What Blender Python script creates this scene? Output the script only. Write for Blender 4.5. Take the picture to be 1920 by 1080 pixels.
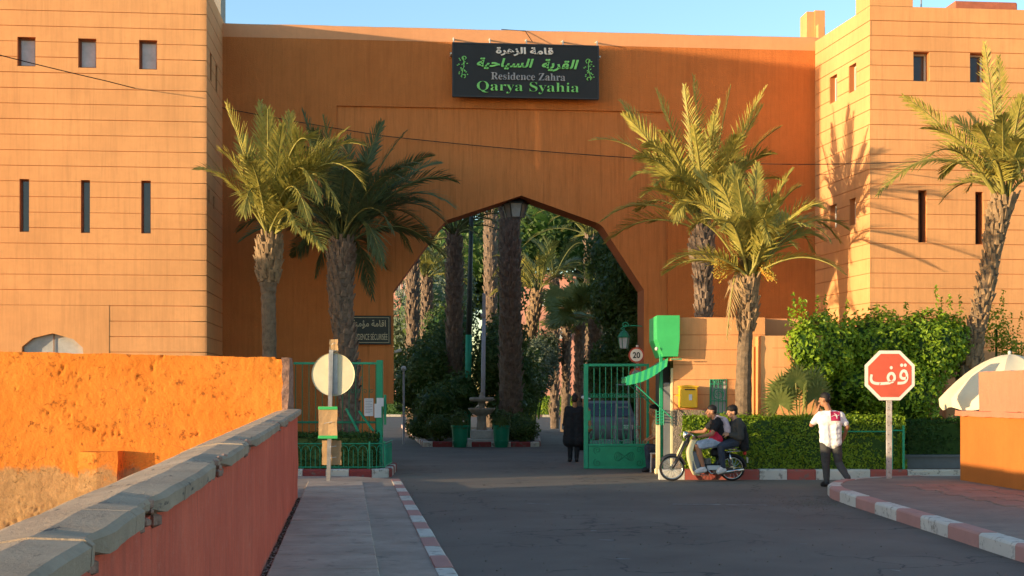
import bpy, bmesh, math, random
from mathutils import Vector, Matrix, noise
random.seed(7)
R = math.radians
SC = bpy.context.scene
COL = SC.collection
for _o in list(bpy.data.objects):
    bpy.data.objects.remove(_o)

# ------------------------------------------------------------------ camera
FPX, YAW, EYE, HOR = 2470.0, R(5.1), 1.65, 740.0
cam = bpy.data.cameras.new('camera')
cam.sensor_width = 36.0
cam.lens = FPX / 1920 * 36.0
cam.shift_y = (HOR - 540.0) / 1920.0
cam.clip_start = 0.05
cam.clip_end = 3000
camo = bpy.data.objects.new('camera', cam)
camo.location = (0, 0, EYE)
camo.rotation_euler = (R(90), 0, -YAW)
COL.objects.link(camo)
SC.camera = camo

# ------------------------------------------------------------------ light
SUN_AZ, SUN_EL = R(70), R(4.6)          # the light travels towards +x, a little +y
world = bpy.data.worlds.new('World')
SC.world = world
world.use_nodes = True
wn = world.node_tree
wn.nodes.clear()
sky = wn.nodes.new('ShaderNodeTexSky')
sky.sky_type = 'NISHITA'
sky.sun_disc = False
sky.sun_elevation = SUN_EL
sky.sun_rotation = R(180) + SUN_AZ
sky.altitude = 450
sky.air_density = 1.0
sky.dust_density = 0.6
sky.ozone_density = 2.0
wbg = wn.nodes.new('ShaderNodeBackground')
wbg.inputs['Strength'].default_value = 0.15
wo = wn.nodes.new('ShaderNodeOutputWorld')
wn.links.new(sky.outputs[0], wbg.inputs[0])
wn.links.new(wbg.outputs[0], wo.inputs[0])
sl = bpy.data.lights.new('sun', 'SUN')
sl.energy = 2.15
sl.angle = R(0.5)
sl.color = (1.0, 0.765, 0.46)
so = bpy.data.objects.new('sun', sl)
_d = Vector((math.sin(SUN_AZ) * math.cos(SUN_EL), math.cos(SUN_AZ) * math.cos(SUN_EL), -math.sin(SUN_EL)))
so.rotation_euler = _d.to_track_quat('-Z', 'Y').to_euler()
so.location = (-30, -20, 20)
COL.objects.link(so)
vs = SC.view_settings
vs.view_transform = 'Standard'
vs.look = 'None'
vs.exposure = 1.95
vs.gamma = 1.0
SC.render.engine = 'CYCLES'
SC.cycles.use_denoising = True
SC.cycles.max_bounces = 8
SC.cycles.transparent_max_bounces = 8

# ------------------------------------------------------------------ pixel helpers (photo pixel -> real place)
_s, _c = math.sin(YAW), math.cos(YAW)
CR = Vector((_c, -_s, 0))
CF = Vector((_s, _c, 0))
def rayd(px, py):
    t = (px - 960) / FPX
    return Vector((_s + t * _c, _c - t * _s, (HOR - py) / FPX))
def atY(px, py, Y):
    d = rayd(px, py)
    return Vector((0, 0, EYE)) + d * (Y / d.y)
def atZ(px, py, Z):
    return Vector((0, 0, EYE)) + rayd(px, py) * Z
def grd(px, py, z=0.0):
    d = rayd(px, py)
    return Vector((0, 0, EYE)) + d * ((z - EYE) / d.z)

# ------------------------------------------------------------------ materials
MATS = {}
def hexc(c):
    return (c[0], c[1], c[2], 1.0)
class NT:
    def __init__(s, name):
        s.m = bpy.data.materials.new(name)
        s.m.use_nodes = True
        s.t = s.m.node_tree
        s.b = s.t.nodes['Principled BSDF']
        s.geo = s.t.nodes.new('ShaderNodeNewGeometry')
        MATS[name] = s.m
    def n(s, kind, **kw):
        x = s.t.nodes.new(kind)
        for k, v in kw.items():
            setattr(x, k, v)
        return x
    def l(s, a, b):
        s.t.links.new(a, b)
    def pos(s, scale=(1, 1, 1)):
        mp = s.n('ShaderNodeMapping')
        mp.inputs['Scale'].default_value = scale
        s.l(s.geo.outputs['Position'], mp.inputs['Vector'])
        return mp.outputs[0]
    def noise(s, scale, detail=4, rough=0.6, vec=None, dist=0.0):
        x = s.n('ShaderNodeTexNoise')
        x.inputs['Scale'].default_value = scale
        x.inputs['Detail'].default_value = detail
        x.inputs['Roughness'].default_value = rough
        x.inputs['Distortion'].default_value = dist
        s.l(vec if vec is not None else s.geo.outputs['Position'], x.inputs['Vector'])
        return x.outputs['Fac']
    def ramp(s, fac, p0, p1, c0=(0, 0, 0), c1=(1, 1, 1)):
        x = s.n('ShaderNodeValToRGB')
        x.color_ramp.elements[0].position = p0
        x.color_ramp.elements[1].position = p1
        x.color_ramp.elements[0].color = hexc(c0)
        x.color_ramp.elements[1].color = hexc(c1)
        s.l(fac, x.inputs[0])
        return x.outputs[0]
    def mix(s, fac, a, b, mode='MIX'):
        x = s.n('ShaderNodeMix', data_type='RGBA', blend_type=mode)
        if isinstance(fac, (int, float)):
            x.inputs[0].default_value = fac
        else:
            s.l(fac, x.inputs[0])
        for i, v in ((6, a), (7, b)):
            if isinstance(v, (tuple, list)):
                x.inputs[i].default_value = hexc(v)
            else:
                s.l(v, x.inputs[i])
        return x.outputs[2]
    def math(s, op, a, b):
        x = s.n('ShaderNodeMath', operation=op)
        for i, v in ((0, a), (1, b)):
            if isinstance(v, (int, float)):
                x.inputs[i].default_value = v
            else:
                s.l(v, x.inputs[i])
        return x.outputs[0]
    def color(s, c):
        if isinstance(c, (tuple, list)):
            s.b.inputs['Base Color'].default_value = hexc(c)
        else:
            s.l(c, s.b.inputs['Base Color'])
    def bump(s, h, strength=0.5, dist=0.02):
        x = s.n('ShaderNodeBump')
        x.inputs['Strength'].default_value = strength
        x.inputs['Distance'].default_value = dist
        s.l(h, x.inputs['Height'])
        s.l(x.outputs[0], s.b.inputs['Normal'])
    def rough(s, r, spec=0.3, metal=0.0):
        s.b.inputs['Roughness'].default_value = r
        s.b.inputs['Specular IOR Level'].default_value = spec
        s.b.inputs['Metallic'].default_value = metal

def simple(name, c, rough=0.7, var=0.15, scale=3.0, bump=0.0, bscale=60.0, spec=0.3, metal=0.0, dirt=None):
    t = NT(name)
    n1 = t.noise(scale, 5, 0.65)
    c0 = tuple(max(0, x * (1 - var)) for x in c)
    c1 = tuple(min(1, x * (1 + var)) for x in c)
    col = t.ramp(n1, 0.3, 0.7, c0, c1)
    if dirt:
        n2 = t.ramp(t.noise(scale * 2.7, 6, 0.7), 0.52, 0.68)
        col = t.mix(n2, col, dirt)
    t.color(col)
    t.rough(rough, spec, metal)
    if bump:
        t.bump(t.noise(bscale, 4, 0.6), bump, 0.01)
    return t.m

def stucco(name, c, streak=0.0, bstr=0.35, bscale=55, var=0.10, bdist=0.01):
    t = NT(name)
    big = t.noise(0.55, 5, 0.6)
    col = t.ramp(big, 0.3, 0.7, tuple(x * (1 - var) for x in c), tuple(min(1, x * (1 + var)) for x in c))
    fine = t.noise(6.0, 6, 0.7)
    col = t.mix(t.math('MULTIPLY', t.ramp(fine, 0.45, 0.75), 0.35), col, tuple(x * 0.82 for x in c))
    st = t.noise(5.0, 4, 0.65, t.pos((2.2, 2.2, 0.13)))
    if streak:
        col = t.mix(t.math('MULTIPLY', t.ramp(st, 0.48, 0.72), streak), col, tuple(x * 0.55 for x in c))
        st2 = t.noise(11.0, 3, 0.6, t.pos((2.5, 2.5, 0.1)))
        col = t.mix(t.math('MULTIPLY', t.ramp(st2, 0.52, 0.7), streak * 0.6), col, (min(1, c[0] * 1.25), c[1] * 1.35, c[2] * 1.5))
    t.color(col)
    t.rough(0.92, 0.12)
    h = t.noise(bscale, 5, 0.7)
    t.bump(h, bstr, bdist)
    return t.m

TOWER = (0.70, 0.342, 0.142)
stucco('tower_stucco', TOWER, 0.26, 0.35, 40, 0.12)
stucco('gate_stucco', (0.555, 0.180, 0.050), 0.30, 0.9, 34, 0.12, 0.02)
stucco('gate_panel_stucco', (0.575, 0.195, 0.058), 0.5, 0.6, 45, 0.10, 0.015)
stucco('band_stucco', (0.70, 0.32, 0.15), 0.08, 0.2, 40, 0.08)
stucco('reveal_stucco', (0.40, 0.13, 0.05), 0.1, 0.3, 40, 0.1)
stucco('groove_stucco', (0.50, 0.19, 0.075), 0.0, 0.2, 40, 0.1)
stucco('far_pink', (0.58, 0.27, 0.19), 0.2, 0.2, 20, 0.1)
stucco('pier_stucco', (0.52, 0.20, 0.115), 0.1, 0.8, 30, 0.1, 0.02)

# foreground bank wall: deep orange paint over rough earth plaster, bare earth showing low down
t = NT('bank_plaster')
n1 = t.noise(1.1, 5, 0.6)
c = t.ramp(n1, 0.3, 0.7, (0.56, 0.180, 0.026), (0.66, 0.230, 0.040))
lump = t.noise(9.0, 6, 0.75)
c = t.mix(t.math('MULTIPLY', t.ramp(lump, 0.52, 0.70), 0.4), c, (0.47, 0.135, 0.025))
pit_dirt_shade = t.ramp(t.noise(5.5, 8, 0.8), 0.345, 0.40, (1, 1, 1), (0, 0, 0))
c = t.mix(t.math('MULTIPLY', pit_dirt_shade, 0.75), c, (0.24, 0.085, 0.030))  # pits darkened in the colour: dirt plus the shade inside them
vcr = t.n('ShaderNodeTexVoronoi', feature='DISTANCE_TO_EDGE'); vcr.inputs['Scale'].default_value = 0.9
wv0 = t.n('ShaderNodeVectorMath', operation='ADD'); nz0 = t.n('ShaderNodeTexNoise'); nz0.inputs['Scale'].default_value = 3.0; nz0.inputs['Detail'].default_value = 6
t.l(t.geo.outputs['Position'], nz0.inputs['Vector']); t.l(t.geo.outputs['Position'], wv0.inputs[0]); t.l(nz0.outputs['Color'], wv0.inputs[1]); t.l(wv0.outputs[0], vcr.inputs['Vector'])
c = t.mix(t.math('MULTIPLY', t.math('MULTIPLY', t.ramp(vcr.outputs['Distance'], 0.0, 0.012, (1, 1, 1), (0, 0, 0)), t.ramp(t.noise(1.0, 3, 0.5), 0.48, 0.6)), 0.7), c, (0.22, 0.08, 0.03))
sep = t.n('ShaderNodeSeparateXYZ'); t.l(t.geo.outputs['Position'], sep.inputs[0])
hh = t.math('ADD', sep.outputs[2], t.math('MULTIPLY', t.math('SUBTRACT', t.noise(1.4, 5, 0.6), 0.5), 1.1))
c = t.mix(t.ramp(hh, 0.50, 0.58, (1, 1, 1), (0, 0, 0)), c, t.ramp(t.noise(9, 5, 0.7), 0.3, 0.7, (0.30, 0.175, 0.075), (0.46, 0.27, 0.12)))
t.color(c); t.rough(0.95, 0.08)
pit = t.ramp(t.noise(5.5, 8, 0.8), 0.30, 0.42)
hgt = t.math('ADD', t.math('MULTIPLY', pit, 0.7), t.math('MULTIPLY', t.noise(26, 5, 0.7), 0.5))
t.bump(hgt, 0.9, 0.03)

t = NT('maroon_plaster')
c = t.ramp(t.noise(1.3, 5, 0.65), 0.3, 0.7, (0.60, 0.115, 0.068), (0.74, 0.162, 0.095))
st = t.noise(5.0, 5, 0.7, t.pos((2.4, 2.4, 0.2)))
c = t.mix(t.math('MULTIPLY', t.ramp(st, 0.45, 0.72), 0.5), c, (0.36, 0.095, 0.065))
c = t.mix(t.math('MULTIPLY', t.ramp(t.noise(14, 5, 0.7), 0.55, 0.75), 0.4), c, (0.62, 0.27, 0.20))
sep = t.n('ShaderNodeSeparateXYZ'); t.l(t.geo.outputs['Position'], sep.inputs[0])
hh = t.math('ADD', sep.outputs[2], t.math('MULTIPLY', t.math('SUBTRACT', t.noise(3.0, 5, 0.7), 0.5), 0.35))
c = t.mix(t.ramp(hh, 0.05, 0.14, (0.75, 0.75, 0.75), (0, 0, 0)), c, (0.30, 0.20, 0.16))
t.color(c); t.rough(0.93, 0.1)
t.bump(t.noise(60, 5, 0.7), 0.7, 0.012)

t = NT('coping_concrete')
c = t.ramp(t.noise(2.2, 6, 0.7), 0.3, 0.7, (0.32, 0.23, 0.16), (0.50, 0.375, 0.265))
c = t.mix(t.ramp(t.noise(16, 5, 0.7, t.pos((1, 0.25, 1))), 0.60, 0.68), c, (0.10, 0.085, 0.075))
t.color(c); t.rough(0.9, 0.15)
t.bump(t.noise(35, 6, 0.75), 0.8, 0.02)
simple('rubble', (0.30, 0.17, 0.12), 0.95, 0.45, 14, 1.0, 40)

t = NT('asphalt')
c = t.ramp(t.noise(0.5, 5, 0.6), 0.3, 0.7, (0.105, 0.084, 0.069), (0.165, 0.134, 0.110))
c = t.mix(t.ramp(t.noise(160, 2, 0.5), 0.60, 0.75), c, (0.16, 0.15, 0.14))
c = t.mix(t.math('MULTIPLY', t.ramp(t.noise(1.6, 6, 0.7, t.pos((0.6, 1.4, 1))), 0.56, 0.70), 0.5), c, (0.14, 0.125, 0.105))
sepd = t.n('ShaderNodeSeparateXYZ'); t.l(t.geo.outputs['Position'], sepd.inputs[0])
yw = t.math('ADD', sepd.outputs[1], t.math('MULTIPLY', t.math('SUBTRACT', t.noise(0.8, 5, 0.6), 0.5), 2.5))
dust_sun_strip = t.math('MULTIPLY', t.ramp(t.math('MULTIPLY', yw, 0.02), 0.44, 0.47), t.ramp(t.math('MULTIPLY', yw, 0.02), 0.53, 0.58, (1, 1, 1), (0, 0, 0)))  # sandy dust tone, also painting the sunlit strip brighter across the road
c = t.mix(t.math('MULTIPLY', dust_sun_strip, t.math('ADD', 0.35, t.math('MULTIPLY', t.noise(3.5, 6, 0.7), 0.5))), c, (0.235, 0.185, 0.135))
vor = t.n('ShaderNodeTexVoronoi', feature='DISTANCE_TO_EDGE'); vor.inputs['Scale'].default_value = 0.42
wv = t.n('ShaderNodeVectorMath', operation='ADD')
nz = t.n('ShaderNodeTexNoise'); nz.inputs['Scale'].default_value = 2.0; nz.inputs['Detail'].default_value = 5
t.l(t.geo.outputs['Position'], nz.inputs['Vector']); t.l(t.geo.outputs['Position'], wv.inputs[0]); t.l(nz.outputs['Color'], wv.inputs[1])
t.l(wv.outputs[0], vor.inputs['Vector'])
crack = t.ramp(vor.outputs['Distance'], 0.0, 0.012, (1, 1, 1), (0, 0, 0))
crack = t.math('MULTIPLY', crack, t.ramp(t.noise(0.35, 3, 0.5), 0.42, 0.55))
c = t.mix(t.math('MULTIPLY', crack, 0.85), c, (0.025, 0.024, 0.023))
t.color(c); t.rough(0.82, 0.3)
t.bump(t.noise(120, 3, 0.6), 0.5, 0.01)

def concrete(name, a, b, dark=(0.08, 0.075, 0.07), spots=(0.56, 0.72), sc=1.5):
    t = NT(name)
    c = t.ramp(t.noise(sc, 6, 0.7), 0.3, 0.7, a, b)
    c = t.mix(t.math('MULTIPLY', t.ramp(t.noise(sc * 2.2, 6, 0.75), *spots), 0.7), c, dark)
    t.color(c); t.rough(0.88, 0.2)
    t.bump(t.noise(60, 5, 0.7), 0.5, 0.01)
concrete('paving_grey', (0.33, 0.26, 0.205), (0.50, 0.40, 0.32))
concrete('paving_concrete', (0.26, 0.205, 0.165), (0.42, 0.335, 0.27))
concrete('paving_red', (0.25, 0.155, 0.125), (0.34, 0.225, 0.185), (0.16, 0.11, 0.09))
concrete('paving_dusty', (0.19, 0.15, 0.125), (0.28, 0.225, 0.185), (0.13, 0.10, 0.085))
def paint(name, c, worn=(0.17, 0.145, 0.12), lo=0.54, hi=0.63):
    t = NT(name)
    a = t.ramp(t.noise(2.0, 5, 0.6), 0.3, 0.7, tuple(x * 0.86 for x in c), c)
    w = t.ramp(t.noise(7.0, 7, 0.75), lo, hi)
    t.color(t.mix(t.math('MULTIPLY', w, 0.8), a, worn)); t.rough(0.8, 0.25)
    t.bump(t.noise(50, 5, 0.7), 0.4, 0.008)
paint('kerb_white', (0.60, 0.56, 0.48)); paint('kerb_red', (0.40, 0.10, 0.075)); paint('kerb_pink', (0.46, 0.24, 0.20), lo=0.6, hi=0.7)
paint('kerb_black', (0.10, 0.06, 0.05)); paint('kerb_dullred', (0.27, 0.05, 0.045))
paint('faded_marking', (0.32, 0.31, 0.29), (0.08, 0.078, 0.076), 0.42, 0.55)

simple('green_paint', (0.012, 0.27, 0.125), 0.45, 0.15, 4, 0.15, 50, 0.4)
simple('green_rail', (0.02, 0.30, 0.155), 0.5, 0.15, 4, 0, 50, 0.4)
simple('green_bright', (0.045, 0.42, 0.12), 0.5, 0.08, 3, 0.1, 40, 0.4)
simple('green_dark', (0.015, 0.16, 0.08), 0.5, 0.2, 4, 0.1)
simple('sign_black', (0.020, 0.020, 0.021), 0.55, 0.15, 2, 0.05, 30, 0.35)
simple('plaque_black', (0.030, 0.033, 0.026), 0.45, 0.2, 3)
simple('letter_white', (0.80, 0.72, 0.62), 0.5, 0.05)
simple('letter_grey', (0.30, 0.30, 0.31), 0.5, 0.25, 9)
simple('letter_green', (0.22, 0.62, 0.16), 0.5, 0.12, 6)
simple('letter_gold', (0.50, 0.42, 0.26), 0.5, 0.15, 9)
simple('sign_white', (0.74, 0.68, 0.58), 0.55, 0.08, 4)
simple('sign_red', (0.56, 0.10, 0.055), 0.5, 0.12, 3)
simple('sign_back', (0.62, 0.55, 0.36), 0.5, 0.12, 3, 0.1, 20)
simple('black_mark', (0.02, 0.02, 0.02), 0.5)
simple('galvanised', (0.36, 0.35, 0.34), 0.45, 0.2, 6, 0.1, 40, 0.5, 0.6)
simple('pole_paint', (0.42, 0.38, 0.34), 0.6, 0.25, 5, 0.2, 40, 0.3, 0, (0.20, 0.13, 0.09))
simple('pole_grey', (0.42, 0.42, 0.46), 0.5, 0.1, 4)
simple('pole_dark', (0.06, 0.075, 0.07), 0.6, 0.2, 4)
simple('cardboard', (0.46, 0.29, 0.14), 0.85, 0.15, 5, 0.2, 30)
simple('paper', (0.62, 0.60, 0.60), 0.8, 0.05)
simple('print_grey', (0.20, 0.20, 0.24), 0.8, 0.1)
simple('yellow_box', (0.80, 0.44, 0.015), 0.4, 0.06, 3, 0, 50, 0.4)
simple('cream_paint', (0.70, 0.60, 0.34), 0.5, 0.08, 4)
simple('chrome', (0.55, 0.54, 0.52), 0.2, 0.1, 6, 0, 40, 0.5, 1.0)
simple('dark_metal', (0.03, 0.03, 0.032), 0.4, 0.2, 6, 0, 40, 0.5, 0.3)
simple('rubber', (0.016, 0.015, 0.015), 0.85, 0.2, 8)
simple('black_seat', (0.012, 0.012, 0.014), 0.5, 0.2, 6)
simple('lens_glass', (0.55, 0.55, 0.5), 0.1, 0.1, 6, 0, 40, 0.6)
simple('tail_red', (0.5, 0.02, 0.02), 0.3)
simple('glass_dark', (0.035, 0.033, 0.035), 0.12, 0.3, 2, 0, 40, 0.6)
simple('glass_curtain', (0.46, 0.45, 0.44), 0.25, 0.18, 4, 0, 40, 0.5)
simple('frame_brown', (0.22, 0.10, 0.055), 0.7, 0.2, 5)
simple('frame_white', (0.60, 0.57, 0.50), 0.6, 0.08, 5)
simple('umbrella_cloth', (0.72, 0.60, 0.40), 0.85, 0.06, 3, 0.15, 60)
simple('stone_pale', (0.34, 0.30, 0.25), 0.85, 0.25, 6, 0.5, 40)
simple('stone_white', (0.50, 0.47, 0.42), 0.85, 0.2, 6, 0.5, 40)
simple('planter_grey', (0.16, 0.17, 0.18), 0.7, 0.1, 4)
simple('pot_green', (0.010, 0.22, 0.115), 0.4, 0.12, 4, 0.1, 30)
simple('car_silver', (0.42, 0.44, 0.48), 0.3, 0.08, 3, 0, 40, 0.5, 0.3)
simple('car_blue', (0.12, 0.20, 0.24), 0.3, 0.08, 3, 0, 40, 0.5, 0.3)
simple('ac_white', (0.60, 0.60, 0.58), 0.6, 0.08)
simple('brick_red', (0.42, 0.13, 0.07), 0.9, 0.2, 5, 0.4)
simple('cable_black', (0.012, 0.012, 0.012), 0.7, 0.1)
simple('soil', (0.10, 0.065, 0.042), 0.95, 0.4, 7, 1.0, 30)
simple('garden_soil', (0.055, 0.042, 0.03), 0.95, 0.4, 7, 1.0, 30)
simple('ditch_soil', (0.34, 0.215, 0.115), 0.95, 0.35, 5, 1.0, 25)
simple('ground_earth', (0.20, 0.145, 0.10), 0.95, 0.25, 0.6, 0.6, 25)
simple('grit', (0.17, 0.14, 0.11), 0.9, 0.4, 11, 0.4)
simple('pebble', (0.42, 0.30, 0.19), 0.9, 0.4, 11, 0.4)
simple('asphalt_dark', (0.070, 0.058, 0.050), 0.85, 0.25, 2.5, 0.5, 120)
# pebble-dash dado
t = NT('pebble_dash')
v = t.n('ShaderNodeTexVoronoi'); v.inputs['Scale'].default_value = 42; t.l(t.geo.outputs['Position'], v.inputs['Vector'])
c = t.mix(t.ramp(v.outputs['Distance'], 0.15, 0.6, (0, 0, 0), (1, 1, 1)), (0.42, 0.36, 0.29), (0.20, 0.16, 0.13))
c = t.mix(t.ramp(t.noise(2.5, 4, 0.6), 0.4, 0.7), c, (0.33, 0.25, 0.18))
t.color(c); t.rough(0.95, 0.1)
t.bump(t.math('SUBTRACT', 1.0, v.outputs['Distance']), 0.9, 0.02)

def leafmat(name, a, b, dry=None, dfac=(0.62, 0.75), trans=0.35, rough=0.5, scale=9.0):
    t = NT(name)
    n = t.noise(scale, 3, 0.6)
    c = t.ramp(n, 0.35, 0.68, a, b)
    c = t.mix(t.ramp(t.noise(0.9, 2, 0.5), 0.35, 0.65, (0, 0, 0), (0.5, 0.5, 0.5)), c, b)
    if dry:
        c = t.mix(t.ramp(t.noise(scale * 0.35, 3, 0.6), *dfac), c, dry)
    t.color(c); t.rough(rough, 0.24)
    tr = t.n('ShaderNodeBsdfTranslucent'); t.l(c, tr.inputs[0])
    mx = t.n('ShaderNodeMixShader'); mx.inputs[0].default_value = trans
    out = t.t.nodes['Material Output']
    t.l(t.b.outputs[0], mx.inputs[1]); t.l(tr.outputs[0], mx.inputs[2]); t.l(mx.outputs[0], out.inputs[0])
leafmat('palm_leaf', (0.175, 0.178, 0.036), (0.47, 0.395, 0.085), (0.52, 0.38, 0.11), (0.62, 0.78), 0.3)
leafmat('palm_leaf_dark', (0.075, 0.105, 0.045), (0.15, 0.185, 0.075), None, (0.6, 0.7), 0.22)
leafmat('palm_dead', (0.26, 0.17, 0.085), (0.40, 0.28, 0.13), None, (0.6, 0.7), 0.15, 0.8)
leafmat('fan_leaf', (0.09, 0.13, 0.03), (0.20, 0.22, 0.06), None, (0.6, 0.7), 0.25)
leafmat('hedge_leaf', (0.125, 0.21, 0.012), (0.28, 0.37, 0.025), None, (0.6, 0.7), 0.25, 0.4, 14)
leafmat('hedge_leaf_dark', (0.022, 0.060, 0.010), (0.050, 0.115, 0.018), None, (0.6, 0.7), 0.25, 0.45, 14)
leafmat('bush_leaf', (0.095, 0.18, 0.010), (0.28, 0.40, 0.028), None, (0.6, 0.7), 0.28, 0.38, 11)
leafmat('garden_leaf', (0.050, 0.088, 0.020), (0.11, 0.165, 0.040), None, (0.6, 0.7), 0.25)
leafmat('olive_leaf', (0.080, 0.105, 0.065), (0.14, 0.17, 0.11), None, (0.6, 0.7), 0.2)
leafmat('yellow_leaf', (0.15, 0.16, 0.03), (0.32, 0.27, 0.05), None, (0.6, 0.7), 0.35)
simple('petiole', (0.27, 0.24, 0.06), 0.6, 0.2, 5)
simple('petiole_dark', (0.14, 0.15, 0.05), 0.6, 0.2, 5)
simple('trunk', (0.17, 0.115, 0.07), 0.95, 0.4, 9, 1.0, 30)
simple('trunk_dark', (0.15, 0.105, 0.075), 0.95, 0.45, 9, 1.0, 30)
simple('trunk_boot', (0.27, 0.175, 0.095), 0.92, 0.4, 7, 0.7, 30)
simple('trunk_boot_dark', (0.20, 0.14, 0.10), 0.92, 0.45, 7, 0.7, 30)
simple('fruit_stalk', (0.62, 0.30, 0.03), 0.6, 0.15)
simple('fruit', (0.45, 0.33, 0.05), 0.5, 0.35, 20)
simple('bark', (0.12, 0.085, 0.055), 0.95, 0.3, 8, 0.8, 30)
# people
simple('skin', (0.36, 0.165, 0.085), 0.55, 0.06, 12)
simple('skin_light', (0.46, 0.23, 0.13), 0.55, 0.06, 12)
simple('hair_black', (0.012, 0.009, 0.008), 0.6, 0.3, 40, 0.5, 120)
simple('cloth_white', (0.76, 0.72, 0.68), 0.85, 0.05, 6, 0.35, 9)
simple('cloth_black', (0.013, 0.013, 0.015), 0.85, 0.2, 6, 0.35, 9)
simple('cloth_red', (0.55, 0.02, 0.05), 0.8, 0.15, 6, 0.3, 9)
simple('cloth_maroon', (0.36, 0.02, 0.07), 0.8, 0.1, 6)
simple('cloth_olive', (0.050, 0.047, 0.040), 0.85, 0.2, 6, 0.35, 9)
simple('denim_light', (0.34, 0.40, 0.47), 0.85, 0.35, 12, 0.35, 12)
simple('denim_dark', (0.030, 0.040, 0.060), 0.85, 0.25, 8, 0.35, 12)
simple('trouser_grey', (0.060, 0.056, 0.052), 0.85, 0.2, 6, 0.35, 9)
simple('shoe_white', (0.60, 0.57, 0.53), 0.7, 0.1, 9)
simple('shoe_black', (0.018, 0.016, 0.016), 0.6, 0.2, 9)
simple('bag_pink', (0.62, 0.46, 0.46), 0.8, 0.2, 12, 0.3, 14)

# ------------------------------------------------------------------ mesh helpers
def link(o, parent=None):
    COL.objects.link(o)
    if parent is not None:
        o.parent = parent
    return o
def tag(o, label=None, cat=None, group=None, kind=None):
    if label: o['label'] = label
    if cat: o['category'] = cat
    if group: o['group'] = group
    if kind: o['kind'] = kind
    return o
def empty(name, loc=(0, 0, 0), rz=0.0, label=None, cat=None, group=None):
    o = bpy.data.objects.new(name, None)
    o.location = loc
    o.rotation_euler = (0, 0, rz)
    o.empty_display_size = 0.1
    link(o)
    return tag(o, label, cat, group)
def V(*a):
    return Vector(a)

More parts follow.
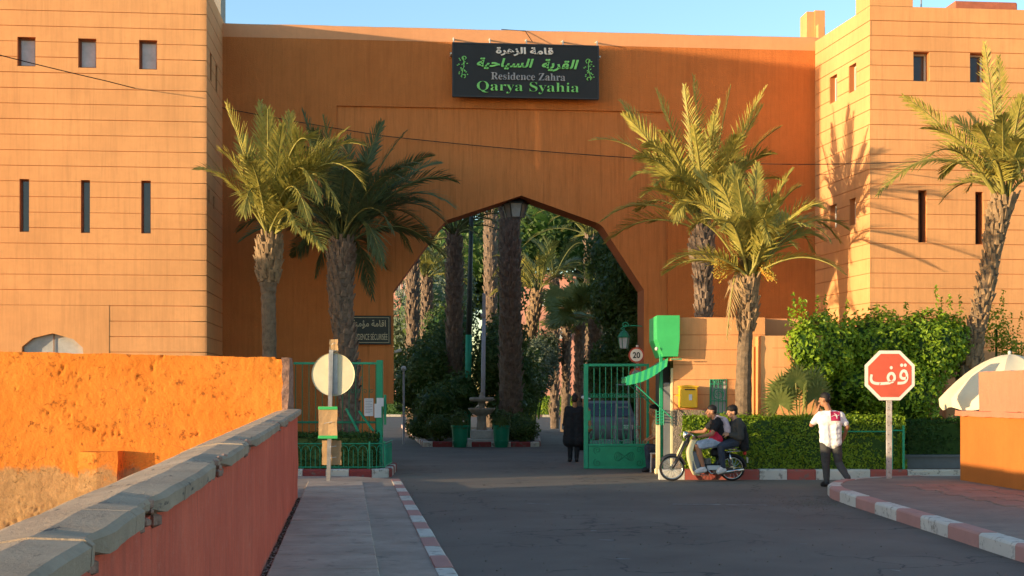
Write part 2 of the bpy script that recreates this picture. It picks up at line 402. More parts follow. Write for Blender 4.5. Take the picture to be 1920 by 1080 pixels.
class MB:
    """collects geometry for ONE object"""
    def __init__(s):
        s.v = []; s.f = []; s.sm = False
    def add(s, vs, fs):
        b = len(s.v)
        s.v.extend(tuple(x) for x in vs)
        s.f.extend(tuple(b + i for i in f) for f in fs)
        return s
    def box(s, a, b):
        x0, y0, z0 = a; x1, y1, z1 = b
        return s.add([(x0, y0, z0), (x1, y0, z0), (x1, y1, z0), (x0, y1, z0), (x0, y0, z1), (x1, y0, z1), (x1, y1, z1), (x0, y1, z1)],
                     [(0, 3, 2, 1), (4, 5, 6, 7), (0, 1, 5, 4), (1, 2, 6, 5), (2, 3, 7, 6), (3, 0, 4, 7)])
    def cbox(s, c, d, bev=0.0):
        """box by centre and size, edges bevelled"""
        x, y, z = (q / 2 for q in d)
        if bev <= 0:
            return s.box((c[0] - x, c[1] - y, c[2] - z), (c[0] + x, c[1] + y, c[2] + z))
        bm = bmesh.new()
        bmesh.ops.create_cube(bm, size=1.0)
        for q in bm.verts:
            q.co = Vector((q.co.x * d[0], q.co.y * d[1], q.co.z * d[2])) + Vector(c)
        bmesh.ops.bevel(bm, geom=list(bm.edges), offset=bev, segments=1, affect='EDGES')
        return s.bm(bm)
    def bm(s, bm, mat=None):
        bm.verts.ensure_lookup_table()
        bm.verts.index_update()
        s.add([(mat @ q.co) if mat else q.co for q in bm.verts], [[q.index for q in f.verts] for f in bm.faces])
        bm.free()
        return s
    def tube(s, pts, rad, n=8, caps=True):
        pts = [Vector(p) for p in pts]
        if isinstance(rad, (int, float)):
            rad = [rad] * len(pts)
        b = len(s.v)
        ref = None
        for i, p in enumerate(pts):
            d = (pts[min(i + 1, len(pts) - 1)] - pts[max(i - 1, 0)])
            d = d.normalized() if d.length > 1e-9 else Vector((0, 0, 1))
            if ref is None:
                ref = d.orthogonal().normalized()
            ref = (ref - d * ref.dot(d))
            ref = ref.normalized() if ref.length > 1e-6 else d.orthogonal().normalized()
            w = d.cross(ref)
            for k in range(n):
                a = 2 * math.pi * k / n
                s.v.append(tuple(p + (ref * math.cos(a) + w * math.sin(a)) * rad[i]))
        for i in range(len(pts) - 1):
            for k in range(n):
                s.f.append((b + i * n + k, b + i * n + (k + 1) % n, b + (i + 1) * n + (k + 1) % n, b + (i + 1) * n + k))
        if caps:
            s.f.append(tuple(b + k for k in reversed(range(n))))
            e = b + (len(pts) - 1) * n
            s.f.append(tuple(e + k for k in range(n)))
        return s
    def lathe(s, prof, c=(0, 0, 0), n=24, a0=0.0, a1=2 * math.pi):
        b = len(s.v)
        full = abs(a1 - a0 - 2 * math.pi) < 1e-6
        m = n if full else n + 1
        for (r, z) in prof:
            for k in range(m):
                a = a0 + (a1 - a0) * k / n
                s.v.append((c[0] + r * math.cos(a), c[1] + r * math.sin(a), c[2] + z))
        for i in range(len(prof) - 1):
            for k in range(n):
                k2 = (k + 1) % m
                s.f.append((b + i * m + k, b + i * m + k2, b + (i + 1) * m + k2, b + (i + 1) * m + k))
        return s
    def prism(s, poly, y0, y1, axes='xz', c=(0, 0, 0)):
        """extrude a 2D polygon (u,w) along the third axis"""
        n = len(poly)
        def P(u, w, h):
            q = {'xz': (u, h, w), 'xy': (u, w, h), 'yz': (h, u, w)}[axes]
            return (q[0] + c[0], q[1] + c[1], q[2] + c[2])
        vs_ = [P(u, w, y0) for u, w in poly] + [P(u, w, y1) for u, w in poly]
        fs = [tuple(range(n)), tuple(range(2 * n - 1, n - 1, -1))]
        fs += [(i, (i + 1) % n, n + (i + 1) % n, n + i) for i in range(n)]
        return s.add(vs_, fs)
    def ball(s, c, r, n=10, sq=(1, 1, 1)):
        prof = []
        b = len(s.v)
        m = n // 2 + 1
        for i in range(m + 1):
            a = -math.pi / 2 + math.pi * i / m
            for k in range(n):
                q = 2 * math.pi * k / n
                s.v.append((c[0] + r * sq[0] * math.cos(a) * math.cos(q), c[1] + r * sq[1] * math.cos(a) * math.sin(q), c[2] + r * sq[2] * math.sin(a)))
        for i in range(m):
            for k in range(n):
                s.f.append((b + i * n + k, b + i * n + (k + 1) % n, b + (i + 1) * n + (k + 1) % n, b + (i + 1) * n + k))
        return s
    def build(s, name, mat, parent=None, smooth=False, fix=True, kind=None):
        me = bpy.data.meshes.new(name)
        me.from_pydata(s.v, [], s.f)
        me.validate()
        if fix:
            bm = bmesh.new(); bm.from_mesh(me)
            bmesh.ops.recalc_face_normals(bm, faces=bm.faces)
            bm.to_mesh(me); bm.free()
        me.materials.append(MATS[mat])
        if smooth:
            for p in me.polygons:
                p.use_smooth = True
        o = bpy.data.objects.new(name, me)
        link(o, parent)
        if kind: o['kind'] = kind
        return o
def build_islands(mb, name, mat, parent):
    """one object for each separate piece"""
    key = {}; root = list(range(len(mb.f)))
    def find(a):
        while root[a] != a:
            root[a] = root[root[a]]; a = root[a]
        return a
    for i, f in enumerate(mb.f):
        for q in f:
            k = tuple(round(c, 4) for c in mb.v[q])
            if k in key: root[find(i)] = find(key[k])
            else: key[k] = i
    groups = {}
    for i in range(len(mb.f)): groups.setdefault(find(i), []).append(mb.f[i])
    out = []
    for fs in groups.values():
        m2 = MB(); mp_ = {}
        for f in fs:
            for q in f:
                if q not in mp_: mp_[q] = len(m2.v); m2.v.append(mb.v[q])
            m2.f.append(tuple(mp_[q] for q in f))
        out.append(m2.build(name, mat, parent, fix=False))
    return out
def inst(o, name=None, parent=None, loc=None, rot=None, scale=None):
    c = o.copy()
    if name: c.name = name
    COL.objects.link(c)
    c.parent = parent if parent is not None else o.parent
    if loc is not None: c.location = loc
    if rot is not None: c.rotation_euler = rot
    if scale is not None: c.scale = scale
    return c

def panel(mb, O, U, N, u0, u1, z0, z1, holes, t):
    """wall sheet with rectangular holes; front at plane O (normal N), returns t deep"""
    us = sorted({u0, u1} | {h for q in holes for h in q[:2] if u0 < h < u1})
    zs = sorted({z0, z1} | {h for q in holes for h in q[2:] if z0 < h < z1})
    def solid(i, j):
        if i < 0 or j < 0 or i >= len(us) - 1 or j >= len(zs) - 1:
            return False
        cu, cz = (us[i] + us[i + 1]) / 2, (zs[j] + zs[j + 1]) / 2
        return not any(a < cu < b and c < cz < d for a, b, c, d in holes)
    def P(u, z, d):
        return O + U * u + Vector((0, 0, z)) - N * d
    for i in range(len(us) - 1):
        for j in range(len(zs) - 1):
            if not solid(i, j):
                continue
            a, b, c, d = us[i], us[i + 1], zs[j], zs[j + 1]
            mb.add([P(a, c, 0), P(b, c, 0), P(b, d, 0), P(a, d, 0)], [(0, 1, 2, 3)])
            if not solid(i - 1, j): mb.add([P(a, c, 0), P(a, d, 0), P(a, d, t), P(a, c, t)], [(0, 1, 2, 3)])
            if not solid(i + 1, j): mb.add([P(b, c, 0), P(b, c, t), P(b, d, t), P(b, d, 0)], [(0, 1, 2, 3)])
            if not solid(i, j - 1): mb.add([P(a, c, 0), P(a, c, t), P(b, c, t), P(b, c, 0)], [(0, 1, 2, 3)])
            if not solid(i, j + 1): mb.add([P(a, d, 0), P(b, d, 0), P(b, d, t), P(a, d, t)], [(0, 1, 2, 3)])
    return mb

def text_obj(s, mat, parent, O, U, N, w=None, h=None, thick=0.01, name='lettering', bold=0.0, shear=0.0):
    """flat lettering as a mesh: lower-left of its box at O, along U, facing N, fitted to width w / height h"""
    cu = bpy.data.curves.new('txt', 'FONT')
    cu.body = s
    cu.offset = bold
    cu.shear = shear
    cu.extrude = 0.02
    ob = bpy.data.objects.new('txt', cu)
    COL.objects.link(ob)
    dg = bpy.context.evaluated_depsgraph_get()
    me = bpy.data.meshes.new_from_object(ob.evaluated_get(dg))
    bpy.data.objects.remove(ob)
    bpy.data.curves.remove(cu)
    xs = [q.co.x for q in me.vertices]; ys = [q.co.y for q in me.vertices]; zs = [q.co.z for q in me.vertices]
    x0, x1, y0, y1, z0, z1 = min(xs), max(xs), min(ys), max(ys), min(zs), max(zs)
    sx = (w / (x1 - x0)) if w else (h / (y1 - y0))
    sy = (h / (y1 - y0)) if h else sx
    W = Vector((0, 0, 1)) if abs(N.z) < 0.9 else Vector((0, 1, 0))
    for q in me.vertices:
        q.co = O + U * ((q.co.x - x0) * sx) + W * ((q.co.y - y0) * sy) + N * ((q.co.z - z0) / (z1 - z0) * thick)
    vs_ = [tuple(q.co) for q in me.vertices]; fs_ = [tuple(p.vertices) for p in me.polygons]
    bpy.data.meshes.remove(me)
    # one object for each letter or joined run of letters
    par = list(range(len(vs_)))
    def find(a):
        while par[a] != a:
            par[a] = par[par[a]]; a = par[a]
        return a
    for f in fs_:
        for q in f[1:]: par[find(q)] = find(f[0])
    ext = {}
    for i, v_ in enumerate(vs_):
        u = Vector(v_).dot(U); r_ = find(i); e = ext.get(r_)
        ext[r_] = (min(e[0], u), max(e[1], u)) if e else (u, u)
    runs = []
    for r_, e in sorted(ext.items(), key=lambda q: q[1][0]):
        if runs and e[0] < runs[-1][1] - 1e-4: runs[-1][1] = max(runs[-1][1], e[1]); runs[-1][2].add(r_)
        else: runs.append([e[0], e[1], {r_}])
    out = None
    for _, _, rs_ in runs:
        mb = MB(); mp_ = {}
        for f in fs_:
            if find(f[0]) in rs_:
                for q in f:
                    if q not in mp_: mp_[q] = len(mb.v); mb.v.append(vs_[q])
                mb.f.append(tuple(mp_[q] for q in f))
        out = mb.build(name, mat, parent, fix=False)
    return out

_AR = {'ا': (0xFE8D, 0xFE8E), 'ق': (0xFED5, 0xFED6, 0xFED7, 0xFED8), 'م': (0xFEE1, 0xFEE2, 0xFEE3, 0xFEE4), 'ة': (0xFE93, 0xFE94),
       'ل': (0xFEDD, 0xFEDE, 0xFEDF, 0xFEE0), 'ز': (0xFEAF, 0xFEB0), 'ه': (0xFEE9, 0xFEEA, 0xFEEB, 0xFEEC), 'ر': (0xFEAD, 0xFEAE),
       'ي': (0xFEF1, 0xFEF2, 0xFEF3, 0xFEF4), 'س': (0xFEB1, 0xFEB2, 0xFEB3, 0xFEB4), 'ح': (0xFEA1, 0xFEA2, 0xFEA3, 0xFEA4),
       'ؤ': (0xFE85, 0xFE86), 'ن': (0xFEE5, 0xFEE6, 0xFEE7, 0xFEE8), 'ف': (0xFED1, 0xFED2, 0xFED3, 0xFED4)}
def arabic(s):
    out = []
    for i, ch in enumerate(s):
        if ch not in _AR:
            out.append(ch); continue
        prev = i > 0 and s[i - 1] in _AR and len(_AR[s[i - 1]]) == 4
        nxt = i + 1 < len(s) and s[i + 1] in _AR and len(_AR[ch]) == 4
        f = _AR[ch]
        k = (3 if nxt else 1) if prev else (2 if nxt else 0)
        out.append(chr(f[k]))
    return ''.join(reversed(out))
def serif(s):
    o = ''
    for ch in s:
        if 'A' <= ch <= 'Z': o += chr(0x1D400 + ord(ch) - 65)
        elif 'a' <= ch <= 'z': o += chr(0x1D41A + ord(ch) - 97)
        else: o += ch
    return o

_b = bmesh.new(); bmesh.ops.create_icosphere(_b, subdivisions=2, radius=1.0); _ICO = [q.co.copy() for q in _b.verts]; _b.free()
# one continuous surface out of overlapping tapered capsules and ellipsoids
def sculpt(name, prims, mat, parent, vox=0.014, smooth=4, wrinkle=0.0):
    acc = MB()
    for p in prims:
        bm = bmesh.new()
        if p[0] == 'c':
            _, a, ra, b, rb = p
            vs_ = [bm.verts.new(Vector(c_) + q * r_) for c_, r_ in ((a, ra), (b, rb)) for q in _ICO]
            r = bmesh.ops.convex_hull(bm, input=vs_)
            bmesh.ops.delete(bm, geom=[q for q in bm.verts if not q.link_faces], context='VERTS')
        else:
            _, c_, sc_ = p[:3]
            rot = p[3] if len(p) > 3 else Matrix.Identity(4)
            m = Matrix.Translation(Vector(c_)) @ rot.to_4x4() @ Matrix.Diagonal((sc_[0], sc_[1], sc_[2], 1))
            bmesh.ops.create_icosphere(bm, subdivisions=3, radius=1.0, matrix=m)
        bmesh.ops.recalc_face_normals(bm, faces=bm.faces)
        acc.bm(bm)
    bm = bmesh.new()
    me = bpy.data.meshes.new(name); me.from_pydata(acc.v, [], acc.f); bm.from_mesh(me); bpy.data.meshes.remove(me)
    me = bpy.data.meshes.new(name)
    bm.to_mesh(me); bm.free()
    o = bpy.data.objects.new(name, me)
    COL.objects.link(o)
    md = o.modifiers.new('r', 'REMESH'); md.mode = 'VOXEL'; md.voxel_size = vox
    ms = o.modifiers.new('s', 'SMOOTH'); ms.factor = 0.5; ms.iterations = smooth
    dg = bpy.context.evaluated_depsgraph_get()
    me2 = bpy.data.meshes.new_from_object(o.evaluated_get(dg))
    bpy.data.objects.remove(o); bpy.data.meshes.remove(me)
    me2.materials.clear(); me2.materials.append(MATS[mat])
    if wrinkle:
        co = [(v_.co.copy(), v_.normal.copy()) for v_ in me2.vertices]
        for v_, (c_, n_) in zip(me2.vertices, co):
            q = Vector((c_.x * 9, c_.y * 9, c_.z * 15))
            v_.co = c_ + n_ * wrinkle * (noise.noise(q) + 0.8 * abs(noise.noise(q * 2.1)) - 0.3)
    for p in me2.polygons: p.use_smooth = True
    o = bpy.data.objects.new(name, me2)
    return link(o, parent)
UP = Vector((0, 0, 1))
NY = Vector((0, -1, 0))
XX = Vector((1, 0, 0))
# ================================================================== SETTING
def cz(X, Z, z=0.0):
    return CR * X + CF * Z + Vector((0, 0, z))
def lx(Z):            # inner face of the left bridge parapet
    return -0.74 - 0.1255 * Z
def rx(Z):            # inner face of the right bridge parapet
    return 9.03 - 0.054 * Z
PZ_END = 19.9
def Xp(px, Z): return (px - 960) / FPX * Z

def sheet(name, pts, mat, z=None, kind='structure', thick=0.0):
    mb = MB()
    n = len(pts)
    pts = [Vector(p) for p in pts]
    if z is not None:
        pts = [Vector((p.x, p.y, z)) for p in pts]
    mb.add(pts, [tuple(range(n))])
    if thick:
        mb.add([p - UP * thick for p in pts] + pts, [(i, (i + 1) % n, n + (i + 1) % n, n + i) for i in range(n)])
    o = mb.build(name, mat)
    o['kind'] = kind
    return o

# ground reaches the horizon; the dry ditch beside the bridge is cut out of it
pa, pb = cz(lx(-8) - 0.35, -8), cz(lx(PZ_END) - 0.35, PZ_END)
yb = pb.y
g = MB()
S_ = 900
g.add([(-S_, yb, -0.02), (S_, yb, -0.02), (S_, S_, -0.02), (-S_, S_, -0.02)], [(0, 1, 2, 3)])
g.add([(pb.x, yb, -0.02), (pa.x, pa.y, -0.02), (pa.x, -S_, -0.02), (S_, -S_, -0.02), (S_, yb, -0.02)], [(0, 1, 2, 3, 4)])
g = g.build('ground', 'ground_earth'); g['kind'] = 'structure'

d = MB()
nx_, ny_ = 40, 50
for j in range(ny_ + 1):
    for i in range(nx_ + 1):
        y = -8 + (yb + 8) * j / ny_
        x = -16 + 16 * i / nx_
        xe = pa.x + (pb.x - pa.x) * (y - pa.y) / (pb.y - pa.y) + 0.1
        x = min(x, xe) if i < nx_ else xe
        h = -1.15 + 0.75 * max(0.0, min(1.0, (y - (yb - 7)) / 6.6))
        h += 0.12 * noise.noise(Vector((x * 0.8, y * 0.8, 0))) + 0.05 * noise.noise(Vector((x * 3, y * 3, 5)))
        d.v.append((x, y, h))
for j in range(ny_):
    for i in range(nx_):
        a = j * (nx_ + 1) + i
        d.f.append((a, a + 1, a + nx_ + 2, a + nx_ + 1))
d = d.build('ditch_terrain', 'ditch_soil', smooth=True); d['kind'] = 'structure'
st = MB()
for _ in range(900):
    y = yb - 0.2 - random.random() ** 1.5 * 7; x = -1.9 - random.random() * 8
    r = 0.012 + 0.05 * random.random() ** 3
    h = -1.15 + 0.75 * max(0.0, min(1.0, (y - (yb - 7)) / 6.6)) + 0.12 * noise.noise(Vector((x * 0.8, y * 0.8, 0))) + 0.05 * noise.noise(Vector((x * 3, y * 3, 5)))
    st.ball((x, y, h + r * 0.2), r, 5, (1, random.uniform(0.7, 1.2), random.uniform(0.4, 0.8)))
st = st.build('gravel', 'pebble', kind='stuff'); tag(st, 'loose stones strewn over the dry ditch floor', 'gravel')

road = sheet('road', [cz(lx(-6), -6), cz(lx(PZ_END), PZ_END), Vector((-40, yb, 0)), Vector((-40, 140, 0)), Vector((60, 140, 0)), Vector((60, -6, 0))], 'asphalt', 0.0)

# faded line and grit on the asphalt
for k, (a, b, w) in enumerate((((1262, 946), (1352, 947), 0.10), ((1362, 947), (1440, 948), 0.09), ((1122, 983), (1146, 982), .05), ((1108, 996), (1118, 996), .05), ((1124, 1013), (1152, 1014), .05), ((1155, 1049), (1182, 1049), .05), ((1500, 1020), (1514, 1021), .05), ((1660, 1068), (1690, 1072), .05), ((985, 944), (1030, 946), .06))):
    p, q = grd(*a), grd(*b)
    n_ = CF * w
    mk = sheet('road_marking', [p, q, q + n_, p + n_], 'faded_marking', 0.004)
def blob(name, c, rx_, ry_, mat, z, kind='structure', n=36, seed=0, jag=0.25):
    pts = []
    for k in range(n):
        a = 2 * math.pi * k / n
        r = 1 + jag * noise.noise(Vector((math.cos(a) * 1.7 + seed, math.sin(a) * 1.7, seed))) + 0.08 * noise.noise(Vector((k * 1.3, seed, 0)))
        pts.append(c + CR * (rx_ * r * math.cos(a)) + CF * (ry_ * r * math.sin(a)))
    return sheet(name, pts, mat, z, kind)
random.seed(11)
gr = MB()
for _ in range(900):
    a = random.random() * 6.283; r = abs(random.gauss(0, 0.55))
    p = cz(4.55, 20.0) + CR * (0.85 * r * math.cos(a)) + CF * (1.6 * r * math.sin(a))
    q = 0.003 + 0.008 * random.random() ** 2
    gr.ball((p.x, p.y, q * 0.5), q, 4, (1, 1, 0.7))
for _ in range(500):
    p = cz(random.uniform(-1.8, 4.5), random.uniform(11, 24)); q = 0.004 + 0.008 * random.random() ** 2
    gr.ball((p.x, p.y, q * 0.5), q, 4, (1, 1, 0.7))
gr = gr.build('gravel', 'grit', kind='stuff'); tag(gr, 'fine grit gathered on the asphalt near the pavement corner', 'gravel')

# ---- kerbs: each painted stone a piece
def kerb(name, path, width, height, seq, length=None, cuts=None, side=1, z=0.0, gap=0.008):
    """path: world xy polyline (road side edge); stones reach `width` to the side"""
    path = [Vector((p.x, p.y, 0)) for p in path]
    acc = [0.0]
    for a, b in zip(path, path[1:]):
        acc.append(acc[-1] + (b - a).length)
    tot = acc[-1]
    def at(s):
        s = max(0, min(tot, s))
        for i in range(len(path) - 1):
            if s <= acc[i + 1] + 1e-9:
                t = (s - acc[i]) / max(1e-9, acc[i + 1] - acc[i])
                d_ = (path[i + 1] - path[i]).normalized()
                return path[i].lerp(path[i + 1], t), d_
    if cuts is None:
        n = max(1, round(tot / length))
        cuts = [tot * i / n for i in range(n + 1)]
    root = empty(name, path[0]); root['kind'] = 'structure'
    base = root.location.copy()
    for i, (s0, s1) in enumerate(zip(cuts, cuts[1:])):
        mb = MB()
        sub = 4
        prof = [(0.0, 0.0), (0.0, height - 0.03), (0.012, height - 0.010), (0.03, height), (width, height), (width, 0.0)]
        jz = random.uniform(-0.006, 0.006)
        b = 0
        for k in range(sub + 1):
            s = s0 + gap / 2 + (s1 - s0 - gap) * k / sub
            p, d_ = at(s)
            p2, d2 = at(s + 0.15); p0, d0 = at(s - 0.15)
            d_ = (d_ + d2 + d0).normalized()
            nrm = Vector((-d_.y, d_.x, 0)) * side
            for (u, h) in prof:
                jit = 0.004 * noise.noise(Vector((s * 5, u * 20, h * 20 + i)))
                mb.v.append(tuple(p + nrm * (u + jit) + UP * (z + h + jz * (h > 0)) - base))
        m = len(prof)
        for k in range(sub):
            for q in range(m - 1):
                mb.f.append((k * m + q, k * m + q + 1, (k + 1) * m + q + 1, (k + 1) * m + q))
        mb.f.append(tuple(range(m))); mb.f.append(tuple(range((sub + 1) * m - 1, sub * m - 1, -1)))
        mb.build('kerb_stone', seq[i % len(seq)], root)
    return root

# left pavement of the bridge
KL = lambda Z: 0.955 - 0.1237 * Z       # left kerb, road edge (X at depth Z)
lp = [cz(KL(6), 6), cz(KL(24.4), 24.4)]
random.seed(3)
kerb('bridge_kerb', lp, 0.18, 0.10, ['kerb_white', 'kerb_pink'], 0.85, side=1)
pave = sheet('pavement', [cz(lx(4), 4), cz(KL(4) - 0.18, 4), cz(KL(24.4) - 0.18, 24.4), cz(-3.0, 25.2), cz(-4.6, 25.3), cz(-4.6, 20.3), cz(lx(PZ_END), PZ_END + .1)], 'paving_concrete', 0.088, thick=0.1)
z = 8.0
k = 0
while z < 23.2:
    L = 0.9 + 0.12 * math.sin(k * 2.1)
    mb = MB()
    a, b = lx(z) + 0.06, lx(z) + 1.02
    e = 0.016
    dz_ = random.uniform(0, 0.008)
    p0, p1, p2, p3 = cz(a, z + e), cz(b, z + e + random.uniform(-0.02, 0.02)), cz(b - 0.1255 * L, z + L - e), cz(a - 0.1255 * L, z + L - e)
    pts = [p0, p1, p2, p3]
    c_ = sum(pts, Vector()) / 4
    low = [Vector((p.x, p.y, 0.05)) for p in pts]; hi = [Vector((p.x, p.y, 0.108 + dz_)) for p in pts]
    hin = [p.lerp(Vector((c_.x, c_.y, p.z)), 0.02) + UP * 0.006 for p in hi]
    mb.add(low + hi + hin, [(i, (i + 1) % 4, 4 + (i + 1) % 4, 4 + i) for i in range(4)] + [(4 + i, 4 + (i + 1) % 4, 8 + (i + 1) % 4, 8 + i) for i in range(4)] + [(8, 9, 10, 11)])
    mb.build('paving_slab', 'paving_grey', pave)
    z += L; k += 1
# dirt lying along the foot of the parapet
dm = MB()
random.seed(21)
for _ in range(700):
    Z = random.uniform(9, 19.8); q = 0.004 + 0.012 * random.random() ** 2
    p = cz(lx(Z) + abs(random.gauss(0, 0.05)) + 0.01, Z, 0.1 + q * 0.4)
    dm.ball(p, q, 4, (1, 1, 0.7))
dm = dm.build('rubble', 'soil', kind='stuff'); tag(dm, 'crumbs of dirt along the foot of the maroon parapet', 'rubble')

# right pavement
arc = [cz(5.02, 4), cz(5.02, 19.6), cz(5.06, 20.9), cz(5.22, 21.8), cz(5.55, 22.7), cz(6.05, 23.5), cz(6.8, 24.05), cz(7.6, 24.25), cz(9.5, 24.4)]
random.seed(4)
kerb('pavement_kerb', arc, 0.2, 0.17, ['kerb_pink', 'kerb_white'], 1.0, side=-1)
inn = [cz(5.22, 4), cz(5.22, 19.6), cz(5.26, 20.9), cz(5.42, 21.75), cz(5.73, 22.58), cz(6.2, 23.35), cz(6.9, 23.86), cz(7.65, 24.05), cz(9.5, 24.2), cz(12, 24.2), cz(12, 4)]
rp = sheet('pavement', inn, 'paving_dusty', 0.165, thick=0.16)
for i in range(17):
    for j in range(3):
        Z0 = 13.6 + i * 0.48; X0 = 6.55 + j * 0.42 + (0.1 if i % 2 else 0) - (Z0 - 17) * 0.05
        if X0 + 0.4 > rx(Z0 + 0.47) - 0.02: continue
        mb = MB(); e = 0.01
        pts = [cz(X0 + e, Z0 + e), cz(X0 + 0.42 - e, Z0 + e), cz(X0 + 0.42 - e, Z0 + 0.48 - e), cz(X0 + e, Z0 + 0.48 - e)]
        h = 0.172 + random.uniform(0, 0.014)
        mb.add([Vector((p.x, p.y, 0.12)) for p in pts] + [Vector((p.x, p.y, h + random.uniform(-0.004, 0.004))) for p in pts], [(i2, (i2 + 1) % 4, 4 + (i2 + 1) % 4, 4 + i2) for i2 in range(4)] + [(4, 5, 6, 7)])
        mb.build('paving_slab', 'paving_red', rp)

# kerbs of the planted beds by the gate
KZ = 25.55
pts = [cz(Xp(p, KZ), KZ) for p in (1236, 1808)]
cuts = [(p - 1236) / FPX * KZ for p in (1236, 1284, 1345, 1424, 1476, 1530, 1632, 1702, 1808)]
kerb('hedge_kerb', pts, 0.2, 0.2, ['kerb_white', 'kerb_red', 'kerb_red', 'kerb_white', 'kerb_red', 'kerb_white', 'kerb_red', 'kerb_white'], cuts=cuts, side=1)
sheet('planting_bed', [cz(3.05, KZ + 0.2), cz(8.77, KZ + 0.2), cz(10.5, 30), cz(5.6, 30), cz(5.4, 27.2), cz(3.05, 26.3)], 'soil', 0.17, thick=0.17)
pl = [cz(-4.6, 26.05), cz(-2.72, 26.05), cz(-2.48, 26.2), cz(-2.42, 26.5), cz(-2.5, 28.6)]
kerb('gate_kerb', pl, 0.18, 0.17, ['kerb_white', 'kerb_dullred'], 0.48, side=1)
sheet('planting_bed', [cz(-6.5, 26.2), cz(-2.75, 26.22), cz(-2.62, 26.5), cz(-2.68, 28.9), cz(-6.5, 28.9)], 'garden_soil', 0.13, thick=0.13)

# ================================================================== BRIDGE PARAPETS AND BANK WALL
def ptop(Z): return 1.14 + 0.0105 * Z
pw = empty('parapet_wall', cz(lx(10), 10), label='maroon plastered bridge parapet with a broken grey coping', cat='wall')
o0 = pw.location.copy()
mb = MB()
NZ = 110
for k in range(NZ + 1):
    Z = 0.4 + (PZ_END - 0.4) * k / NZ
    for (u, h) in ((0, -0.05), (0, 0.3), (0, 0.6), (0, 0.9), (0, ptop(Z)), (-0.32, ptop(Z)), (-0.32, -1.6)):
        j = 0.012 * noise.noise(Vector((Z * 1.5, h * 2.5, 1))) + 0.006 * noise.noise(Vector((Z * 6, h * 8, 3)))
        mb.v.append(tuple(cz(lx(Z) + u + (j if u == 0 else 0), Z, h) - o0))
for k in range(NZ):
    for q in range(6):
        mb.f.append((k * 7 + q, k * 7 + q + 1, (k + 1) * 7 + q + 1, (k + 1) * 7 + q))
mb.f.append(tuple(range(7))); mb.f.append(tuple(range(NZ * 7 + 6, NZ * 7 - 1, -1)))
mb.build('wall_body', 'maroon_plaster', pw, smooth=False)
# coping stones, some with the front lip knocked off
random.seed(9)
cuts = [0.3, 2.1, 3.55, 4.3, 5.6, 6.9, 8.9, 10.9, 13.0, 15.2, 17.5, PZ_END + 0.06]
chips = {2: [(3.60, 3.84)], 3: [(4.5, 5.05)], 5: [(6.95, 7.9)], 6: [(9.3, 10.1)], 8: [(13.6, 14.5)], 9: [(15.6, 16.2)], 0: [(0.9, 1.3)]}
for i, (za, zb) in enumerate(zip(cuts, cuts[1:])):
    mb = MB()
    N = max(10, int((zb - za) / 0.05))
    dzs = random.uniform(-0.003, 0.004)
    for k in range(N + 1):
        Z = za + 0.008 + (zb - za - 0.016) * k / N
        ch = 0.0
        for (c0, c1) in chips.get(i, []):
            if c0 < Z < c1:
                ch = (0.45 + 0.55 * abs(noise.noise(Vector((Z * 4.1, i, 0)))) + 0.12 * random.random()) * min(1, 8 * min(Z - c0, c1 - Z))
        ch = max(0, ch)
        h = ptop(Z) + dzs + 0.006 * noise.noise(Vector((Z * 2, 7, 0)))
        rgh = 0.006 * noise.noise(Vector((Z * 9, i * 3, 2)))
        w = 0.05 - 0.085 * ch + rgh
        prof = [(w * 0.3 - 0.05, h), (w, h + 0.004 + 0.05 * ch), (w + 0.004, h + 0.062 - 0.015 * ch), (0.03 - 0.06 * ch, h + 0.080 - 0.02 * ch), (-0.12, h + 0.085), (-0.30, h + 0.055), (-0.385, h + 0.02), (-0.385, h - 0.03)]
        for (u, hh_) in prof:
            mb.v.append(tuple(cz(lx(Z) + u, Z, hh_) - o0))
    m = 8
    for k in range(N):
        for q in range(m):
            mb.f.append((k * m + q, k * m + (q + 1) % m, (k + 1) * m + (q + 1) % m, (k + 1) * m + q))
    mb.f.append(tuple(range(m))); mb.f.append(tuple(range(N * m + m - 1, N * m - 1, -1)))
    mb.build('coping_stone', 'coping_concrete', pw)
    for (c0, c1) in chips.get(i, []):
        mb = MB()
        for _ in range(int(26 * (c1 - c0)) + 8):
            Z = random.uniform(c0 + 0.02, c1 - 0.02); r = random.uniform(0.012, 0.04)
            mb.ball(cz(lx(Z) + random.uniform(-0.05, 0.012), Z, ptop(Z) + random.uniform(-0.03, 0.06)) - o0, r, 5, (1, 1.3, 0.8))
        mb.build('exposed_rubble', 'rubble', pw, kind='stuff')

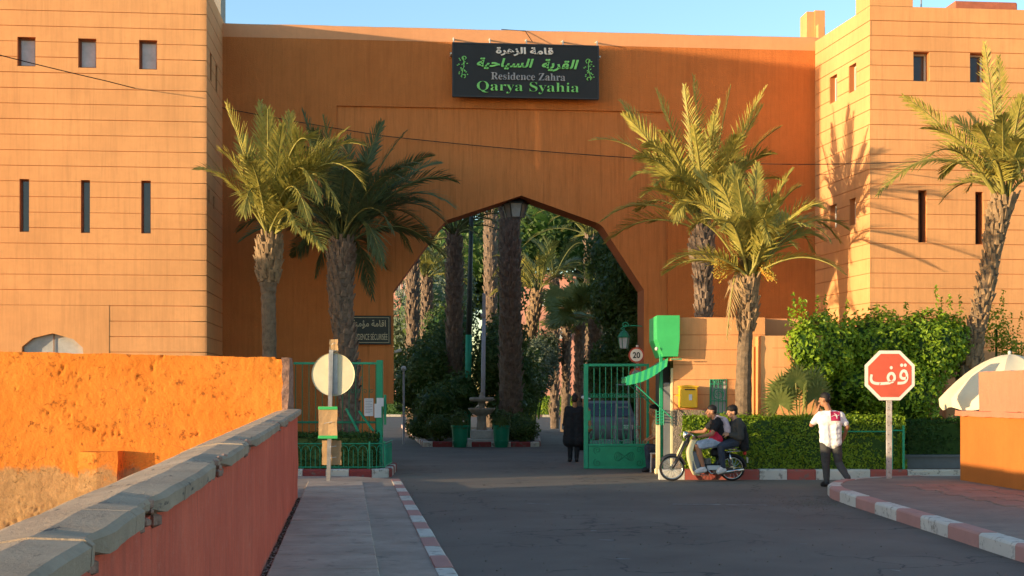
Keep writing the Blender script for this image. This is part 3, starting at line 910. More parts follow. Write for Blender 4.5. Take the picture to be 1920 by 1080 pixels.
bw = empty('bank_wall', cz(-5.5, 19.7), label='rough bright orange plaster wall behind the bridge parapet', cat='wall')
o0 = bw.location.copy()
mb = MB()
xe = lx(19.6) - 0.20
BZ = 19.6
nu, nv = 240, 110
X0 = -7.8
for i in range(nu + 1):
    X = X0 + (xe - X0) * i / nu
    zt = 2.29 - (X + 7.6) * 0.021 + 0.012 * noise.noise(Vector((X * 2.1, 0, 4))) + 0.008 * noise.noise(Vector((X * 9, 0, 4)))
    if X > xe - 0.12: zt -= 0.03
    for j in range(nv + 1):
        h = -0.9 + (zt + 0.9) * j / nv
        y = 0.02 * noise.noise(Vector((X * 0.9, h * 0.9, 0))) + 0.006 * noise.noise(Vector((X * 4.5, h * 4.5, 2))) + 0.006 * noise.noise(Vector((X * 11, h * 11, 2)))
        pit_ = 0.45 * noise.noise(Vector((X * 1.6, h * 1.9, 9))) + 0.6 * noise.noise(Vector((X * 8, h * 9, 9))) + 0.5 * noise.noise(Vector((X * 19, h * 21, 4)))
        y += 0.07 * max(0, pit_ - 0.36)
        if h < 0.55: y -= 0.05 * max(0, (0.55 - h)) * (1 + noise.noise(Vector((X * 2, h * 2, 5))))
        mb.v.append(tuple(cz(X, BZ + (X - xe) * 0.02 + y, h) - o0))
for i in range(nu):
    for j in range(nv):
        a = i * (nv + 1) + j
        mb.f.append((a, a + nv + 1, a + nv + 2, a + 1))
front = mb.build('wall_face', 'bank_plaster', bw, smooth=True)
mb = MB()
top = [(X0 + (xe - X0) * i / 40) for i in range(41)]
for X in top:
    zt = 2.29 - (X + 7.6) * 0.021 - 0.012
    for (dz_, h) in ((0.03, zt), (0.36, zt - 0.01), (0.36, -0.9)):
        mb.v.append(tuple(cz(X, BZ + (X - xe) * 0.02 + dz_, h) - o0))
for i in range(40):
    for q in range(2):
        mb.f.append((i * 3 + q, i * 3 + q + 1, (i + 1) * 3 + q + 1, (i + 1) * 3 + q))
mb.build('wall_back', 'bank_plaster', bw)
mb = MB()       # weathered end of the wall
for j in range(25):
    h = -0.9 + (2.29 - (xe + 7.6) * 0.021 + 0.9) * j / 24
    for u, dz_ in ((-0.02, -0.03), (0.075, -0.02), (0.085, 0.36), (-0.02, 0.38)):
        n_ = 0.03 * noise.noise(Vector((h * 3, u * 9, dz_ * 9))) + 0.02 * noise.noise(Vector((h * 9, u * 9, 3)))
        mb.v.append(tuple(cz(xe + u + n_, BZ + dz_ + n_, h) - o0))
for j in range(24):
    for q in range(4):
        mb.f.append((j * 4 + q, j * 4 + (q + 1) % 4, (j + 1) * 4 + (q + 1) % 4, (j + 1) * 4 + q))
mb.f.append((96, 97, 98, 99))
mb.build('wall_end', 'rubble', bw)
# stub buttress on its face
bt = MB()
xa, xb = Xp(143, BZ - .35), Xp(217, BZ - .35)
for j in range(15):
    h = -0.9 + (0.815 + 0.9) * j / 14
    ring = [(xa, BZ - .28), ((xa + xb) / 2, BZ - .31), (xb, BZ - .28), (xb + 0.02, BZ + .02), (xa, BZ + .02)]
    for (u, zz) in ring:
        n_ = 0.03 * noise.noise(Vector((h * 4, u * 5, zz)))
        bt.v.append(tuple(cz(u + n_, zz + n_, h + (0.02 * noise.noise(Vector((u * 9, zz, 0))) if j == 14 else 0)) - o0))
for j in range(14):
    for q in range(5):
        bt.f.append((j * 5 + q, j * 5 + (q + 1) % 5, (j + 1) * 5 + (q + 1) % 5, (j + 1) * 5 + q))
bt.f.append(tuple(range(70, 75)))
bt.build('buttress', 'bank_plaster', bw)

rw = empty('parapet_wall', cz(rx(20), 20), label='orange parapet with a raised end pier beside the stop sign', cat='wall')
o0 = rw.location.copy()
def slab_along(Za, Zb, ua, ub, ha, hb, jit=0.006, seed=0, f=rx):
    mb = MB(); N = 40
    for k in range(N + 1):
        Z = Za + (Zb - Za) * k / N
        for (u, h) in ((ua, ha), (ua, (ha + hb) / 2), (ua, hb), ((ua + ub) / 2, hb), (ub, hb), (ub, ha)):
            j = jit * noise.noise(Vector((Z * 3, h * 4, u + seed))) + jit * 0.7 * noise.noise(Vector((Z * 11, h * 12, u + seed)))
            mb.v.append(tuple(cz(f(Z) + u + j, Z, h + j) - o0))
    for k in range(N):
        for q in range(6):
            mb.f.append((k * 6 + q, k * 6 + (q + 1) % 6, (k + 1) * 6 + (q + 1) % 6, (k + 1) * 6 + q))
    mb.f.append(tuple(range(6))); mb.f.append(tuple(range(N * 6 + 5, N * 6 - 1, -1)))
    return mb
stucco('right_parapet', (0.47, 0.150, 0.032), 0.12, 0.5, 36, 0.10, 0.012)
slab_along(16, 22.9, 0, 0.45, 0.1, 1.28).build('wall_body', 'right_parapet', rw)
slab_along(15.9, 23.0, -0.06, 0.5, 1.283, 1.37, 0.012, 3).build('coping', 'pier_stucco', rw)
slab_along(17.5, 22.15, 0.02, 0.42, 1.373, 2.03, 0.012, 6).build('raised_pier', 'pier_stucco', rw)

# ================================================================== GATE TOWERS
WY = 33.8
COURSE = 0.355
def window(parent, O, U, N, u0, u1, z0, z1, pane, frame, depth=0.17, fw=0.05, mull=False):
    w = MB(); d0 = depth
    def P(u, z, d_): return O + U * u + UP * z - N * d_
    for (a, b, c, e) in ((u0, u1, z0, z0 + fw), (u0, u1, z1 - fw, z1), (u0, u0 + fw, z0 + fw, z1 - fw), (u1 - fw, u1, z0 + fw, z1 - fw)):
        w.add([P(a, c, d0), P(b, c, d0), P(b, e, d0), P(a, e, d0), P(a, c, d0 + .05), P(b, c, d0 + .05), P(b, e, d0 + .05), P(a, e, d0 + .05)],
              [(0, 1, 2, 3), (4, 7, 6, 5), (0, 4, 5, 1), (1, 5, 6, 2), (2, 6, 7, 3), (3, 7, 4, 0)])
    wo_ = w.build('window', frame, parent)
    p = MB()
    p.add([P(u0 + fw, z0 + fw, d0 + .03), P(u1 - fw, z0 + fw, d0 + .03), P(u1 - fw, z1 - fw, d0 + .03), P(u0 + fw, z1 - fw, d0 + .03)], [(0, 1, 2, 3)])
    p.build('pane', pane, wo_)
    bk = MB()
    bk.add([P(u0 - .02, z0 - .02, d0 + .2), P(u1 + .02, z0 - .02, d0 + .2), P(u1 + .02, z1 + .02, d0 + .2), P(u0 - .02, z1 + .02, d0 + .2)], [(0, 1, 2, 3)])
    bk.build('window_back', 'glass_dark', wo_)

def banded_face(parent, O, U, N, u0, u1, z0, z1, holes, mat, plain=None, proud=0.022, joint=0.016, first=None):
    """backing sheet + one raised band per course"""
    panel(MB(), O, U, N, u0, u1, z0, z1, holes, 0.34).build('wall_core', 'groove_stucco', parent)
    zc = z0 if first is None else first
    k = 0
    while zc < z1 - 1e-3:
        a, b = zc, min(zc + COURSE, z1)
        mb = panel(MB(), O + N * proud, U, N, u0, u1, a + joint / 2, b - joint / 2, holes, proud + 0.004)
        build_islands(mb, 'wall_band', mat, parent)
        zc += COURSE
        k += 1

def zpx(px, py, Y): return atY(px, py, Y).z
def xpx(px, py, Y): return atY(px, py, Y).x

# ---- left tower
TL = 31.0
lt = empty('gate_tower', (-9, TL, 0), label='banded orange tower with three square windows, left of the archway', cat='tower')
lt.matrix_world = Matrix.Translation((0, 0, 0))
xr = -4.35
holes = []
ul = []
for (a, b, c, e) in ((33, 67, 70, 125), (147, 181, 73, 128), (261, 295, 76, 131)):
    holes.append((xpx(a, c, TL), xpx(b, c, TL), zpx(b, e, TL), zpx(b, c, TL))); ul.append('glass_curtain')
for (a, b, c, e) in ((37, 55, 336, 435), (152, 169, 338, 437), (265, 283, 339, 438)):
    holes.append((xpx(a, c, TL), xpx(b, c, TL), zpx(b, e, TL), zpx(b, c, TL))); ul.append('glass_dark')
O = Vector((0, TL, 0))
H_T = 11.15
zjoin = zpx(200, 585, TL)
HB = [h for h in holes]
# smooth lower panel with a pointed window opening behind the bank wall
ax0, ax1 = xpx(31, 660, TL), xpx(165, 660, TL)
arch = [(31, 668), (42, 650), (62, 634), (99, 625), (138, 636), (156, 652), (165, 668)]
zlow = zjoin - 0.0
pz0 = H_T - COURSE * 40
first = pz0
while first < 0: first += COURSE
# split: bands right of px 205 down to the ground, left of it only above zjoin
xs = xpx(205, 600, TL)
first_up = first
while first_up < zjoin - 0.05: first_up += COURSE
panel(MB(), O, XX, NY, -16, xr, first_up, H_T, holes, 0.34).build('wall_core', 'groove_stucco', lt)
zc = first_up
while zc < H_T - 1e-3:
    build_islands(panel(MB(), O + NY * (0.022 + random.uniform(-.004, .004)), XX, NY, -16, xr, zc + 0.008 + random.uniform(-.003, .003), min(zc + COURSE, H_T) - 0.008, holes, 0.026), 'wall_band', 'tower_stucco', lt)
    zc += COURSE
panel(MB(), O, XX, NY, xs, xr, 0, first_up, [], 0.34).build('wall_core', 'groove_stucco', lt)
zc = first - COURSE
while zc < first_up - 1e-3:
    build_islands(panel(MB(), O + NY * 0.022, XX, NY, xs, xr, max(0, zc) + 0.008, zc + COURSE - 0.008, [], 0.026), 'wall_band', 'tower_stucco', lt)
    zc += COURSE
mb = MB()
A = [(xpx(a, b, TL), zpx(a, b, TL)) for a, b in arch]
A[0] = (A[0][0], 1.0); A[-1] = (A[-1][0], 1.0)
# plain plaster around the pointed opening, as a fan of quads up to zjoin
yf = TL - 0.03
out = [(-16, 1.0), (-16, first_up)] + []
def flat(poly, y=yf, t=0.3):
    n = len(poly)
    mb.add([(u, y, w) for u, w in poly], [tuple(range(n))])
flat([(-16, 0), (A[0][0], 0), (A[0][0], first_up), (-16, first_up)])
flat([(A[-1][0], 0), (xs, 0), (xs, first_up), (A[-1][0], first_up)])
flat([(A[0][0], 0), (A[-1][0], 0), (A[-1][0], 1.0), (A[0][0], 1.0)])
for (p, q) in zip(A, A[1:]):
    flat([p, q, (q[0], first_up), (p[0], first_up)])
    mb.add([(p[0], yf, p[1]), (q[0], yf, q[1]), (q[0], yf + .35, q[1]), (p[0], yf + .35, p[1])], [(0, 1, 2, 3)])
mb.add([(xs, yf, 0), (xs, yf, first_up), (xs, TL + 0.05, first_up), (xs, TL + 0.05, 0)], [(0, 1, 2, 3)])
mb.build('lower_wall', 'tower_stucco', lt)
mb = MB()
mb.add([(u, TL + 0.12, w) for u, w in A], [tuple(range(len(A)))])
pw_ = mb.build('window', 'glass_curtain', lt)
mb = MB()
cxm = (A[0][0] + A[-1][0]) / 2
for a, b in ((A[3], (A[3][0], 1.0)), (A[1], (A[1][0], 1.0)), (A[5], (A[5][0], 1.0)), ((A[1][0], 1.9), (A[5][0], 1.9))):
    mb.tube([(a[0], TL + 0.10, a[1]), (b[0], TL + 0.10, b[1])], 0.012, 5)
mb.build('glazing_bar', 'frame_brown', pw_)
for h, m in zip(holes, ul):
    window(lt, O, XX, NY, *h, m, 'frame_brown', 0.11, 0.045 if h[1] - h[0] > 0.3 else 0.03)
# side towards the gateway
Os = Vector((xr, TL, 0)); Us = Vector((0, 1, 0)); Ns = Vector((1, 0, 0))
def hside(px0, px1, py0, py1):
    def yat(px):
        dd = rayd(px, 0); return xr / dd.x * dd.y
    y0, y1 = yat(px0), yat(px1)
    dm_ = rayd((px0 + px1) / 2, 0); s_ = xr / dm_.x
    return (y0 - TL, y1 - TL, EYE + (HOR - py1) / FPX * s_, EYE + (HOR - py0) / FPX * s_)
sh = [hside(392, 395.5, 100, 152), hside(402.5, 406, 122, 172), hside(389, 391.5, 356, 380), hside(398, 400.5, 368, 392)]
panel(MB(), Os, Us, Ns, 0, WY - TL + 0.6, 0, H_T, sh, 0.3).build('wall_core', 'groove_stucco', lt)
zc = first - COURSE
while zc < H_T - 1e-3:
    build_islands(panel(MB(), Os + Ns * 0.022, Us, Ns, -0.022, WY - TL + 0.4, max(0, zc) + 0.008, min(zc + COURSE, H_T) - 0.008, sh, 0.026), 'wall_band', 'tower_stucco', lt)
    zc += COURSE
for h in sh:
    window(lt, Os, Us, Ns, *h, 'glass_dark', 'frame_brown', 0.12, 0.03)
mb = MB()
mb.prism([(31.25 + .95, 0), (31.25 + 1.45, 0), (31.25 + 1.45, 1.75), (31.25 + 1.2, 2.35), (31.25 + .95, 1.75)], xr + 0.0245, xr + 0.030, 'yz')
mb.build('niche', 'green_dark', lt)
MB().box((-16, TL + 0.35, H_T - 0.5), (xr - 0.32, TL + 14, H_T - 0.3)).build('roof', 'band_stucco', lt)
mb = MB(); mb.box((-16, TL + 3.4, 0), (xr - 0.35, TL + 14, H_T - 0.51)); mb.build('rear_block', 'tower_stucco', lt)
p0 = atY(399, 42, 36.2); p1 = atY(414, 42, 36.2)
MB().box((p0.x, 36.2, 9.5), (p1.x, 37.2, 13.0)).build('stair_turret', 'stone_pale', lt)

# ---- right tower (its side splays slightly)
TR = 30.6
rt = empty('gate_tower', (0, 0, 0), label='banded orange tower with a sunlit side, right of the archway', cat='tower')
xc, xw = xpx(1632, 300, TR), xpx(1530, 300, WY)
holes = []; ul = []
for (a, b, c, e, m) in ((1712, 1742, 98, 153, 'glass_dark'), (1818, 1848, 100, 155, 'glass_dark'), (1721, 1737, 357, 455, 'glass_dark'), (1828, 1843, 360, 458, 'glass_dark')):
    holes.append((xpx(a, c, TR), xpx(b, c, TR), zpx(b, e, TR), zpx(b, c, TR))); ul.append(m)
O = Vector((0, TR, 0))
H_R = zpx(1712, 13, TR)
xt = xpx(1711, 10, TR)
H_M = H_R + 0.55
panel(MB(), O, XX, NY, xc, 24, 0, H_R, holes, 0.34).build('wall_core', 'groove_stucco', rt)
zc = H_R - COURSE * 40
while zc < 0: zc += COURSE
zc -= COURSE
first_r = zc
while zc < H_R - 1e-3:
    build_islands(panel(MB(), O + NY * (0.022 + random.uniform(-.004, .004)), XX, NY, xc, 24, max(0, zc) + 0.008 + random.uniform(-.003, .003), min(zc + COURSE, H_R) - 0.008, holes, 0.026), 'wall_band', 'tower_stucco', rt)
    zc += COURSE
for h, m in zip(holes, ul):
    window(rt, O, XX, NY, *h, m, 'frame_white' if h[1] - h[0] > 0.3 else 'frame_brown', 0.2, 0.045 if h[1] - h[0] > 0.3 else 0.03)
Os = Vector((xc, TR, 0)); e_ = Vector((xw, WY, 0)); Us = (e_ - Os); LS = Us.length; Us.normalize(); Ns = Vector((-Us.y, Us.x, 0))
if Ns.x > 0: Ns = -Ns
def hs2(px0, px1, py0, py1):
    def hit(px):
        dd = rayd(px, 0); # solve dd*s = Os + Us*u
        det = dd.x * (-Us.y) + dd.y * Us.x
        s_ = (Os.x * (-Us.y) + Os.y * Us.x) / det
        P_ = dd * s_
        return (Vector((P_.x, P_.y, 0)) - Os).dot(Us), s_
    ua, s1 = hit(px1); ub, s2 = hit(px0); s_ = (s1 + s2) / 2
    return (ua, ub, EYE + (HOR - py1) / FPX * s_, EYE + (HOR - py0) / FPX * s_)
sh = [hs2(1557, 1571, 142, 192), hs2(1593, 1607, 121, 172), hs2(1557, 1570, 384, 428), hs2(1594, 1606, 372, 422)]
panel(MB(), Os, Us, Ns, 0, LS + 0.5, 0, H_R, sh, 0.3).build('wall_core', 'groove_stucco', rt)
zc = first_r
while zc < H_R - 1e-3:
    build_islands(panel(MB(), Os + Ns * 0.022, Us, Ns, -0.024, LS + 0.3, max(0, zc) + 0.008, min(zc + COURSE, H_R) - 0.008, sh, 0.026), 'wall_band', 'tower_stucco', rt)
    zc += COURSE
for h in sh:
    window(rt, Os, Us, Ns, *h, 'glass_dark', 'frame_white', 0.13, 0.05)
# corner merlon, roof bits
mb = MB()
mb.add([Os + Ns * .022 + NY * .022 + UP * H_R, Vector((xt, TR - .022, H_R)), Vector((xt, TR + 0.7, H_R)), Os + Us * 0.75 + Ns * .022 + UP * H_R,
        Os + Ns * .022 + NY * .022 + UP * H_M, Vector((xt, TR - .022, H_M)), Vector((xt, TR + 0.7, H_M)), Os + Us * 0.75 + Ns * .022 + UP * H_M],
       [(4, 5, 6, 7), (0, 1, 5, 4), (1, 2, 6, 5), (2, 3, 7, 6), (3, 0, 4, 7)])
mb.build('corner_merlon', 'tower_stucco', rt)
MB().box((xc + 0.4, TR + 0.35, H_R - 0.4), (24, TR + 12, H_R - 0.2)).build('roof', 'band_stucco', rt)
mb = MB(); mb.box((xc + 0.6, TR + 4.2, 0), (24, TR + 12, H_R - 0.41)); mb.build('rear_block', 'tower_stucco', rt)
p0, p1 = atY(1790, 0, TR + 2), atY(1908, 0, TR + 2)
mb = MB(); mb.cbox(((p0.x + p1.x) / 2, TR + 2.5, H_R + 0.35), (p1.x - p0.x, 1.0, 0.9), 0.03); mb.build('roof_block', 'brick_red', rt)
c_ = atY(1727, 14, TR + 1.5)
mb = MB(); mb.lathe([(0.42, -0.1), (0.42, 0.05), (0.36, 0.2), (0.22, 0.32), (0.05, 0.38), (0.0, 0.40)], (c_.x, TR + 1.5, H_R + 0.02), 20); mb.build('roof_dome', 'stone_white', rt, smooth=True)
mb = MB(); mb.tube([(c_.x - 0.12, TR + 1.2, H_R), (c_.x - 0.12, TR + 1.2, H_R + 0.8)], 0.02, 6); mb.build('roof_pipe', 'galvanised', rt)
# stepped merlon on the roof behind the junction
mb = MB()
a, b, c_, e = (atY(p, 70, 35.0) for p in (1513, 1527, 1546, 1551))
zt_ = zpx(1530, 20, 35.0); zm = zpx(1530, 50, 35.0)
mb.box((a.x, 35.0, 10.2), (b.x, 35.6, zt_ - .03)); mb.box((b.x + .004, 34.96, 10.2), (c_.x, 35.7, zt_))
mb.build('stepped_merlon', 'tower_stucco', rt)
mb = MB(); q = atY(1545, 50, 34.8); mb.box((b.x + 0.03, 34.75, 10.2), (q.x, 34.95, zm)); mb.build('merlon_step', 'tower_stucco', rt)
for px in (1582, 1592):
    q = atY(px, 40, 34.2 if px < 1590 else 33); mb = MB(); mb.cbox((q.x + 0.25, q.y + 0.3, H_R - 0.05), (0.28, 0.3, 0.5), 0.04); mb.build('roof_vent', 'brick_red', rt)

# ---- the wall with the archway between them
gw = empty('gate_wall', (0, 0, 0), label='tall orange stucco wall with a wide pointed archway between the two towers', cat='wall')
HW = zpx(414, 42, WY)
HBAND = HW - 0.36
xl = -4.36
aw = [(738, 900), (738, 545), (823, 428), (838, 412), (978, 366), (1122, 418), (1131, 425), (1208, 543), (1208, 900)]
AP = [(xpx(a, b, WY), zpx(a, b, WY)) for a, b in aw]
AP[0] = (AP[0][0], 0.0); AP[-1] = (AP[-1][0], 0.0)
NT_ = 1.42                       # the left jamb is cut back below this height
rl, rr, rtz = xpx(631, 198, WY), xpx(1252, 212, WY), zpx(631, 198, WY)
REC = 0.055
# outer field (proud), recessed panel with the opening
mb = MB()
def q3(poly, y): mb.add([(u, y, w) for u, w in poly], [tuple(range(len(poly)))])
xw2 = xw + 0.1
nseg = 1
q3([(xl, 0), (rl, 0), (rl, HBAND), (xl, HBAND)], WY)
q3([(rr, 0), (xw2, 0), (xw2, HBAND), (rr, HBAND)], WY)
q3([(rl, rtz), (rr, rtz), (rr, HBAND), (rl, HBAND)], WY)
for (p, q) in (((rl, 0), (rl, rtz)), ((rl, rtz), (rr, rtz)), ((rr, rtz), (rr, 0))):
    mb.add([(p[0], WY, p[1]), (q[0], WY, q[1]), (q[0], WY + REC, q[1]), (p[0], WY + REC, p[1])], [(0, 1, 2, 3)])
mb.build('wall_field', 'gate_stucco', gw)
mb = MB()
y = WY + REC
xn = xpx(703, 757, WY)
q3([(rl, 0), (xn, 0), (xn, NT_), (rl, NT_)], y)
q3([(rl, NT_), (AP[0][0], NT_), (AP[0][0], rtz), (rl, rtz)], y)
q3([(AP[-1][0], 0), (rr, 0), (rr, rtz), (AP[-1][0], rtz)], y)
for (p, q) in zip(AP[1:-1], AP[2:-1]):
    q3([p, q, (q[0], rtz), (p[0], rtz)], y)
mb.build('recessed_panel', 'gate_panel_stucco', gw)
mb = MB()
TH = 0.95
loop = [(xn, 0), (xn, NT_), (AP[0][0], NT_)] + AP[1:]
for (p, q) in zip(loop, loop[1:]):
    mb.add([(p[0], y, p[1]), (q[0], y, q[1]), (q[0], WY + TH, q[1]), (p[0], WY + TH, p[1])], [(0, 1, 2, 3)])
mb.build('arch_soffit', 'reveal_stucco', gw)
mb = MB()
yb_ = WY + TH
q3([(xl - .3, 0), (xn, 0), (xn, NT_), (xl - .3, NT_)], yb_)
q3([(xl - .3, NT_), (AP[0][0], NT_), (AP[0][0], HW), (xl - .3, HW)], yb_)
q3([(AP[-1][0], 0), (xw2 + .3, 0), (xw2 + .3, HW), (AP[-1][0], HW)], yb_)
for (p, q) in zip(AP[1:-1], AP[2:-1]):
    q3([p, q, (q[0], HW), (p[0], HW)], yb_)
mb.add([(xl - .3, WY + .02, HW - .02), (xw2 + .3, WY + .02, HW - .02), (xw2 + .3, yb_, HW - .02), (xl - .3, yb_, HW - .02)], [(0, 1, 2, 3)])
mb.build('rear_wall', 'gate_stucco', gw)
mb = MB()
N = 60
for i in range(N + 1):
    u = xl + (xw2 - xl) * i / N
    dz_ = 0.018 * noise.noise(Vector((u * 0.7, 3, 0))) + 0.008 * noise.noise(Vector((u * 5, 3, 0)))
    for (yy, w) in ((WY - 0.004, HBAND), (WY - 0.006, HW - 0.03 + dz_), (WY + 0.05, HW + dz_), (WY + 0.4, HW + dz_)):
        mb.v.append((u, yy, w))
for i in range(N):
    for q in range(3):
        mb.f.append((i * 4 + q, (i + 1) * 4 + q, (i + 1) * 4 + q + 1, i * 4 + q + 1))
mb.build('top_band', 'band_stucco', gw)

# ---- unseen blocks added out of view on the left to shade the gateway
ab = empty('shade_blocker', (0, 0, 0), label='added terracotta blocks outside the picture that shade the gateway', cat='blocker')
mb = MB(); mb.box((-15, 25.08, -0.5), (-12, 27.10, 12.1)); mb.build('tall_blocker', 'tower_stucco', ab)
mb = MB(); mb.box((-15, 21.0, -0.5), (-12, 25.07, 5.2)); mb.build('low_blocker', 'tower_stucco', ab)
for (y0, y1, h) in ((25.04, 27.12, 12.1), (20.95, 25.03, 5.2)):
    mb = MB(); mb.box((-15.05, y0, h + 0.003), (-11.95, y1, h + 0.12)); mb.build('coping', 'band_stucco', ab)  # caps on the added shade blocks
# ================================================================== PLANTS
def bez(p0, p1, p2, t):
    return p0 * (1 - t) ** 2 + p1 * 2 * t * (1 - t) + p2 * t * t
def frond_mesh(mb, rach, p0, p1, p2, nleaf=46, leaf=0.42, width=0.038, vang=0.45, twist=0.0, bare=0.16, droop=0.25, rnd=random):
    """pinnate leaf: rachis p0-p1-p2 (quadratic), leaflets both sides"""
    N = 14
    pts = [bez(p0, p1, p2, i / N) for i in range(N + 1)]
    rach.tube(pts, [0.030 * (1 - 0.88 * (i / N)) + 0.003 for i in range(N + 1)], 5)
    L = sum((a - b).length for a, b in zip(pts, pts[1:]))
    hd = (p2 - p0); hd.z = 0
    hd = hd.normalized() if hd.length > 0.05 else Vector((1, 0, 0))
    for i in range(nleaf):
        t = bare + (1 - bare) * (i + 0.5 * rnd.random()) / nleaf
        t = min(t, 0.995)
        p = bez(p0, p1, p2, t)
        d = (bez(p0, p1, p2, min(1, t + 0.02)) - bez(p0, p1, p2, max(0, t - 0.02))).normalized()
        up = UP * 1.0 - hd * 0.9
        up = (up - d * up.dot(d))
        up = up.normalized() if up.length > 1e-4 else d.orthogonal()
        side = d.cross(up).normalized()
        ct, st_ = math.cos(twist), math.sin(twist)
        u2 = up * ct + side * st_; s2 = side * ct - up * st_
        env = math.sin(math.pi * min(1, 0.16 + 0.84 * (t - bare) / (1 - bare)) ** 0.9)
        env = max(0.28, env ** 0.6)
        fa = R(50) - R(26) * (t - bare) / (1 - bare)
        for sg in (-1, 1):
            ln = leaf * env * rnd.uniform(0.85, 1.12)
            w = width * rnd.uniform(0.8, 1.15)
            va = vang + rnd.uniform(-0.2, 0.2)
            out_ = (s2 * sg * math.cos(va) + u2 * math.sin(va)).normalized()
            dd = (d * math.cos(fa) + out_ * math.sin(fa)).normalized()
            dd = (dd + Vector((rnd.uniform(-.08, .08), rnd.uniform(-.08, .08), rnd.uniform(-.08, .08)))).normalized()
            wv_ = dd.cross(u2 + out_ * 0.3)
            wv_ = wv_.normalized() if wv_.length > 1e-4 else d
            m_ = p + dd * ln * 0.5 - UP * droop * ln * 0.10
            e = p + dd * ln - UP * droop * ln * 0.42
            b = len(mb.v)
            mb.v.extend([tuple(p - wv_ * w * 0.25), tuple(p + wv_ * w * 0.25), tuple(m_ + wv_ * w * 0.5), tuple(m_ - wv_ * w * 0.5), tuple(e)])
            mb.f.append((b, b + 1, b + 2, b + 3)); mb.f.append((b + 3, b + 2, b + 4))

def trunk_mesh(path, radii, boots_from, nb, parent, mats, seed, boot_len=0.19, ring=True):
    rnd = random.Random(seed)
    mb = MB(); n = 14
    M = 40
    def samp(t):
        f = t * (len(path) - 1); i = min(int(f), len(path) - 2); q = f - i
        return path[i].lerp(path[i + 1], q), radii[i] * (1 - q) + radii[i + 1] * q
    # smooth the path
    for k in range(M + 1):
        p, r = samp(k / M)
        p2, _ = samp(min(1, k / M + 0.06)); p1, _ = samp(max(0, k / M - 0.06))
        p = (p + p1 + p2) / 3 if 0 < k < M else p
        for q in range(n):
            a = 2 * math.pi * q / n
            rr = r * (1 + 0.10 * noise.noise(Vector((math.cos(a) * 2, math.sin(a) * 2, k * 0.9 + seed))) + (0.07 if k % 2 else 0))
            mb.v.append((p.x + rr * math.cos(a), p.y + rr * math.sin(a), p.z))
    for k in range(M):
        for q in range(n):
            mb.f.append((k * n + q, k * n + (q + 1) % n, (k + 1) * n + (q + 1) % n, (k + 1) * n + q))
    mb.f.append(tuple(M * n + q for q in range(n)))
    mb.build('trunk', mats[0], parent)
    bt = MB()
    ga = 2.39996
    for i in range(nb):
        t = boots_from + (1.0 - boots_from) * (i + rnd.random() * 0.8) / nb
        p, r = samp(min(t, 1))
        a = i * ga + rnd.uniform(-0.15, 0.15)
        o_ = Vector((math.cos(a), math.sin(a), 0)); s_ = Vector((-math.sin(a), math.cos(a), 0))
        ln = boot_len * rnd.uniform(0.6, 1.35); w = min(.16, r * 0.6) * rnd.uniform(0.7, 1.2)
        up = rnd.uniform(0.7, 1.0)
        b0 = p + o_ * r * 0.88
        tip = b0 + (o_ * (1 - up * 0.75) + UP * up) * ln + s_ * rnd.uniform(-.03, .03)
        th = o_ * 0.05
        bt.add([b0 - s_ * w * .5, b0 + s_ * w * .5, b0 + s_ * w * .35 + th - UP * .02, b0 - s_ * w * .35 + th - UP * .02,
                tip - s_ * w * .32, tip + s_ * w * .32, tip + s_ * w * .2 + th * .6, tip - s_ * w * .2 + th * .6],
               [(0, 1, 2, 3), (4, 7, 6, 5), (0, 4, 5, 1), (1, 5, 6, 2), (2, 6, 7, 3), (3, 7, 4, 0)])
    if nb:
        bt.build('leaf_bases', mats[1], parent, kind='stuff')

def make_palm(name, label, base, path_px, radii, Z, tips, boots_from, nb, mats, leafm, petm, seed, group='date palms by the gate', extra=0, leaf=0.42, nleaf=38, dead=(), crown_r=2.2, cat='palm tree', boot=0.19):
    rnd = random.Random(seed)
    root = empty(name, base, 0, label, cat, group)
    o0 = Vector(base)
    path = [Vector((base[0], base[1], base[2])) - o0] + [atZ(px, py, Z + dz_) - o0 for (px, py, dz_) in path_px]
    trunk_mesh(path, radii, boots_from, nb, root, mats, seed, boot)
    head = path[-1]
    def one(tip, rise, leafmat_, petmat, twist):
        st_ = head + Vector((rnd.uniform(-.1, .1), rnd.uniform(-.1, .1), rnd.uniform(-.12, .05)))
        hd = Vector((tip.x - st_.x, tip.y - st_.y, 0))
        tip = st_ + (tip - st_) * 0.97
        mid = st_.lerp(tip, 0.55) + UP * (rise * (1.15 + 0.5 * min(1.0, rise)) + 0.08)
        ra, lf = MB(), MB()
        frond_mesh(lf, ra, st_, mid, tip, nleaf, leaf, twist=twist, rnd=rnd, droop=rnd.uniform(0.1, 0.55))
        fo = lf.build('frond', leafmat_, root, fix=False)
        ra.build('stalk', petmat, fo, smooth=True)
    for tp in tips:
        px, py, dz_, rise = tp[:4]
        m_ = tp[4] if len(tp) > 4 else leafm
        one(atZ(px, py, Z + dz_) - o0, rise, m_, petm, rnd.uniform(-0.7, 0.7))
    for i in range(extra):
        a = rnd.random() * 6.283; el = rnd.uniform(-0.25, 1.2)
        r = crown_r * rnd.uniform(0.8, 1.05)
        tip = head + Vector((math.cos(a) * math.cos(el), math.sin(a) * math.cos(el), math.sin(el))) * r
        one(tip, 0.28 * r * (1 - abs(el - 0.3) * 0.5), leafm, petm, rnd.uniform(-0.7, 0.7))
    for (px, py, dz_, rise) in dead:
        one(atZ(px, py, Z + dz_) - o0, rise, 'palm_dead', 'petiole', 0.2)
    return root, head + o0

def gpt(px, Z, z=0.0):
    p = atZ(px, 740, Z); return (p.x, p.y, z)

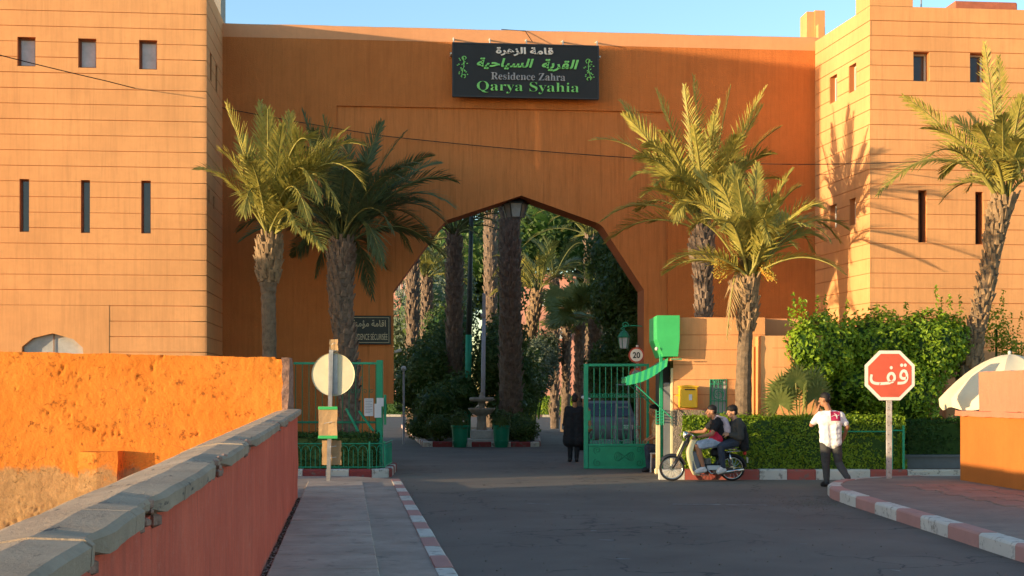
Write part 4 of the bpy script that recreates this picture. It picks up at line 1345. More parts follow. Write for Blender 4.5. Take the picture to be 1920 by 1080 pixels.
D = ('trunk_dark', 'trunk_boot_dark')
B_ = ('trunk', 'trunk_boot')
make_palm('date_palm', 'slim palm with a sunlit upright crown beside the left tower', gpt(506, 28.0), [(505, 640, 0), (503, 545, 0), (503, 515, 0), (505, 470, 0), (507, 448, 0)],
          [0.15, 0.145, 0.15, 0.22, 0.25, 0.15], 28.0,
          [(422, 188, -0.6, 0.1), (502, 196, -0.9, 0.05), (488, 185, 0.9, 0.05), (545, 205, 0.5, 0.15), (588, 268, -1.0, 0.95), (640, 275, 0.2, 0.8), (602, 375, -1.2, 1.2), (582, 415, -1.5, 1.1), (640, 395, -0.9, 1.2), (455, 400, -1.2, 0.9),
           (600, 325, -0.6, 1.0), (692, 350, -0.9, 1.15), (690, 268, -1.1, 0.8), (655, 235, -0.4, 0.35), (432, 330, 0.8, 0.5), (452, 250, 1.0, 0.2), (560, 430, -1.6, 0.7), (640, 290, 0.8, 0.5), (468, 300, -1.7, 0.4), (530, 230, -1.5, 0.2)],
          0.50, 130, B_, 'palm_leaf', 'petiole', 11, extra=6, crown_r=2.2, leaf=0.64)
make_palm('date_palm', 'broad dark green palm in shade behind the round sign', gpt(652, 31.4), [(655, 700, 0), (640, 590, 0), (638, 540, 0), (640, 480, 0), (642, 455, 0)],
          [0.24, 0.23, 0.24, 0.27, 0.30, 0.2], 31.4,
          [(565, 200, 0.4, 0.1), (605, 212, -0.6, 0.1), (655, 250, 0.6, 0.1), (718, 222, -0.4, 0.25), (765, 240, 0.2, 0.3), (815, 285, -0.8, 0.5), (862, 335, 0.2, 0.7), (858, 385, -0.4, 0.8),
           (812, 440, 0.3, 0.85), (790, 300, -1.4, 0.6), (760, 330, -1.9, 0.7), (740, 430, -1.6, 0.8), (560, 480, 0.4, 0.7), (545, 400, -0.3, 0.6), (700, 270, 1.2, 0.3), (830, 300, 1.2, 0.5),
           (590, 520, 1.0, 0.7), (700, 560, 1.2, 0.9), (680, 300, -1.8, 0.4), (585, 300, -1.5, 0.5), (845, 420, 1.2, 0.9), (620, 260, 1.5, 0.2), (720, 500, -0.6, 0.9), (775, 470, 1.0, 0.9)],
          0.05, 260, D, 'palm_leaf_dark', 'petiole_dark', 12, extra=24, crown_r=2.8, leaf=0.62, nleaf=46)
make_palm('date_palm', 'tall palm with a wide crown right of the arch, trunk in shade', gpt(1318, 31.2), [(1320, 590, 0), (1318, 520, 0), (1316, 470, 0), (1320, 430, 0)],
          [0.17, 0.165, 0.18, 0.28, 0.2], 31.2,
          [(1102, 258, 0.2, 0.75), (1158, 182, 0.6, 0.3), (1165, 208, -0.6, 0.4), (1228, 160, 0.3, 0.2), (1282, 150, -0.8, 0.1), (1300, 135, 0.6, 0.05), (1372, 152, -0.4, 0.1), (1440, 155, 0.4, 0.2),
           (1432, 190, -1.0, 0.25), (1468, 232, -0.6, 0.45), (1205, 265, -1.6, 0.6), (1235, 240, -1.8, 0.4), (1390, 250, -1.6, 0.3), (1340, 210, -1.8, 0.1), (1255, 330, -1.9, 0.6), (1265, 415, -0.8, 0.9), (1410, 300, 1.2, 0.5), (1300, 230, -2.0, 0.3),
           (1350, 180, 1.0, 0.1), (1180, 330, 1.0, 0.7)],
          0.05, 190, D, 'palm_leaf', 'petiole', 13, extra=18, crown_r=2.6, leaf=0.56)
p4, h4 = make_palm('date_palm', 'short sunlit palm with orange date stalks in front of the kiosk', gpt(1392, 26.7, 0.1), [(1394, 700, 0), (1398, 620, 0), (1402, 590, 0), (1396, 545, 0), (1408, 522, 0)],
          [0.18, 0.155, 0.14, 0.15, 0.25, 0.15], 26.7,
          [(1302, 315, 0.5, 0.3), (1258, 400, -0.4, 0.9), (1340, 330, -0.8, 0.5), (1372, 305, 0.4, 0.1), (1382, 330, -0.9, 0.1), (1488, 312, 0.2, 0.35), (1502, 345, -0.6, 0.45), (1545, 385, -0.4, 0.6), (1595, 425, 0.3, 0.7),
           (1560, 445, -1.0, 0.75), (1450, 380, -1.5, 0.6), (1442, 450, -1.8, 0.9), (1350, 430, -1.7, 0.7), (1290, 430, 0.8, 0.8), (1530, 470, 0.9, 0.9), (1420, 300, 1.0, 0.1), (1480, 400, 1.2, 0.4), (1580, 450, 0.9, 0.9)],
          0.40, 130, B_, 'palm_leaf', 'petiole', 14, extra=10, crown_r=2.0, leaf=0.50, dead=[(1362, 640, -0.2, 0.9), (1372, 600, 0.2, 0.8)])
# date bunches
for (px, py, w) in ((1350, 490, 0.13), (1440, 492, 0.14)):
    c_ = atZ(px, py, 26.5) - p4.location
    st_ = MB(); fr = MB()
    rnd = random.Random(px)
    for i in range(26):
        e = c_ + Vector((rnd.uniform(-w, w), rnd.uniform(-w, w), rnd.uniform(-0.42, -0.02)))
        m_ = (h4 - p4.location).lerp(e, 0.6) + UP * 0.3
        st_.tube([bez(h4 - p4.location, m_, e, k / 6) for k in range(7)], 0.006, 4)
        for k in range(5):
            fr.ball(e + Vector((rnd.uniform(-.03, .03), rnd.uniform(-.03, .03), rnd.uniform(-.02, 0.14))), 0.013, 5, (1, 1, 1.3))
    so_ = st_.build('fruit_bunch', 'fruit_stalk', p4); fr.build('dates', 'fruit', so_, kind='stuff')
make_palm('date_palm', 'leaning palm with a rough curved trunk by the right edge', gpt(1822, 28.4, 0.1), [(1816, 690, 0), (1825, 640, 0), (1845, 560, 0), (1862, 470, 0), (1870, 420, 0), (1884, 372, 0)],
          [0.26, 0.25, 0.17, 0.15, 0.15, 0.19, 0.24], 28.4,
          [(1688, 175, -0.3, 0.35), (1728, 236, -0.9, 0.5), (1638, 365, -0.4, 0.95), (1845, 72, -0.6, 0.05), (1872, 100, 0.5, 0.05), (1918, 175, -0.8, 0.25), (1965, 200, 0.3, 0.4), (1925, 260, -1.6, 0.5), (1990, 330, -0.4, 0.7),
           (1880, 210, -1.7, 0.3), (1985, 420, 0.4, 0.9), (1950, 130, 0.8, 0.1), (1815, 210, 1.0, 0.3), (1830, 230, -1.3, 0.3), (1915, 330, -1.9, 0.7), (1760, 330, 0.8, 0.7)],
          0.03, 260, B_, 'palm_leaf', 'petiole', 15, extra=9, crown_r=2.5, leaf=0.52)

# clipped hedges and bushes: leaves spread over and under the surface
def leaf_quad(mb, p, nrm, size, rnd):
    t = Vector((rnd.uniform(-1, 1), rnd.uniform(-1, 1), rnd.uniform(-1, 1)))
    t = (t - nrm * t.dot(nrm))
    t = t.normalized() if t.length > 1e-3 else nrm.orthogonal().normalized()
    b_ = nrm.cross(t)
    L = size * rnd.uniform(0.7, 1.25); w = L * rnd.uniform(0.42, 0.6)
    b = len(mb.v)
    mb.v.extend([tuple(p - t * L * .5), tuple(p + b_ * w * .5 + nrm * L * .06), tuple(p + t * L * .5 - nrm * L * .05), tuple(p - b_ * w * .5 + nrm * L * .06)])
    mb.f.append((b, b + 1, b + 2, b + 3))
def hedge(name, label, corners, z0, z1, n, size, mat, seed, group=None, rag=0.05, cat='hedge', core='hedge_leaf_dark'):
    """corners: 4 world xy of the footprint"""
    rnd = random.Random(seed)
    c = [Vector((p[0], p[1], 0)) for p in corners]
    cen = sum(c, Vector()) / 4
    root = empty(name, (cen.x, cen.y, z0), 0, label, cat, group)
    faces = []
    for i in range(4):
        a, b = c[i], c[(i + 1) % 4]
        nr = Vector(((b - a).y, -(b - a).x, 0)).normalized()
        if nr.dot((a + b) / 2 - cen) < 0: nr = -nr
        faces.append(('s', a, b, nr, (b - a).length * (z1 - z0)))
    ta = ((c[1] - c[0]).length + (c[2] - c[3]).length) / 2 * ((c[3] - c[0]).length + (c[2] - c[1]).length) / 2
    faces.append(('t', None, None, UP, ta))
    tot = sum(f[4] for f in faces)
    mb = MB()
    for f in faces:
        for _ in range(int(n * f[4] / tot)):
            u, v = rnd.random(), rnd.random()
            if f[0] == 's': p = f[1].lerp(f[2], u) + UP * (z0 + (z1 - z0) * v)
            else: p = c[0].lerp(c[1], u).lerp(c[3].lerp(c[2], u), v) + UP * z1
            bum = rag * (noise.noise(p * 2.2) + 0.8 * noise.noise(p * 6))
            p = p + f[3] * (bum - abs(rnd.gauss(0, 0.035)) + (0.07 if rnd.random() < 0.03 else 0.0))
            nr = (f[3] + Vector((rnd.gauss(0, .6), rnd.gauss(0, .6), rnd.gauss(0.25, .6)))).normalized()
            leaf_quad(mb, p - Vector((cen.x, cen.y, z0)), nr, size, rnd)
    mb.build('foliage', mat, root, fix=False, kind='stuff')
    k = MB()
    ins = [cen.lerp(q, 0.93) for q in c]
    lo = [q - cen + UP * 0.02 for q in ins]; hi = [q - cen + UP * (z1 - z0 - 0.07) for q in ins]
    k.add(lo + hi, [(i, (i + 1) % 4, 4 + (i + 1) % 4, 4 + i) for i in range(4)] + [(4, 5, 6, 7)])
    k.build('inner_core', core, root)  # solid core added under the leaves, no branches modelled
    return root
def P2(X, Z): q = cz(X, Z); return (q.x, q.y)
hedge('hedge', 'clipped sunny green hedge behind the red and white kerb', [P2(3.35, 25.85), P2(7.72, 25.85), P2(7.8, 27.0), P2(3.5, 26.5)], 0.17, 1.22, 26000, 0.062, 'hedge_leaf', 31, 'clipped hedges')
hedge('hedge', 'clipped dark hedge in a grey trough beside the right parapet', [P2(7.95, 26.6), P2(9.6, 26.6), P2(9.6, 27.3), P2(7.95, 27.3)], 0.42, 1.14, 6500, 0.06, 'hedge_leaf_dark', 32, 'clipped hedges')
pt = MB(); q = cz(8.75, 26.92)
pt.add([cz(X, Z, z) - Vector((q.x, q.y, 0)) for z in (0.0, 0.40) for X, Z in ((7.86, 26.45), (9.7, 26.45), (9.7, 27.45), (7.86, 27.45))], [(0, 3, 2, 1), (4, 5, 6, 7), (0, 1, 5, 4), (1, 2, 6, 5), (2, 3, 7, 6), (3, 0, 4, 7)])
pt = pt.build('planter', 'planter_grey'); pt.location = (q.x, q.y, 0.0); tag(pt, 'long grey trough under the dark hedge', 'planter')
mb = MB(); mb.add([cz(X, Z, z) - Vector((q.x, q.y, 0)) for z in (0.402, 0.44) for X, Z in ((7.82, 26.41), (9.74, 26.41), (9.74, 27.49), (7.82, 27.49))], [(0, 3, 2, 1), (4, 5, 6, 7), (0, 1, 5, 4), (1, 2, 6, 5), (2, 3, 7, 6), (3, 0, 4, 7)]); mb.build('rim', 'planter_grey', pt)
hedge('hedge', 'low dark hedge behind the green railing by the left gate', [P2(-4.7, 26.75), P2(-2.75, 26.75), P2(-2.8, 27.9), P2(-4.8, 27.9)], 0.13, 0.84, 8000, 0.06, 'hedge_leaf_dark', 33, 'clipped hedges', 0.07, core='garden_leaf')

def bush(name, label, blobs, n, size, mat, seed, stems=(), cat='bush', group=None, spikes=0, o0=None, core=0.74):
    """blobs: (centre, (rx,ry,rz)) in world; leaves on and inside the lumps"""
    rnd = random.Random(seed)
    o0 = Vector(o0) if o0 is not None else Vector((blobs[0][0].x, blobs[0][0].y, 0))
    root = empty(name, o0, 0, label, cat, group)
    ws = [r[0] * r[2] for _, r in blobs]; tot = sum(ws)
    mb = MB()
    for (c, r), w in zip(blobs, ws):
        for _ in range(int(n * w / tot)):
            d_ = Vector((rnd.gauss(0, 1), rnd.gauss(0, 1), rnd.gauss(0, 1))).normalized()
            k = 1.0 - abs(rnd.gauss(0, 0.16))
            lump = 1 + 0.22 * noise.noise(Vector((d_.x * 2.3, d_.y * 2.3, d_.z * 2.3)) + c) + 0.16 * noise.noise(Vector((d_.x * 6, d_.y * 6, d_.z * 6)) + c)
            p = c + Vector((d_.x * r[0], d_.y * r[1], d_.z * r[2])) * k * lump
            if p.z < 0.12: continue
            nr = (d_ + Vector((rnd.gauss(0, .6), rnd.gauss(0, .6), rnd.gauss(0.2, .6)))).normalized()
            leaf_quad(mb, p - o0, nr, size, rnd)
    for _ in range(spikes):
        c, r = rnd.choice(blobs)
        a = rnd.uniform(0, 6.283)
        b0 = c + Vector((math.cos(a) * r[0] * .6, math.sin(a) * r[1] * .6, r[2] * 0.8))
        hgt = rnd.uniform(0.25, 0.7); ln = Vector((rnd.uniform(-.15, .15), rnd.uniform(-.1, .1), 1)).normalized()
        for k in range(int(hgt * 60)):
            q = rnd.random()
            leaf_quad(mb, b0 + ln * hgt * q + Vector((rnd.gauss(0, .05), rnd.gauss(0, .05), 0)) * (1.2 - q) - o0, Vector((rnd.gauss(0, 1), rnd.gauss(0, 1), rnd.gauss(0, 1))).normalized(), size * .8, rnd)
    mb.build('foliage', mat, root, fix=False, kind='stuff')
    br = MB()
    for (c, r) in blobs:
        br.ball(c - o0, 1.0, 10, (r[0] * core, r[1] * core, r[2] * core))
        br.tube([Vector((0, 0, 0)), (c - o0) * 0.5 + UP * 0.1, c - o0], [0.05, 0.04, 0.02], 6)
    br.build('inner_core', 'hedge_leaf_dark' if mat != 'olive_leaf' else 'garden_leaf', root, smooth=True)  # solid core lumps added under the leaves, joined by thin stems
    return root
bz = 28.2
bl = [(atZ(1545, 655, bz - .8), (0.75, 0.7, 0.75)), (atZ(1508, 650, 26.75), (0.42, 0.4, 0.5)), (atZ(1520, 690, 26.9), (0.5, 0.4, 0.45)), (atZ(1640, 655, bz - .2), (0.9, 0.8, 0.85)), (atZ(1735, 655, bz), (0.85, 0.8, 0.85)), (atZ(1590, 720, bz - .4), (0.8, 0.7, 0.6)), (atZ(1690, 740, bz - .3), (0.9, 0.8, 0.8)), (atZ(1780, 640, bz + .4), (0.55, 0.6, 0.6)), (atZ(1620, 790, bz), (1.2, 0.6, 0.6))]
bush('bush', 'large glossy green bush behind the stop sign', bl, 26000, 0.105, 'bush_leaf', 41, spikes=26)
bush('bush', 'thin straggly shrub at the foot of the leaning palm', [(atZ(1868, 620, 29.6), (0.28, 0.3, 0.5)), (atZ(1895, 655, 29.6), (0.3, 0.3, 0.3))], 700, 0.09, 'hedge_leaf', 42, spikes=8, core=0.1)

# fan palm between hedge and bush
def fan_palm(name, label, base, stems, leafr, mat, pet, seed, group=None, trunk=None):
    rnd = random.Random(seed)
    o0 = Vector(base)
    root = empty(name, o0, 0, label, 'fan palm', group)
    if trunk:
        trunk_mesh([Vector((0, 0, 0)), trunk * 0.5, trunk], [0.22, 0.17, 0.2], 0.3, 90, root, D, seed)
    st0 = trunk if trunk else Vector((0, 0, 0.1))
    for (tip, face) in stems:
        tip = Vector(tip) - o0
        s_ = MB(); pts = [bez(st0, st0.lerp(tip, .5) + UP * .2, tip, k / 6) for k in range(7)]
        s_.tube(pts, 0.014, 5)
        lf = MB()
        fwd = (tip - st0).normalized(); nr = Vector(face).normalized()
        nr = (nr - fwd * nr.dot(fwd)).normalized(); sd = fwd.cross(nr)
        for k in range(34):
            a = R(-135) + R(270) * k / 33
            d_ = (fwd * math.cos(a) + sd * math.sin(a))
            L = leafr * (1 - 0.25 * abs(a) / R(135)) * rnd.uniform(0.85, 1.05)
            w = leafr * 0.055
            sp = d_.cross(nr).normalized()
            m_ = tip + d_ * L * .55 + nr * L * (0.06 if k % 2 else -0.04); e = tip + d_ * L - UP * L * rnd.uniform(0.02, 0.22)
            lf.add([tip - sp * .004, tip + sp * .004, m_ + sp * w, m_ - sp * w, e], [(0, 1, 2, 3), (3, 2, 4)])
        fo = lf.build('fan_leaf', mat, root, fix=False); s_.build('stalk', pet, fo, smooth=True)
    return root
fz = 26.35
fan_palm('fan_palm', 'small fan palm rising over the sunny hedge', gpt(1497, fz, 0.15),
         [(atZ(px, py, fz + dz_), f) for (px, py, dz_, f) in ((1492, 718, -.3, (0.1, -1, .3)), (1470, 735, -.2, (-.3, -1, .2)), (1520, 722, -.1, (.3, -1, .2)), (1508, 748, -.5, (0.5, -.5, 1)), (1462, 758, -.3, (-.4, -.8, .5)), (1530, 745, -.2, (.4, -1, .4)), (1500, 700, .3, (0.6, -.6, 0.5)))],
         0.50, 'fan_leaf', 'petiole', 51)
# ================================================================== GATE FURNITURE
def spiral(c, U, W, r0, turns, start=0.0, sgn=1, n=26):
    return [c + (U * math.cos(start + sgn * 2 * math.pi * turns * i / n) + W * math.sin(start + sgn * 2 * math.pi * turns * i / n)) * r0 * (1 - 0.85 * i / n) for i in range(n + 1)]
# ---- main sign board
bd = 0.34
SY = WY - bd
s0, s1 = atY(848, 79, SY), atY(1123, 87, SY)
zb0 = zpx(848, 181, SY)
sg = empty('sign_board', (s0.x, SY, zb0), 0, 'black name board with white and green lettering above the archway', 'sign')
o0 = sg.location.copy()
SW, SH = s1.x - s0.x, s0.z - zb0
mb = MB(); mb.cbox((SW / 2, 0.06, SH / 2), (SW, 0.12, SH), 0.012); mb.build('board', 'sign_black', sg)
mb = MB()
for (a, b) in (((0, 0), (SW, 0.035)), ((0, SH - 0.035), (SW, SH)), ((0, 0.0353), (0.035, SH - 0.0353)), ((SW - 0.035, 0.0353), (SW, SH - 0.0353))):
    mb.box((a[0], -0.012, a[1]), (b[0], 0.0, b[1]))
mb.build('border', 'dark_metal', sg)
for u in (0.01, 0.255, 0.505, 0.755, 0.99):
    mb = MB(); mb.tube([(SW * u, 0.06, SH - .02), (SW * u, 0.06, SH + 0.12), (SW * u, bd, SH + 0.16)], 0.02, 6); mb.build('bracket', 'frame_white', sg)
for u, w_ in ((-0.008, 0.80), (1.008, 0.80)):
    mb = MB(); mb.tube([(SW * u, 0.02, SH * w_), (SW * u, bd, SH * w_)], 0.025, 6); mb.build('bracket', 'frame_white', sg)
def bt_(s, mat, x0, x1, y0, y1, bold=0.0, shear=0.0, ya=0.0):
    # zoomed board coordinates (0..1810 x 0..680, y down)
    text_obj(s, mat, sg, Vector((SW * x0 / 1810, -0.013, SH * (1 - y1 / 682))), XX, NY, SW * (x1 - x0) / 1810, SH * (y1 - y0) / 682, 0.02, 'letter', bold, shear)
bt_(arabic('قامة الزهرة'), 'letter_white', 535, 1240, 45, 158, 0.035)
bt_(arabic('القرية'), 'letter_green', 1100, 1560, 188, 345, 0.03, 0.25)
bt_(arabic('السياحية'), 'letter_green', 300, 1002, 188, 330, 0.03, 0.25)
bt_(serif('Residence Zahra'), 'letter_grey', 475, 1390, 368, 460, 0.0)
bt_(serif('Qarya Syahia'), 'letter_green', 300, 1560, 482, 632, -0.012)
for (cx_, m_) in ((130, 1), (1690, -1)):
    mb = MB()
    c = Vector((SW * cx_ / 1810, -0.02, SH * 0.54)); k = SH / 682
    for (dx, dy, r, s_, a) in ((10, -110, 34, 1, 0), (10, 120, 34, -1, 3.1)):
        mb.tube([c + Vector((m_ * (dx + 0) * k, 0, -dy * k)) + (Vector((m_ * math.cos(a + s_ * t_ * 4.4), 0, math.sin(a + s_ * t_ * 4.4)))) * r * k * (1 - .6 * t_) for t_ in [i / 12 for i in range(13)]], 0.011, 5)
    mb.tube([c + Vector((m_ * (14 * math.sin(t_ * 5)) * k, 0, (130 - 260 * t_) * k)) for t_ in [i / 14 for i in range(15)]], 0.010, 5)
    rnd = random.Random(5)
    for i in range(22):
        a = i * 2.4; rr = (14 + 46 * rnd.random()) * k; zc_ = rnd.uniform(-95, 95) * k
        p = c + Vector((math.cos(a) * rr * 0.95, 0, zc_ + math.sin(a) * rr * .4))
        d_ = Vector((math.cos(a), 0, math.sin(a) * .8 + .2)).normalized(); s_ = Vector((-d_.z, 0, d_.x)); L = 26 * k
        mb.add([p, p + d_ * L * .5 + s_ * L * .28, p + d_ * L, p + d_ * L * .5 - s_ * L * .28], [(0, 1, 2, 3)])
    mb.build('floral_ornament', 'letter_green', sg)
# ---- plaque on the left jamb
q0, q1 = atY(652, 588, WY - .03), atY(733, 592, WY - .03); zq = zpx(733, 646, WY - .03)
pq = empty('wall_plaque', (q0.x, WY - .035, zq), 0, 'dark plaque with gold border on the wall left of the arch', 'sign')
W_, H_ = q1.x - q0.x, q1.z - zq
mb = MB(); mb.cbox((W_ / 2, 0.016, H_ / 2), (W_, 0.034, H_), 0.006); mb.build('board', 'plaque_black', pq)
mb = MB()
m_ = 0.045
for (a, b) in (((m_, m_), (W_ - m_, m_ + .012)), ((m_, H_ - m_ - .012), (W_ - m_, H_ - m_)), ((m_, m_ + .0123), (m_ + .012, H_ - m_ - .0123)), ((W_ - m_ - .012, m_ + .0123), (W_ - m_, H_ - m_ - .0123))):
    mb.box((a[0], -.006, a[1]), (b[0], -0.0015, b[1]))
mb.build('border', 'letter_gold', pq)
text_obj(arabic('اقامة مؤمنة'), 'letter_gold', pq, Vector((W_ * .1, -0.002, H_ * .55)), XX, NY, W_ * .78, H_ * .3, 0.008, 'letter', 0.012)
text_obj('RÉSIDENCE SÉCURISÉE', 'letter_gold', pq, Vector((W_ * .08, -0.002, H_ * .16)), XX, NY, W_ * .84, H_ * .26, 0.008, 'letter', 0.006)

# ---- gate leaves
def gate_frame(root, w, h, bar_gap, mat, panel_h, scroll=True, post=0.10, first=0.1):
    def bar(a, b, r=0.012, name='bar', n=6, m=mat):
        mb = MB(); mb.tube([a, b], r, n); return mb.build(name, m, root)
    mb = MB(); mb.cbox((post / 2, 0, h / 2), (post, 0.07, h), 0.008); mb.build('stile', mat, root)
    mb = MB(); mb.cbox((w - 0.03, 0, h / 2), (0.06, 0.06, h), 0.008); mb.build('stile', mat, root)
    mb = MB(); mb.cbox((w / 2 + (post - .06) / 2, 0, h - 0.03), (w - post - .06 - 0.004, 0.06, 0.06), 0.008); mb.build('rail', mat, root)
    return bar
GZ = 29.4
gl = empty('gate_leaf', cz(Xp(1094.5, GZ), GZ), -YAW, 'open green metal gate leaf with scrollwork beside the kiosk', 'gate', 'green gate leaves')
w, h = (1217 - 1094.5) / FPX * GZ, 2.34
bar = gate_frame(gl, w, h, .14, 'green_rail', .5)
mb = MB(); mb.cbox((w / 2 + .02, 0, 0.27), (w - .17, 0.025, 0.46), 0.004); pnl = mb.build('panel', 'green_paint', gl)
for zz in (0.025, 0.53):
    mb = MB(); mb.cbox((w / 2 + .02, 0, zz), (w - .168, 0.05, 0.05), 0.006); mb.build('rail', 'green_rail', gl)
mb = MB()
for (cx_, sx) in ((0.30, 1), (w - .22, -1)):
    for zz, sz in ((0.13, 1), (0.41, -1)):
        mb.tube(spiral(Vector((cx_, -0.016, zz)), XX * sx, UP * sz, 0.09, 1.4, 2.0), 0.007, 5)
for k in range(5):
    mb.tube([Vector((w * .62 + .22 * math.cos(t_ * 6.28) * (1 - k * .17), -0.016, .27 + .1 * math.sin(t_ * 12.57) * (1 - k * .17))) for t_ in [i / 28 for i in range(29)]], 0.006, 5)
mb.build('panel_ornament', 'green_dark', pnl)
n = 10
for i in range(1, n):
    x = 0.1 + (w - .16) * i / n
    bar((x, 0, .555), (x, 0, h - .06), 0.010)
mb = MB()
for i in range(n * 2):
    x = 0.1 + (w - .16) * (i + .5) / (n * 2)
    mb.tube(spiral(Vector((x, -.014, 1.62)), XX * (1 if i % 2 else -1), UP, 0.055, 1.2, 0.5), 0.007, 5)
mb.build('scroll_band', 'green_rail', gl, kind='stuff')
mb = MB()
for i in range(n):
    x = 0.1 + (w - .16) * (i + .5) / n
    if i % 2 == 0:
        mb.tube([(x, -.014, .60), (x + .05, -.014, .72), (x, -.014, .84), (x - .05, -.014, .72), (x, -.014, .60)], 0.008, 5)
        for s_ in (-1, 1):
            mb.tube(spiral(Vector((x + s_ * .035, -.014, .93)), XX * s_, UP, 0.045, 1.1, 2.2), 0.007, 5)
    mb.tube(spiral(Vector((x, -.014, .585)), XX * (1 if i % 2 else -1), UP, 0.04, 1.2, 0), 0.007, 5)
mb.build('lower_scrolls', 'green_rail', gl, kind='stuff')
mb = MB(); mb.cbox((0.12, -.02, 1.18), (.07, .05, .22), 0.012); mb.build('lock_box', 'green_paint', gl)

FZ = 28.6
fl = empty('gate_leaf', cz(Xp(550, FZ), FZ), -YAW, 'green barred gate leaf with thick post behind the left hedge', 'gate', 'green gate leaves')
w, h = (706 - 550) / FPX * FZ, 2.36
mb = MB(); mb.cbox((w + .07, 0, h / 2 + .02), (0.14, 0.14, h + .04), 0.01); mb.build('post', 'green_paint', fl)
for zz in (h - .03, 1.05, 0.2):
    mb = MB(); mb.cbox((w / 2, 0, zz), (w - .004, 0.04, 0.05), 0.006); mb.build('rail', 'green_dark' if zz < 2 else 'green_rail', fl)
i = 0
while 0.05 + i * .145 < w:
    x = 0.05 + i * .145
    mb = MB(); mb.tube([(x, 0, .1), (x, 0, h - .055)], 0.010, 6); mb.build('bar', 'green_dark', fl); i += 1
for (a, b) in (((1.15, 1.35), (1.42, .85)), ((1.43, 1.3), (1.75, .85))):
    mb = MB(); mb.tube([(a[0], -.06, a[1]), (b[0], -.06, b[1])], 0.03, 5); mb.build('brace', 'green_rail', fl)
mb = MB()
for i in range(6):
    mb.tube(spiral(Vector((1.0 + i * .14, -.02, 1.72)), XX * (1 if i % 2 else -1), UP, 0.05, 1.2, .5), 0.006, 5)
mb.build('scroll_band', 'green_dark', fl, kind='stuff')
mb = MB(); mb.tube([(w + .19, -.05, 1.0), (w + .19, -.05, 1.65)], 0.03, 6); mb.build('latch_post', 'green_paint', fl)
# notices taped to it
for (a, b, c, e, lab, kk) in ((683, 700, 747, 780, 'printed white notice on the bars of the left gate', 0), (706, 719.5, 746, 762, 'blank white notice high on the green gate post', 1), (702, 715, 757, 783, 'curled white notice below another on the green gate post', 2)):
    zf = FZ - .12 - .02 * kk
    p0, p1 = atZ(a, e, zf), atZ(b, c, zf)
    no = empty('paper_notice', p0, -YAW, lab, 'notice', 'notices on the left gate')
    W_ = (b - a) / FPX * zf; H_ = p1.z - p0.z
    mb = MB()
    for i in range(6):
        for j in range(2):
            mb.v.append((W_ * i / 5, -.012 * math.sin(i / 5 * 3.14) * (1 - j * .6), H_ * j))
    for i in range(5): mb.f.append((i * 2, i * 2 + 2, i * 2 + 3, i * 2 + 1))
    mb.build('sheet', 'paper', no)
    if kk == 0:
        mb = MB()
        for j in range(9):
            zz = H_ * (.9 - j * .09)
            mb.box((W_ * .12, -.0165, zz), (W_ * (.88 - .2 * (j % 3 == 2)), -.0155, zz + .009))
        mb.build('print', 'print_grey', no)

# ---- low hooped railing round the left bed
rl_ = empty('railing', cz(-4.6, 26.35, 0.15), -YAW, 'low green hooped railing in front of the dark hedge', 'railing')
path = [(0, 0), (1.75, 0), (1.93, .08), (2.02, .3), (2.02, 2.0)]
def walk(path, step):
    out = []; rem = 0.0
    for (a, b) in zip(path, path[1:]):
        a, b = Vector((*a, 0)), Vector((*b, 0)); L = (b - a).length; s_ = rem
        while s_ < L: out.append(a.lerp(b, s_ / L)); s_ += step
        rem = s_ - L
    return out
for zz in (0.52, 0.05):
    mb = MB(); mb.tube([Vector((*p, zz)) for p in path], 0.011, 6); mb.build('rail', 'green_rail', rl_)
ps = walk(path, 0.095)
for i, p in enumerate(ps):
    mb = MB()
    if i % 2 == 0 and i + 2 < len(ps):
        q = ps[i + 2]; m_ = (p + q) / 2
        mb.tube([p, p + UP * .36, p.lerp(m_, .3) + UP * .45, m_ + UP * .49, q.lerp(m_, .3) + UP * .45, q + UP * .36], 0.006, 5)
    else:
        mb.tube([p + UP * .05, p + UP * .4], 0.006, 5)
    mb.build('hoop' if i % 2 == 0 else 'bar', 'green_rail', rl_)
for p in (path[0], path[1], path[3]):
    mb = MB(); mb.tube([(*p, -.1), (*p, .56)], 0.018, 6); mb.build('post', 'green_rail', rl_)
# rail clips in the sunny hedge
rg = empty('railing', cz(Xp(1655, 25.72), 25.72, .15), -YAW, 'green rail posts half buried in the sunny hedge by the stop sign', 'railing')
for px in (1672, 1694):
    x = (px - 1655) / FPX * 25.72
    mb = MB(); mb.cbox((x, 0, .45), (.04, .04, .9), .005); mb.build('post', 'green_rail', rg)
mb = MB(); mb.tube([(-.95, 0, .78), (.2, 0, .78)], .012, 6); mb.build('rail', 'green_rail', rg)
mb = MB(); mb.tube([(.2, 0, .80), (.42, 0, .80)], .014, 6); mb.build('rail', 'green_rail', rg)

# ---- round sign seen from behind, with boards tied to its post
rz = 23.7
rs = empty('round_sign', gpt(616, rz, .09), -YAW, 'back of a round traffic sign on a grey post by the parapet end', 'sign')
k = rz / FPX
def L(px, py): return ((px - 616) * k, EYE + (HOR - py) * k - .09)
def disc(r, t, c, n=36, lip=0.012):
    mb = MB(); prof = [(0, -t / 2), (r - lip, -t / 2), (r, -t / 2 - lip), (r, t / 2), (0, t / 2)]
    b = len(mb.v)
    for (rr, y) in prof:
        for i in range(n):
            a = 2 * math.pi * i / n
            mb.v.append((c[0] + rr * math.cos(a), c[1] + y, c[2] + rr * math.sin(a)))
    for i in range(len(prof) - 1):
        for j in range(n):
            mb.f.append((i * n + j, i * n + (j + 1) % n, (i + 1) * n + (j + 1) % n, (i + 1) * n + j))
    return mb
x, zz = L(624, 702)
disc(40.5 * k, .015, (x, 0.055, zz)).build('disc', 'sign_back', rs)
mb = MB()
h0 = EYE + (HOR - 656) * k - .09
lean = .012
